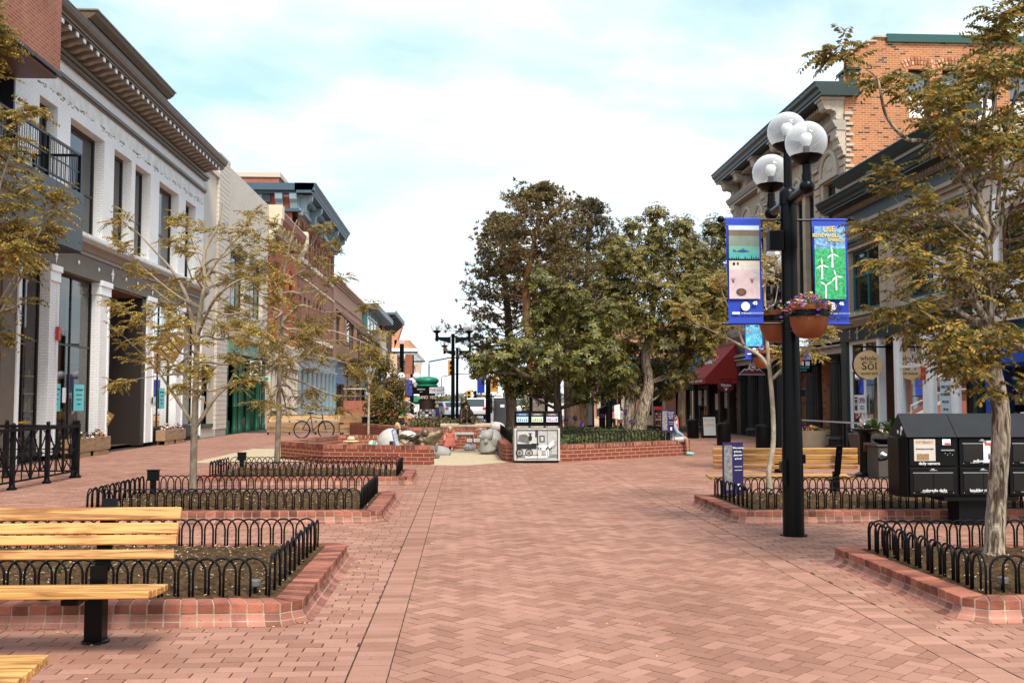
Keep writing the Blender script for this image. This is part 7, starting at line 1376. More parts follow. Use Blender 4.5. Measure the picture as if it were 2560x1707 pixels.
# ================================================================ low brick walls
LWALL=brickmat('red_seat_wall_brick',(.22,.052,.030),(.27,.068,.038),(.40,.25,.18),bw=.30,rh=.092,ms=.011,stain=.12,bump=.6)
class WB: pass
def lowwall(pts,label,h=.45,th=.3,closed=False,fill=None,cop=True):
    t=thing('low_brick_wall',label,'wall',(pts[0][0],pts[0][1],0),group='low brick seat walls'); ox,oy=pts[0]
    P=[(a-ox,b-oy) for a,b in pts]; n=len(P)
    def off(d):
        out=[]
        for i in range(n):
            p1=Vector(P[i]); p0=Vector(P[i-1]) if (i or closed) else None; p2=Vector(P[(i+1)%n]) if (i<n-1 or closed) else None
            e=[]; 
            if p0 is not None: e.append((p1-p0).normalized())
            if p2 is not None: e.append((p2-p1).normalized())
            ns=[Vector((-q.y,q.x)) for q in e]; b=sum(ns,Vector((0,0))); b=b/b.dot(ns[0]); out.append(tuple(p1+b*d))
        return out
    I=off(th)
    for i in range(n if closed else n-1):
        j=(i+1)%n; a,b=Vector(P[i]),Vector(P[j]); L_=(b-a).length; an=math.atan2(b.y-a.y,b.x-a.x)
        # each straight run is built along its own local x so the brick courses run true
        iv=Matrix.Rotation(-an,3,'Z'); loc=lambda q:(iv@Vector((q[0]-a.x,q[1]-a.y,0))); q0,q1,q2,q3=loc(P[i]),loc(P[j]),loc(I[j]),loc(I[i])
        m=MB(); m.prism([(q.x,q.y) for q in (q0,q1,q2,q3)],-.02,h-.095); o=m.build('brick_face',LWALL,t); o.location=(a.x,a.y,0); o.rotation_euler=(0,0,an)
        m=MB(); k=max(2,round(L_/.125))
        for c in range(k):
            t0,t1=c/k+.003,(c+1)/k-.003; e=[lerp2(q0,q1,t0),lerp2(q0,q1,t1),lerp2(q3,q2,t1),lerp2(q3,q2,t0)]; e=[(x,y-.004 if z<2 else y) for z,(x,y) in enumerate(e)]; m.prism(e,h-.095,h+rnd(-.003,.003))
        o=m.build('coping',CURB if cop else LWALL,t); o.location=(a.x,a.y,0); o.rotation_euler=(0,0,an)
        m=MB(); m.prism([(q.x,q.y) for q in (q0,q1,q2,q3)],h-.095,h-.012); o=m.build('coping_mortar',MORTAR,t); o.location=(a.x,a.y,0); o.rotation_euler=(0,0,an)
    if fill:
        m=MB(); m.prism(I,h-.1,h-.06); m.build('soil',SOIL,t)
    return t
CURB_D=CURB
a0=DG(645,1013,.45); kk=DG(743,1020.5,.45); e0=(-.79,23.42)
lowwall([(a0.x,a0.y),(kk.x,kk.y),e0],'low brick seat wall in front of the frog sculpture',.45,.3)
lowwall([(a0.x+.25,a0.y+.6),(-4.15,31.0),(.55,31.0)],'low brick wall behind the frog sculpture and the seated woman',.44,-.3) if 0 else lowwall([(-4.15,31.0),(.55,31.0)],'low brick wall behind the frog sculpture and the seated woman',.44,.3)
lowwall([(a0.x-.05,a0.y+.35),(-4.15,30.95)][::-1],'low brick wall closing the left side of the play corner',.44,.3)
m=MB(); m.box(-.37,.13,30.93,30.99,.445,.52); o=struct(m.build('bench_stone',mat('grey_stone_slab',(.42,.40,.37),.8,var=.2),None)) if 0 else None
lowwall([(.95,25.2),(1.05,24.75),(2.58,24.58),(6.24,27.36),(6.1,33.5),(3.2,44),(1.0,44),(.95,33)],'long raised brick planter around the chestnut trees',.42,.28,True,True)
lowwall([(-2.0,35.4),(.8,35.4),(.8,40),(-2.6,44),(-5,44)],'raised brick planter behind the play corner with a bronze animal on it',.56,.3,True,True)
PLQ=mat('pale_plaque',(.60,.57,.52),.6)
for x,w,l in ((.17,.16,'small pale plaque on the brick wall beside the snail sculpture'),(.43,.26,'wider pale plaque on the brick wall beside the snail sculpture')):
    t=thing('wall_plaque',l,'plaque',(x,30.99,.27)); m=MB(); m.box(-w/2,w/2,-.02,.0,-.05,.06); m.build('plate',PLQ,t,bevel=.006); m=MB(); 
    for k in range(3): m.box(-w*.35,w*.35,-.022,-.0205,-.03+k*.03,-.025+k*.03)
    m.build('engraving',FIT,t)
t=thing('stone_slab','pale sandstone slab on the planter edge under the bronze animal','stone',(.1,35.9,.56)); m=MB(); m.box(-.95,.9,-.28,.4,0,.13); m.build('block',ROUGH,t,bevel=.03)
t=thing('stone_slab','grey stone ledge lying on the low brick wall by the lamp post','stone',(-.05,31.1,.44)); m=MB(); m.box(-.36,.36,-.14,.14,0,.08); m.build('block',mat('grey_slab',(.40,.38,.35),.85,var=.2,vs=6),t,bevel=.015)
def ground_cover(name,label,poly_fn,n,z,seed,mt,L=.09,cat_='plants'):
    rg=random.Random(seed); m=MB()
    for k in range(n):
        x,y=poly_fn(rg); hz=z+rg.random()**2*.22*(1+.6*noise.noise((x*.8,y*.8,seed))); d=Vector((rg.gauss(0,1),rg.gauss(0,1),rg.uniform(.1,1))).normalized(); s=d.orthogonal().normalized()*L*.35; p=Vector((x,y,hz)); l=L*rg.uniform(.6,1.4); m.quad(tuple(p),tuple(p+d*l*.5+s),tuple(p+d*l),tuple(p+d*l*.5-s))
    return tag(m.build(name,mt,recalc=False),label,cat_,kind='stuff')
GC=leafmat('ground_cover_leaf',(.018,.028,.008),(.12,.13,.035),.2)
def pf1(rg):
    while True:
        x=rg.uniform(1.4,6.0); y=rg.uniform(24.9,34)
        if y>24.95+max(0,(x-2.7))*.78 and x<6.0: return x,y
ground_cover('ground_cover','low green ivy filling the raised planter under the chestnut trees',pf1,15000,.38,1,GC)
def pf2(rg):
    y=rg.uniform(35.9,41); return rg.uniform(-2.0,.6),y
ground_cover('ground_cover','olive green hedge plants in the planter behind the bronze animal',pf2,9000,.52,2,leafmat('olive_hedge_leaf',(.05,.045,.012),(.22,.17,.06),.2),.1)
def hedge_hoops(pts,label,H,hh=.33):
    t=thing('hoop_fence',label,'hoop fence',(pts[0][0],pts[0][1],H),group='low black hoop fences'); ox,oy=pts[0]
    for a,b in zip(pts[:-1],pts[1:]):
        Ln=math.dist(a,b); k=max(3,round(Ln/.13)); d=((b[0]-a[0])/Ln,(b[1]-a[1])/Ln); m=MB(); st=Ln/k
        for q in range(k-1):
            t0=q*st; m.tube([(a[0]-ox+d[0]*u,a[1]-oy+d[1]*u,z) for u,z in [(t0,-.05),(t0,hh-st)]+[(t0+st-st*math.cos(PI*j/6),hh-st+st*math.sin(PI*j/6)) for j in range(1,6)]+[(t0+2*st,hh-st),(t0+2*st,-.05)]],.010,5)
        m.build('hoop_panel',IRON,t)
hedge_hoops([(2.65,24.95),(6.0,27.52),(5.9,32.5)],'black hoop fence along the front of the raised chestnut planter',.40,.32); hedge_hoops([(1.2,25.2),(1.2,33)],'black hoop fence along the left edge of the raised chestnut planter',.40,.32); hedge_hoops([(-1.9,35.75),(.65,35.75)],'black hoop fence behind the bronze animal',.54,.32)
# purple alliums
AL=mat('allium_purple',(.13,.055,.20),.7,island=.4)
for i,(x,y,Y) in enumerate(((1437,945,29),(1320,960,30),(1420,955,31),(1334,975,27),(1455,958,33),(1300,962,31),(1382,955,33),(1590-60,950,30),(1080,968,37),(1112,968,37),(1040,967,37),(1450,968,30.5))):
    p=D(x,y,Y); g0=.42; t=thing('allium',('purple allium flower above the raised planter hedge'),'flower',(p.x,p.y,g0),group='purple alliums in the planters'); m=MB(); m.tube([(0,0,0),(0,0,p.z-g0)],.008,5); m.build('stem',GREENL,t); m=MB(); rg=random.Random(i)
    for k in range(90):
        d=Vector((rg.gauss(0,1),rg.gauss(0,1),rg.gauss(0,1))).normalized(); q=Vector((0,0,p.z-g0)); s=d.orthogonal().normalized()*.018; e=q+d*rg.uniform(.06,.085); m.quad(tuple(q+d*.03),tuple(e+s),tuple(e+d*.012),tuple(e-s))
    m.build('flower_head',AL,t,recalc=False)
# ================================================================ people
SK=mat('skin',(.46,.26,.17),.55,var=.08,vs=8); SK2=mat('skin_tan',(.36,.19,.12),.55,var=.08,vs=8)
HAIRC={'blond':mat('blond_hair',(.48,.30,.12),.6,var=.35,vs=30),'brown':mat('brown_hair',(.07,.032,.018),.6,var=.3,vs=30),'dark':mat('dark_hair',(.012,.009,.008),.5,var=.3,vs=30),'grey':mat('short_grey_hair',(.16,.12,.09),.8)}
def fab(n,c,**k): return mat(n,c,.85,**k)
def stripes(n,c1,c2,s=28,ax=2):
    m=mat(n,c1,.85); nt=m.node_tree; p=nt.nodes['Principled BSDF']; N=nt.nodes.new; L=nt.links.new; tc=N('ShaderNodeTexCoord'); sp=N('ShaderNodeSeparateXYZ'); L(tc.outputs['Object'],sp.inputs[0]); q=N('ShaderNodeMath'); q.operation='SINE'; k=N('ShaderNodeMath'); k.operation='MULTIPLY'; k.inputs[1].default_value=s*6.28; L(sp.outputs[ax],k.inputs[0]); L(k.outputs[0],q.inputs[0]); g=N('ShaderNodeMath'); g.operation='GREATER_THAN'; g.inputs[1].default_value=.1; L(q.outputs[0],g.inputs[0]); x=N('ShaderNodeMixRGB'); L(g.outputs[0],x.inputs[0]); x.inputs[1].default_value=(*c1,1); x.inputs[2].default_value=(*c2,1); L(x.outputs[0],p.inputs['Base Color']); return m
def remesh(o,v=.012,it=4,f=.5):
    r=o.modifiers.new('remesh','REMESH'); r.mode='VOXEL'; r.voxel_size=v; r.use_smooth_shade=True; s=o.modifiers.new('smooth','SMOOTH'); s.iterations=it; s.factor=f; return o
STAND=dict(pel=(0,0,.53),che=(0,.005,.74),nek=(0,.0,.835),hed=(0,-.012,.915),shl=(.105,0,.80),elb=(.135,.02,.63),wri=(.14,-.02,.485),hip=(.052,0,.50),kne=(.055,-.012,.28),ank=(.055,.012,.045))
def person(label,loc,rz,h,J=None,skin=None,top=None,sleeve='short',low=None,lowk='pants',hair='brown',hairl=.0,shoes=None,face=0,group=None,v=.012):
    """J overrides joints; a paired joint may be given per side as (right,left); right is +x for a figure facing -y"""
    q=dict(STAND); q.update(J or {}); t=thing('person',label,'person',loc,rz,group); skin=skin or SK
    def jt(n,s):
        p=q[n]
        if isinstance(p[0],(tuple,list)): p=p[0] if s>0 else p[1]; return Vector(p)*h
        return Vector((p[0]*s,p[1],p[2]))*h
    c=lambda n: Vector(q[n])*h
    def torso(m,g,lo=0):
        a,b,n=c('pel'),c('che'),c('nek')
        for fr,w,d in ((0,.083,.062),(.25,.078,.058),(.5,.074,.054),(.75,.082,.058),(1,.088,.058)):
            if fr<lo: continue
            p=a.lerp(b,fr); m.ball(tuple(p),1,12,8,((w+g)*h,(d+g)*h,(.062+g)*h))
        m.tube([jt('shl',-1),b+(n-b)*.4,jt('shl',1)],[(.038+g)*h,(.046+g)*h,(.038+g)*h],8)
    m=MB(); torso(m,0); a,n,e=c('che'),c('nek'),c('hed'); m.tube([a,n,e],[.045*h,.032*h,.035*h],8)
    m.ball(tuple(e),1,14,10,(.047*h,.056*h,.062*h)); f=Vector((math.sin(face),-math.cos(face),0)); m.ball(tuple(e+f*.02*h-Vector((0,0,.028*h))),1,10,8,(.034*h,.036*h,.034*h)); m.ball(tuple(e+f*.058*h-Vector((0,0,.008*h))),.010*h,6,5)
    sd=Vector((-f.y,f.x,0))
    for s in(-1,1): m.ball(tuple(e+sd*s*.048*h-Vector((0,0,.005*h))),1,6,5,(.008*h,.013*h,.018*h))
    for s in(-1,1):
        sh,el,wr=jt('shl',s),jt('elb',s),jt('wri',s); m.tube([sh,sh.lerp(el,.5),el],[.033*h,.028*h,.023*h],8); m.tube([el,el.lerp(wr,.35),wr],[.023*h,.023*h,.015*h],8)
        d=(wr-el).normalized(); u=d.orthogonal().normalized() if abs(d.z)<.9 else Vector((0,1,0)); w=d.cross(u).normalized(); pc=wr+d*.03*h; m.tube([wr,pc,wr+d*.052*h],[.015*h,.02*h,.018*h],7)
        for k in range(4):
            b0=wr+d*.048*h+u*(k-1.5)*.0095*h; l=(.036,.043,.04,.031)[k]*h; m.tube([b0,b0+d*l*.55,b0+d*l*.9+w*s*.012*h],[.0058*h,.0052*h,.004*h],5)
        b0=wr+d*.018*h+u*.014*h; m.tube([b0,b0+d*.022*h+u*.014*h,b0+d*.042*h+u*.016*h],[.007*h,.006*h,.0045*h],5)
        hp,kn,an=jt('hip',s),jt('kne',s),jt('ank',s); m.tube([hp,hp.lerp(kn,.4),kn],[.055*h,.05*h,.034*h],9); m.tube([kn,kn.lerp(an,.3),an],[.033*h,.034*h,.019*h],9)
        lg=(an-kn).normalized(); tz=Vector((0,-1,0)); tz=(tz-lg*tz.dot(lg)*.6); tz=tz.normalized(); 
        if 'toe' in q: tz=(Vector(q['toe'])).normalized()
        m.tube([an+Vector((0,0,-.01*h))-tz*.018*h,an+tz*.05*h+lg*.022*h,an+tz*.105*h+lg*.026*h],[.024*h,.021*h,.014*h],7)
    remesh(m.build('body',skin,t,recalc=True),v*h/1.6,3)
    if top:
        m=MB(); torso(m,.013,.0)
        for s in(-1,1):
            sh,el,wr=jt('shl',s),jt('elb',s),jt('wri',s)
            if sleeve=='short': m.tube([sh,sh.lerp(el,.62)],[.046*h,.042*h],9)
            elif sleeve=='long': m.tube([sh,el,el.lerp(wr,.9)],[.044*h,.036*h,.026*h],9)
        remesh(m.build('top',top,t),v*h/1.6,3)
    if low:
        m=MB(); p=c('pel')
        if lowk in('pants','shorts'):
            m.ball(tuple(p-Vector((0,0,.01*h))),1,12,8,(.098*h,.077*h,.07*h))
            for s in(-1,1):
                hp,kn,an=jt('hip',s),jt('kne',s),jt('ank',s)
                if lowk=='shorts': m.tube([hp,hp.lerp(kn,.75)],[.066*h,.058*h],9)
                else: m.tube([hp,hp.lerp(kn,.5),kn,kn.lerp(an,.5),kn.lerp(an,.97)],[.064*h,.056*h,.044*h,.042*h,.035*h],9)
        else:   # long skirt draped over both legs
            kr,kl,ar,al=jt('kne',1),jt('kne',-1),jt('ank',1),jt('ank',-1); m.ball(tuple(p),1,12,8,(.105*h,.085*h,.075*h))
            for ff in (0,.25,.5,.75,1):
                k=kr.lerp(kl,ff); hh=jt('hip',1).lerp(jt('hip',-1),ff); a_=ar.lerp(al,ff)+Vector(((ff-.5)*-.12*h,0,.03*h)); m.tube([hh,hh.lerp(k,.5),k,k.lerp(a_,.9)],[.06*h,.056*h,.048*h,.04*h],8)
        remesh(m.build('skirt' if lowk=='skirt' else 'trousers',low,t),v*h/1.6,3)
    if hair:
        m=MB(); m.ball(tuple(e-f*.012*h+Vector((0,0,.014*h))),1,14,10,(.054*h,.06*h,.058*h)); 
        if hairl:
            for k in range(5): a_=(k-2)*.45; d=(-f*math.cos(a_)+sd*math.sin(a_)); m.tube([e+d*.045*h,e+d*.066*h-Vector((0,0,.06*h)),e+d*.06*h-Vector((0,0,hairl*h))],[.03*h,.03*h,.014*h],7)
        remesh(m.build('hair',HAIRC[hair],t),v*h/1.6,2)
    if shoes:
        m=MB()
        for s in(-1,1):
            kn,an=jt('kne',s),jt('ank',s); lg=(an-kn).normalized(); tz=Vector((0,-1,0)); tz=(tz-lg*tz.dot(lg)*.6).normalized()
            if 'toe' in q: tz=Vector(q['toe']).normalized()
            m.tube([an-tz*.025*h+lg*.012*h,an+tz*.05*h+lg*.024*h,an+tz*.112*h+lg*.03*h],[.031*h,.028*h,.019*h],8)
        remesh(m.build('shoes',shoes,t),v*h/1.6,2)
    t['h']=h; return t,(lambda n,s=1: jt(n,s)) ,e,f
SIT=lambda z,fw=.25,low=.045: dict(pel=(0,0,z),che=(0,.02,z+.21),nek=(0,.01,z+.305),hed=(0,-.005,z+.385),shl=(.105,.02,z+.27),elb=(.14,-.03,z+.11),wri=(.09,-.14,z+.06),hip=(.055,-.01,z-.01),kne=(.065,-fw,z+.0),ank=(.065,-fw-.02,low))
# man in green behind the planter
person('man in a bright green t-shirt standing behind the planter near the kiosk',(-3.05,49,0),R(-6),1.46,dict(elb=((.15,-.03,.63),(-.14,.02,.63)),wri=((.12,-.12,.56),(-.13,-.06,.5))),SK2,fab('bright_green_cotton',(.02,.30,.11)),'short',fab('grey_trouser',(.09,.09,.09)),'pants','grey',0,fab('dark_shoe',(.03,.03,.03)))
t,j,e,f=person('seated person in a black t-shirt and tan cap, head bowed',(-2.55,40,.0),R(8),1.30,SIT(.24,.24,.05)|dict(hed=(0,-.06,.61),nek=(0,-.01,.54),che=(0,-.0,.45),shl=(.105,0,.50),elb=(.13,-.13,.38),wri=(.04,-.22,.40)),SK2,fab('black_cotton',(.012,.012,.013)),'short',fab('dark_short',(.04,.03,.03)),'shorts',None,0,fab('brown_shoe',(.06,.03,.02)))
m=MB(); m.lathe([(.062*1.3,0),(.06*1.3,.035),(.035*1.3,.06),(.002,.066)],tuple(e+Vector((0,0,.035))),14); m.prism([(-.06,-.05),(.06,-.05),(.05,-.15),(-.05,-.15)],e.z+.03,e.z+.045) if 0 else m.lathe([(.05,.0),(.075,.005),(.05,.012)],tuple(e+Vector((0,-.075,.03))),12); m.build('cap',fab('tan_cap',(.45,.27,.12)),t)
# woman in the long coral dress
COR=fab('coral_dress',(.52,.13,.10),var=.2,vs=9)
t,j,e,f=person('blonde woman in a long coral dress sitting against the low brick wall',(-.42,30.55,0),0,1.42,dict(pel=(0,0,.06),che=(0,.0,.27),nek=(0,-.01,.365),hed=(0,-.025,.445),shl=(.10,0,.33),elb=(.13,-.06,.20),wri=(.035,-.15,.27),hip=(.055,-.01,.06),kne=(.05,-.22,.24),ank=(.045,-.33,.035)),SK,COR,'none',COR,'skirt','blond',.15,fab('white_sandal',(.6,.55,.5)))
m=MB(); m.box(-.055,.055,-.072*1.42,-.060*1.42,e.z-.005,e.z+.022); m.build('sunglasses',BLACK,t,bevel=.006); m=MB(); m.cbox((0,-.235,.405),(.035,.012,.07)); m.build('phone',BLACK,t)
# girl on the frog
GD=D(912,990,26.25)
t,j,e,f=person('long haired girl in a black dress sitting on the frog sculpture',(GD.x,26.25,.36),R(-55),1.12,SIT(.06,.2,-.18)|dict(elb=(.14,-.01,.2),wri=(.10,-.1,.12)),SK,fab('black_dress',(.012,.012,.014)),'none',fab('black_skirt',(.012,.012,.014)),'skirt','blond',.22,fab('dark_sandal',(.03,.02,.02)),face=-.2)
t=thing('folded_map','tall blue edged folded map hanging over the low brick wall below the girl','map',(0,0,0)); p0=D(904,989,23.7); p1=D(921,1049,23.7); m=MB(); MBL=mat('map_blue',(.05,.07,.22),.5); xs=[p0.x-.06,p0.x-.02,p0.x+.03,p0.x+.065]; m.add([(xs[0],23.80,p0.z),(xs[3]-.02,23.82,p0.z+.08),(p1.x+.02,23.68,p1.z+.05),(p1.x-.09,23.66,p1.z)],[(0,1,2,3)]); m.build('sheet',MBL,t,recalc=False); m=MB(); g=lambda a,b:(xs[0]+.015+(xs[3]-.02-xs[0]-.03)*a+(p1.x-.035-(xs[1]+xs[2])/2+.03)*(1-b),23.79-.135*(1-b)-.006,p1.z+.03+(p0.z-p1.z-.02)*b+.06*a); m.add([g(0,0),g(1,0),g(1,.95),g(0,.95)],[(0,1,2,3)]); m.build('print',mat('map_print',(.35,.38,.4),.6,var=.6,vs=22),t,recalc=False)
# sun hat child behind the wall
t,j,e,f=person('person in a wide cream sun hat, sitting low behind the brick wall',(D(806,1015,25.6).x,25.6,0),PI,1.0,SIT(.06,.26,.05),SK,fab('pale_top',(.5,.45,.38)),'short',fab('pale_shorts',(.35,.33,.3)),'shorts','blond',.16)
m=MB(); m.lathe([(.20,-.01),(.19,.0),(.11,.02),(.10,.06),(.085,.10),(.04,.115),(.002,.118)],tuple(e+Vector((0,0,.035))),24); m.build('sun_hat',fab('cream_straw',(.58,.44,.27)),t,smooth=True); m=MB(); m.lathe([(.112,.018),(.105,.045)],tuple(e+Vector((0,0,.035))),24); m.build('hat_band',fab('brown_band',(.10,.05,.025)),t)
t=thing('play_ball','small striped ball just above the brick wall beside the sun hat','ball',(D(856,1019,25.9).x,25.9,.36)); m=MB(); m.ball((0,0,0),.13,16,12); m.build('shell',stripes('striped_ball',(.55,.52,.4),(.1,.28,.22),5,0),t,smooth='all')
# seated woman in grey blue
GB=fab('grey_blue_knit',(.25,.33,.38)); t,j,e,f=person('woman in a grey blue top sitting on the end of the brick planter',(5.78,27.25,0),R(78),1.5,SIT(.31,.22,.06)|dict(elb=(.13,-.06,.42),wri=(.07,-.17,.35)),SK2,GB,'long',fab('white_shorts',(.55,.54,.52)),'shorts','dark',.06,fab('aqua_shoe',(.16,.48,.44)))
m=MB(); m.tube([(-.09,.10,.75),(-.10,.0,.90),(-.10,-.07,.74)],.012,5); m.tube([(.09,.10,.75),(.10,.0,.90),(.10,-.07,.74)],.012,5); m.cbox((0,.14,.66),(.2,.09,.26)); m.build('backpack',BLACKM,t,bevel=.02)
# group right of the trunks
RW=stripes('red_white_stripe',(.42,.05,.05),(.6,.45,.4),14); BLK=fab('black_trouser',(.012,.012,.013)); 
person('long haired woman in a red striped top with hands on hips',(6.72,45,.0),PI,1.30,dict(elb=(.17,.06,.66),wri=(.085,-.0,.54),kne=(.075,-.012,.28),ank=(.085,.012,.045)),SK,RW,'short',BLK,'pants','brown',.2,BLK)
t,j,e,f=person('woman in a pale grey top with a brown shoulder bag beside the red striped woman',(7.14,45.2,.0),R(-95),1.24,dict(elb=(.12,-.05,.66),wri=(.04,-.14,.68)),SK2,fab('pale_grey_top',(.42,.41,.42)),'long',BLK,'pants','dark',.08,BLK)
m=MB(); m.cbox((.14,-.03,.56),(.06,.2,.15)); m.tube([(.13,-.02,.62),(.0,-.04,1.02),(-.12,.05,.85)],.008,5); m.build('shoulder_bag',fab('brown_leather',(.18,.06,.03)),t)
person('person in a striped top and blue jeans looking at the display rack',(8.02,44.2,0),R(170),1.24,dict(elb=(.13,-.06,.64),wri=(.1,-.16,.6)),SK2,stripes('grey_stripe',(.4,.38,.36),(.16,.14,.13),16),'long',fab('blue_jeans',(.03,.07,.18)),'pants','dark',.05,BLK)
t=thing('display_rack','black display rack hung with small colourful goods under the trees','display rack',(8.62,44,0)); m=MB(); m.box(-.2,-.17,-.15,.15,0,1.25); m.box(.17,.2,-.15,.15,0,1.25); m.box(-.2,.2,.12,.15,0,1.25); m.build('frame',BLACK,t); m=MB(); rg=random.Random(3)
for k in range(40): x=-.16+.08*(k%5); z=.15+.13*(k//5); m.cbox((x,-.05,z),(.065,.03,.1))
m.build('goods',mat('rack_goods',(.06,.02,.02),.6,island=.9,hue2=(.4,.2,.15)),t); m=MB(); m.box(-.2,.2,-.17,-.15,1.1,1.25); m.build('rack_header',RED,t)
# left side
YB=fab('yellow_backpack',(.55,.33,.05)); t,j,e,f=person('person with a yellow backpack and striped sleeves walking on the left',(D(849,980,44).x,44,0),PI,1.16,dict(elb=(.16,.04,.64),wri=(.13,-.06,.56),kne=(.05,-.03,.28),ank=(.045,.04,.05)),SK,stripes('black_white_stripe',(.6,.58,.52),(.03,.03,.03),16),'long',fab('tan_trouser',(.38,.27,.15)),'pants','blond',.05,fab('white_shoe',(.6,.6,.58)))
m=MB(); m.ball((0,.13,.80),1,12,8,(.13,.09,.19)); m.ball((0,.2,.74),1,10,8,(.09,.04,.09)); o=m.build('backpack',YB,t); remesh(o,.012,3)
t,j,e,f=person('blonde woman in a blue patterned top with a brown bag, right of the poster kiosk',(D(1004,960,49.5).x,49.5,0),R(150),1.36,{},SK,fab('blue_pattern_top',(.04,.06,.28),var=.7,vs=30),'none',fab('denim_shorts',(.12,.2,.32)),'shorts','blond',.08,BLK)
m=MB(); m.ball((-.16,.05,.68),1,10,8,(.06,.1,.12)); m.tube([(-.14,.03,.75),(-.1,.02,1.1)],.01,5); m.build('shoulder_bag',fab('brown_leather_bag',(.16,.07,.03)),t)
person('dark haired person partly hidden on the left of the poster kiosk',(D(967,960,49.3).x,49.3,0),R(40),1.2,{},SK2,fab('rust_top',(.28,.12,.06)),'short',BLK,'pants','dark',.05,BLK)
# person behind the newspaper boxes
t,j,e,f=person('person in a navy shirt mostly hidden behind the newspaper boxes',(7.62,15.9,0),R(-90),1.72,SIT(.26,.25,.05)|dict(kne=((.075,-.24,.29),(-.06,-.25,.29)),ank=((.02,-.42,.345),(-.06,-.27,.05)),elb=(.14,-.02,.40),wri=(.08,-.22,.34)),SK,fab('navy_cotton',(.012,.03,.12)),'short',fab('black_denim',(.014,.014,.018)),'pants','brown',0,BLACKM)
m=MB(); m.tube([(.05,-.70,.50),(.045,-.78,.58),(.04,-.88,.66)],[.03,.036,.03],7); m.build('shoe_sole',WHITE,t)
b3=bench('park_bench','wooden bench partly hidden behind the newspaper boxes, under the person in navy',1.5,(.3,1.2)); b3.location=(8.02,15.2,0); b3.rotation_euler=(0,0,R(-90))
# ================================================================ sculptures
BRZ=mat('worn_bronze',(.06,.042,.024),.45,metal=.45,var=.5,vs=7,hue2=(.15,.105,.06)); BRZD=mat('dark_bronze',(.035,.024,.015),.35,metal=.7,var=.4,vs=6,hue2=(.09,.06,.035)); PALEST=mat('pale_carved_limestone',(.46,.43,.39),.85,var=.15,vs=9,bump=.6,bs=40); GREYST=mat('grey_carved_stone',(.29,.28,.26),.75,var=.25,vs=7,bump=.3,bs=30)
t=thing('frog_sculpture','big bronze and pale stone frog sculpture with its head pointing right','sculpture',(-1.62,26.4,0)); m=MB(); m.ball((-.28,.05,.38),1,20,14,(.40,.42,.40)); m.ball((.12,.05,.42),1,18,12,(.36,.36,.30)); remesh(m.build('back',PALEST,t),.02,3)
m=MB(); m.ball((.02,-.03,.33),1,18,12,(.52,.40,.32)); m.ball((.42,0,.42),1,16,12,(.36,.30,.21)); m.tube([(.45,0,.44),(.72,0,.55),(1.0,0,.66),(1.06,0,.68)],[.24,.20,.11,.06],12); m.tube([(.4,0,.30),(.75,0,.42),(1.0,0,.60)],[.2,.15,.07],12)
for s in(-1,1): m.tube([(.5,.26*s,.40),(.62,.36*s,.2),(.80,.34*s,.03),(.98,.36*s,.02)],[.11,.07,.05,.03],8); m.tube([(-.1,.34*s,.35),(.2,.45*s,.2),(-.15,.48*s,.08),(.2,.52*s,.03)],[.16,.12,.08,.05],8); m.tube([(.08,.26*s,.36),(.42,.28*s,.56),(.6,.22*s,.64)],.02,6)
remesh(m.build('body',BRZ,t),.016,2)
for s in(-1,1): m=MB(); m.ball((.60,.16*s,.66),.105,14,10); m.build('eye',BRZ,t,smooth='all')
m=MB(); rg=random.Random(2)
for k in range(70): a=rg.uniform(-.3,.3); x=rg.uniform(-.25,.4); m.tube([(x,-.36+.05*rg.random(),.3+a*.5+.12),(x+.09,-.39+.05*rg.random(),.33+a*.5+.12),(x+.2,-.35,.37+a*.5+.12)],.008,4)
m.build('carved_ridge',BRZD,t)
t=thing('snail_sculpture','pale grey stone snail sculpture with a ridged shell','sculpture',(.70,28.2,0)); m=MB(); m.ball((-.04,-.02,.14),1,16,10,(.27,.3,.16)); m.tube([(-.05,-.12,.1),(-.09,-.16,.34),(-.07,-.14,.55)],[.22,.17,.16],12); m.ball((-.08,-.2,.52),1,14,10,(.19,.17,.17)); m.ball((.03,-.14,.62),.10,10,8); m.tube([(-.20,-.2,.58),(-.24,-.22,.68)],[.035,.03],8); m.ball((-.24,-.22,.70),.055,10,8); m.ball((-.25,-.28,.5),.05,8,6); m.ball((-.09,-.34,.36),.06,8,6); m.tube([(.2,.0,.03),(.34,-.02,.02)],[.1,.04],8); remesh(m.build('body',GREYST,t),.014,4)
m=MB()
for k in range(16): a=-.5+k*.235; rr=.30-.012*k; m.ball((.12+.05*math.cos(a)*rr,.08,.36+.0*a),1,4,3,(.01,.01,.01)) if 0 else None
m.ball((.12,.08,.36),1,20,14,(.25,.28,.34))
for k in range(6): m.tube([(.12+.05*k-.1,-.21+.06*abs(k-2),.2+.0*k),(.16+.045*k-.1,-.20+.05*abs(k-2),.42),(.10+.03*k-.06,-.02,.69-.02*abs(k-2))],[.02,.03,.015],6)
remesh(m.build('shell',GREYST,t),.014,2)
t=thing('bronze_animal','dark bronze seated animal sculpture with upright ears behind the lamp posts','sculpture',(.10,36.0,.68)); m=MB(); m.ball((.0,0,.28),1,16,12,(.25,.27,.30)); m.ball((-.05,-.03,.52),1,14,10,(.19,.2,.24)); m.ball((-.10,-.08,.75),1,14,10,(.14,.17,.15)); m.ball((-.17,-.18,.72),1,10,8,(.08,.1,.08)); m.tube([(-.18,.0,.85),(-.20,.0,.97)],[.04,.025],7); m.tube([(-.03,.0,.87),(-.02,0,.99)],[.04,.025],7)
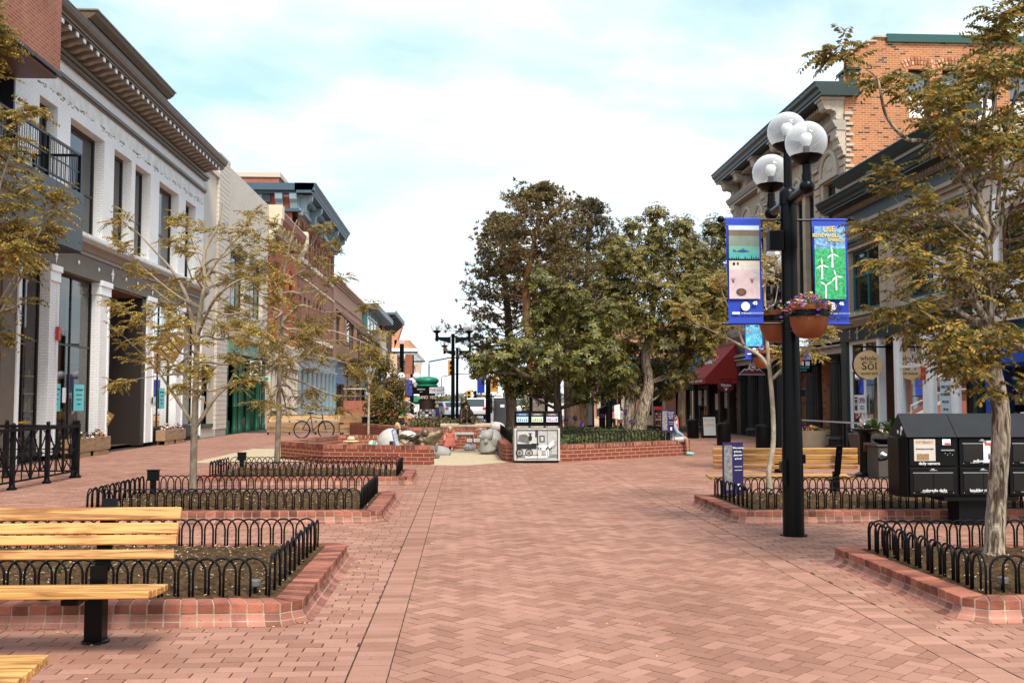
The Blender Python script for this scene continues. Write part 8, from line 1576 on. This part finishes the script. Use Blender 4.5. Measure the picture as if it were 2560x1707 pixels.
for s in(-1,1): m.tube([(-.08+.1*s,-.18,.5),(-.1+.1*s,-.26,.25),(-.1+.1*s,-.3,.03),(-.1+.1*s,-.38,.02)],[.08,.06,.05,.04],8); m.tube([(.05+.15*s,-.05,.2),(.0+.2*s,-.3,.08),(0+.2*s,-.4,.03)],[.14,.08,.05],8)
m.box(-.3,.3,-.4,.3,-.0,.03); remesh(m.build('body',BRZD,t),.016,3)
for (x,y,r,l,mt) in ((D(1012,1049,27.5).x,27.6,.26,'grey boulder in the play corner beside the coral dressed woman',GREYST),(1.25,38,.28,'pale carved boulder basin under the left chestnut trunks',PALEST)):
    t=thing('boulder',l,'rock',(x,y,.0 if y<30 else .42)); m=MB(); m.ball((0,0,r*.25),1,10,8,(r*1.15,r*.9,r*.75)); m.ball((r*.3,.05,r*.15),1,8,6,(r*.8,r*.7,r*.5)); m.ball((-.05,0,r*.6),1,7,5,(r*.6,r*.5,r*.45)); o=m.build('stone',mt,t); remesh(o,.02,1)
t=thing('water_bottle','steel water bottle standing on the grey boulder','bottle',(D(1003,1020,27.4).x,27.4,.0)); m=MB(); m.lathe([(.035,.15),(.037,.18),(.037,.36),(.025,.39),(.025,.41)],n=12); m.build('flask',SILV,t,smooth=True); m=MB(); m.lathe([(.028,.41),(.028,.45),(.01,.46)],n=10); m.build('cap',BLACK,t)
t=thing('beach_bag','pink and white patterned bag lying by the wall beside the coral dressed woman','bag',(.17,30.2,0)); m=MB(); m.ball((0,0,.09),1,12,8,(.2,.13,.11)); m.ball((.08,0,.14),1,10,8,(.11,.1,.09)); remesh(m.build('sack',mat('pink_pattern',(.35,.06,.10),.8,var=.9,vs=22,hue2=(.7,.55,.52)),t),.012,2); m=MB(); m.tube([(.0,-.05,.18),(.08,-.1,.24),(.14,-.04,.2)],.01,5); m.build('strap',fab('pink_strap',(.4,.1,.15)),t)
# ================================================================ bicycle
def bike(loc,rz,label):
    t=thing('bicycle',label,'bicycle',loc,rz); BF=mat('blue_black_frame',(.012,.016,.05),.3,spec=.5); r=.34
    for x in(-.52,.52):
        m=MB(); m.tube([(x+r*math.cos(2*PI*k/28),0,r+r*math.sin(2*PI*k/28)) for k in range(29)],.024,7); w=m.build('wheel',BLACKM,t); m=MB(); m.tube([(x+(r-.035)*math.cos(2*PI*k/28),0,r+(r-.035)*math.sin(2*PI*k/28)) for k in range(29)],.009,5)
        for k in range(16): a=2*PI*k/16; m.tube([(x,.02*(-1)**k,r),(x+(r-.035)*math.cos(a),0,r+(r-.035)*math.sin(a))],.0025,3)
        m.cyl((x,-.04,r),(x,.04,r),.022,None,8); m.build('rim',SILV,w)
    A,Bp,Cc,Dd=(-.14,0,.86),(-.05,0,.30),(.36,0,.86),(-.52,0,r); m=MB()
    for a,b in ((A,Bp),(A,(.36,0,.80)),(Bp,(.38,0,.72)),(A,Dd),(Bp,Dd)): m.tube([a,b],.018,7)
    m.tube([(.33,0,.98),(.38,0,.72)],.022,7); m.tube([(.38,.05,.70),(.46,.05,.5),(.52,.05,r)],.016,6); m.tube([(.38,-.05,.70),(.46,-.05,.5),(.52,-.05,r)],.016,6); m.build('frame',BF,t,smooth=True)
    m=MB(); m.tube([A,(-.17,0,.98)],.014,6); m.ball((-.18,0,1.0),1,10,8,(.14,.08,.035)); m.ball((-.1,0,.995),1,8,6,(.14,.04,.025)); m.build('saddle',BLACKM,t)
    m=MB(); m.tube([(.33,0,.98),(.32,0,1.05)],.014,6); m.tube([(.22,-.3,1.12),(.3,-.1,1.08),(.32,0,1.07),(.3,.1,1.08),(.22,.3,1.12)],.012,6); m.tube([(.36,-.2,1.08),(.44,-.15,.95),(.42,-.03,.78)],.005,4); m.build('handlebar',SILV,t); m=MB(); m.tube([(.22,-.3,1.12),(.12,-.33,1.12)],.018,6); m.tube([(.22,.3,1.12),(.12,.33,1.12)],.018,6); m.build('grip',BLACKM,t)
    m=MB(); m.box(-.80,-.36,-.06,.06,.735,.75); m.box(-.75,-.4,-.08,-.07,.73,.75); m.tube([(-.72,.06,.74),(-.52,.06,r)],.006,4); m.tube([(-.72,-.06,.74),(-.52,-.06,r)],.006,4); m.build('rack',SILV,t); m=MB(); m.tube([(-.05+.09*math.cos(k*.4),-.06,.30+.09*math.sin(k*.4)) for k in range(17)],.008,4); m.tube([(-.05,-.06,.3),(.08,-.1,.2)],.01,4); m.cbox((.1,-.12,.2),(.09,.06,.02)); m.build('crank',BLACKM,t); return t
bp=D(721,1000,40.5); bike((bp.x,40.5,0),R(-14),'dark blue bicycle with a rear rack standing behind the low brick wall')
# ================================================================ plank barrier, kiosk, toilets, boxes
PL=woodmat('fresh_planks',(.40,.24,.10),(.62,.42,.20),0,.6,.8,0); PLO=woodmat('weathered_planks',(.16,.10,.05),(.36,.22,.10),0,.6,.85,0)
t=thing('plank_barrier','long wooden plank barrier with steel posts on the left of the mall','barrier',(-8.7,44.6,0)); m=MB(); m.box(0,3.35,-.02,.02,.62,.87); m.box(1.9,3.35,-.025,-.02,.62,.87); m.build('top_plank',PL,t); m=MB(); m.box(0,3.35,-.02,.02,.34,.56); m.box(0,3.35,-.02,.02,.12,.34); m.build('lower_plank',PLO,t); m=MB()
for x in (.02,.95,2.1,3.3): m.box(x,x+.06,.02,.07,0,.92)
m.box(0,3.35,-.025,.03,.87,.89); m.build('frame',BLACK,t)
t=thing('plank_barrier','shorter weathered wooden barrier just right of the long one','barrier',(-5.25,44.3,0)); m=MB(); m.box(-.2,1.05,-.02,.02,.55,.92); m.box(-.2,1.05,-.02,.02,.12,.46); m.build('plank',PLO,t); m=MB(); m.box(.98,1.04,.02,.07,0,.95); m.box(-.2,-.14,.02,.07,0,.95); m.build('frame',BLACK,t)
t=thing('bench_table','high pale wooden counter on black legs by the brick steps','table',(-3.95,47,0)); m=MB(); m.box(0,1.5,-.2,.2,.66,.80); m.build('top',PL,t)
for x in (.1,1.35): m=MB(); m.box(x,x+.06,-.18,.18,0,.66); m.build('leg',BLACK,t)
t=thing('brick_steps','brick stair block with a pale sloped edge in front of the tan building','steps',(-7.2,60,0)); m=MB(); m.extr([(0,0),(4.2,0),(4.2,.5),(2.2,1.5),(0,1.5)],lambda p,q,y:(p,y,q),0,2); m.build('stair',RDB,t); m=MB(); m.extr([(2.1,1.5),(4.25,.45),(4.25,.62),(2.1,1.68)],lambda p,q,y:(p,y,q),-.05,.1); m.tube([(0,-.02,2.2),(2.2,-.02,2.2),(4.4,-.02,1.2),(4.4,-.02,0)],.04,5); m.build('handrail',mat('pale_edge',(.5,.45,.4),.6),t)
for (x,y,w,hh,l) in ((-3.95,42.2,.62,.78,'black dumpster box left of the seated person in the cap'),(-3.2,43.5,.7,.78,'second black box beside the dumpster box')): t=thing('black_box',l,'bin',(x,y,0)); m=MB(); m.box(-w/2,w/2,-.3,.3,0,hh); m.build('case',BLACKM,t,bevel=.02); m=MB(); m.box(-w/2-.02,w/2+.02,-.33,.33,hh,hh+.05); m.build('lid',BLACK,t,bevel=.01)
kx=D(981,960,48).x; t=thing('poster_kiosk','round brown poster kiosk with a green onion dome and a lit sign board','kiosk',(kx,48,0)); m=MB(); m.lathe([(.42,0),(.42,.12),(.38,.14),(.38,1.82)],n=24); m.build('drum',mat('brown_drum',(.03,.015,.010),.6,var=.4,vs=4),t,smooth=True); m=MB(); m.lathe([(.40,2.16),(.50,2.18),(.53,2.22),(.50,2.26),(.46,2.28),(.47,2.32),(.54,2.38),(.565,2.46),(.54,2.54),(.42,2.62),(.2,2.66),(.002,2.67)],n=28); m.build('dome',mat('kiosk_green',(.006,.20,.11),.35),t,smooth=True)
m=MB(); m.box(-.70,.82,-.45,.45,1.82,2.17); m.build('sign_box',BLACK,t,bevel=.01); m=MB(); m.box(.12,.80,-.47,-.45,1.85,2.14); p=m.build('lit_panel',mat('pale_lit_panel',(.62,.64,.66),.5),t); text('THE EAST',.17,(.47,-.474,2.0),(1,0,0),(0,0,1),mat('wine_lettering',(.18,.05,.05),.6),p,sx=.9); text('COMPASS',.085,(-.28,-.455,2.04),(1,0,0),(0,0,1),WHITE,t); text('vegano',.05,(-.28,-.455,1.93),(1,0,0),(0,0,1),WHITE,t); text('GANO  VEG',.22,(0,-.46,1.66),(1,0,0),(0,0,1),CREAM,t,sx=.75)
m=MB(); rg=random.Random(4)
for r in range(6):
    for k in range(7):
        a=-PI/2+(k-3)*.42; z=.42+r*.115
        if rg.random()<.12: continue
        c=Vector((math.cos(a)*.392,math.sin(a)*.392,z)); s=Vector((-math.sin(a),math.cos(a),0))*.07; m.quad(tuple(c-s),tuple(c+s),tuple(c+s+Vector((0,0,.095))),tuple(c-s+Vector((0,0,.095))))
m.build('poster',mat('grey_posters',(.18,.18,.2),.7,island=.6,hue2=(.7,.7,.72)),t,recalc=False); m=MB(); m.box(-.62,-.42,-.44,-.42,1.45,1.75); m.build('green_poster',mat('green_card',(.02,.3,.14),.6),t)
def toilet(x,y,l,c,s=1):
    t=thing('portable_toilet',l,'portable toilet',(x,y,0)); m=MB(); m.add([(-.6,-.6,0),(.6,-.6,0),(.6,.6,0),(-.6,.6,0),(-.56,-.56,1.95),(.56,-.56,1.95),(.56,.56,1.95),(-.56,.56,1.95)],[(3,2,1,0),(4,5,6,7),(0,1,5,4),(1,2,6,5),(2,3,7,6),(3,0,4,7)]); b=m.build('cabin',c,t,bevel=.04); m=MB(); m.add([(-.62,-.62,1.95),(.62,-.62,1.95),(.62,.62,1.95),(-.62,.62,1.95),(-.3,-.35,2.3),(.35,-.35,2.3),(.35,.35,2.3),(-.3,.35,2.3)],[(3,2,1,0),(4,5,6,7),(0,1,5,4),(1,2,6,5),(2,3,7,6),(3,0,4,7)]); m.build('roof',WHITE,t,bevel=.05); m=MB(); m.box(-.45,.45,-.64,-.6,.1,1.85); m.build('door',mat('grey_door',(.06,.065,.07),.5),t,bevel=.02); m=MB(); m.box(-.15,.15,-.66,-.64,1.3,1.5); m.build('plate',WHITE,t); t.scale=(s,s,s)
toilet(D(1153,960,60).x,60,'grey portable toilet with a white roof behind the left tree trunks',mat('slate_plastic',(.05,.055,.065),.5),.85); toilet(D(1343,960,58).x,58,'black portable toilet with a pale roof behind the thick pine trunk',BLACKM,.85)
t=thing('notice_board','black notice board on a post behind the recycling station','notice board',(D(1238,930,33).x,33.2,.4)); m=MB(); m.box(-.31,.31,-.05,.05,.5,1.32); m.box(-.05,.05,-.05,.05,0,.5); m.build('board',BLACK,t); m=MB(); m.box(-.2,.2,-.055,-.05,.7,1.17); m.build('poster',mat('faded_print',(.2,.16,.14),.6,var=.6,vs=14),t)
t=thing('info_lectern','slanted black information stand in the planter','information stand',(D(1383,965,35).x,35,0)); m=MB(); m.box(-.1,.1,-.1,.1,0,1.0); m.extr([(-.3,.95),(.3,1.1),(.3,1.35),(-.3,1.2)],lambda p,q,y:(p*.5,y,q),-.3,.3); m.build('stand',BLACK,t)
t=thing('black_post','plain black lamp pole rising between the chestnut trunks','pole',(D(1399,960,37).x,37,0)); m=MB(); m.lathe([(.16,0),(.13,.05),(.12,4.4)],n=16); m.build('pole_shaft',BLACK,t,smooth=True); m=MB(); m.box(-.2,.2,-.2,.2,4.4,4.5); m.build('cap',BLACK,t)
t=thing('paper_notice','white paper notice tied to a thin stake in the chestnut planter','notice',(D(1418,950,29.5).x,29.5,.4)); m=MB(); m.box(-.015,.015,-.015,.015,0,1.5); m.build('stake',BARKO,t); m=MB(); m.add([(-.09,-.03,.58),(.09,-.0,.54),(.07,-.03,1.0),(-.10,-.02,.96)],[(0,1,2,3)]); m.build('sheet',WHITE,t,recalc=False)
# ================================================================ cars
def car(loc,rz,c,label,suv=True,group='cars parked along the far street'):
    t=thing('parked_car',label,'car',loc,rz,group); P_=mat('car_paint',c,.3,coat=.6); Hh=1.72 if suv else 1.45; m=MB()
    pr=[(-2.2,.35),(2.2,.35),(2.25,.7),(2.15,.95),(1.2,1.02),(.5,Hh-.05),(-1.7,Hh),(-2.15,1.0),(-2.28,.75)]; m.extr(pr,lambda p,q,y:(y,p,q),-.86,.86); m.build('body',P_,t,bevel=.1)
    g=mat('car_glass',(.03,.045,.05),.05,spec=.6)
    m=MB(); m.extr([(-2.12,1.08),(-1.76,Hh-.09),(-1.74,Hh-.1),(-2.1,1.05)],lambda p,q,y:(y,p-.05,q),-.70,.70); m.build('rear_window',g,t); m=MB(); m.extr([(1.12,1.08),(.52,Hh-.12),(.50,Hh-.1),(1.1,1.1)],lambda p,q,y:(y,p+.07,q),-.70,.70); m.build('windscreen',g,t)
    for s in(-1,1): m=MB(); m.add([(s*.868,-1.9,1.08),(s*.868,.95,1.08),(s*.868,.42,Hh-.14),(s*.868,-1.6,Hh-.14)],[(0,1,2,3)]); m.build('side_window',g,t)
    for x in(-.78,.78):
        for y in(-1.4,1.4): m=MB(); m.cyl((x-.1,y,.34),(x+.1,y,.34),.34,None,18); w_=m.build('wheel',BLACKM,t); m=MB(); m.cyl((x-.115,y,.34),(x+.115,y,.34),.19,None,12); m.build('rim',SILV,w_)
    for s in(-1,1): m=MB(); m.box(s*.68-.13,s*.68+.13,-2.30,-2.2,.82,1.0); m.build('tail_light',RED,t); m=MB(); m.box(s*.65-.15,s*.65+.15,2.18,2.28,.75,.9); m.build('headlight',SILV,t)
    m=MB(); m.box(-.88,.88,-2.3,2.3,.3,.42); m.build('bumper',BLACKM,t)
    if suv: m=MB(); m.box(-.62,-.56,-1.5,.3,Hh+.02,Hh+.08); m.box(.56,.62,-1.5,.3,Hh+.02,Hh+.08); m.build('roof_rail',BLACK,t)
    return t
c1=car((D(1092,950,82).x,82,0),0,(.62,.60,.60),'white sport utility car seen from behind in the roadway right of the bronze animal',group=None); car((D(1024,950,80).x,80,0),R(20),(.28,.36,.42),'pale blue grey car crossing behind the hedge right of the kiosk',False,None)
LBL=['nearest parked car in the right hand row of the far street','second parked car in the right hand row of the far street','third parked car in the right hand row of the far street']
rg=random.Random(2); protos=[car((5.4,100,0),0,(.5,.5,.5),LBL[0]),car((5.4,108,0),0,(.12,.13,.15),LBL[1],False),car((5.4,116,0),0,(.55,.53,.5),LBL[2],False)]
for k in range(9): dup(protos[(k*2)%3],'parked car farther back in the right hand row of the far street',(5.4+rg.uniform(-.2,.2),124+k*8,0))
for k in range(5): dup(protos[(k+1)%3],'parked car in the left hand row of the far street',(-6.2,104+k*9,0))
m=MB()
t=thing('service_van','white delivery van parked at the far left crossing behind the kiosk','van',(D(1014,960,95).x-2,95,0)); m=MB(); m.box(-.9,.9,-2.4,2.4,.4,2.1); m.build('body',WHITE,t,bevel=.15); m=MB(); m.box(-.75,.75,-2.44,-2.40,1.2,1.9); m.build('window',GLASS,t)
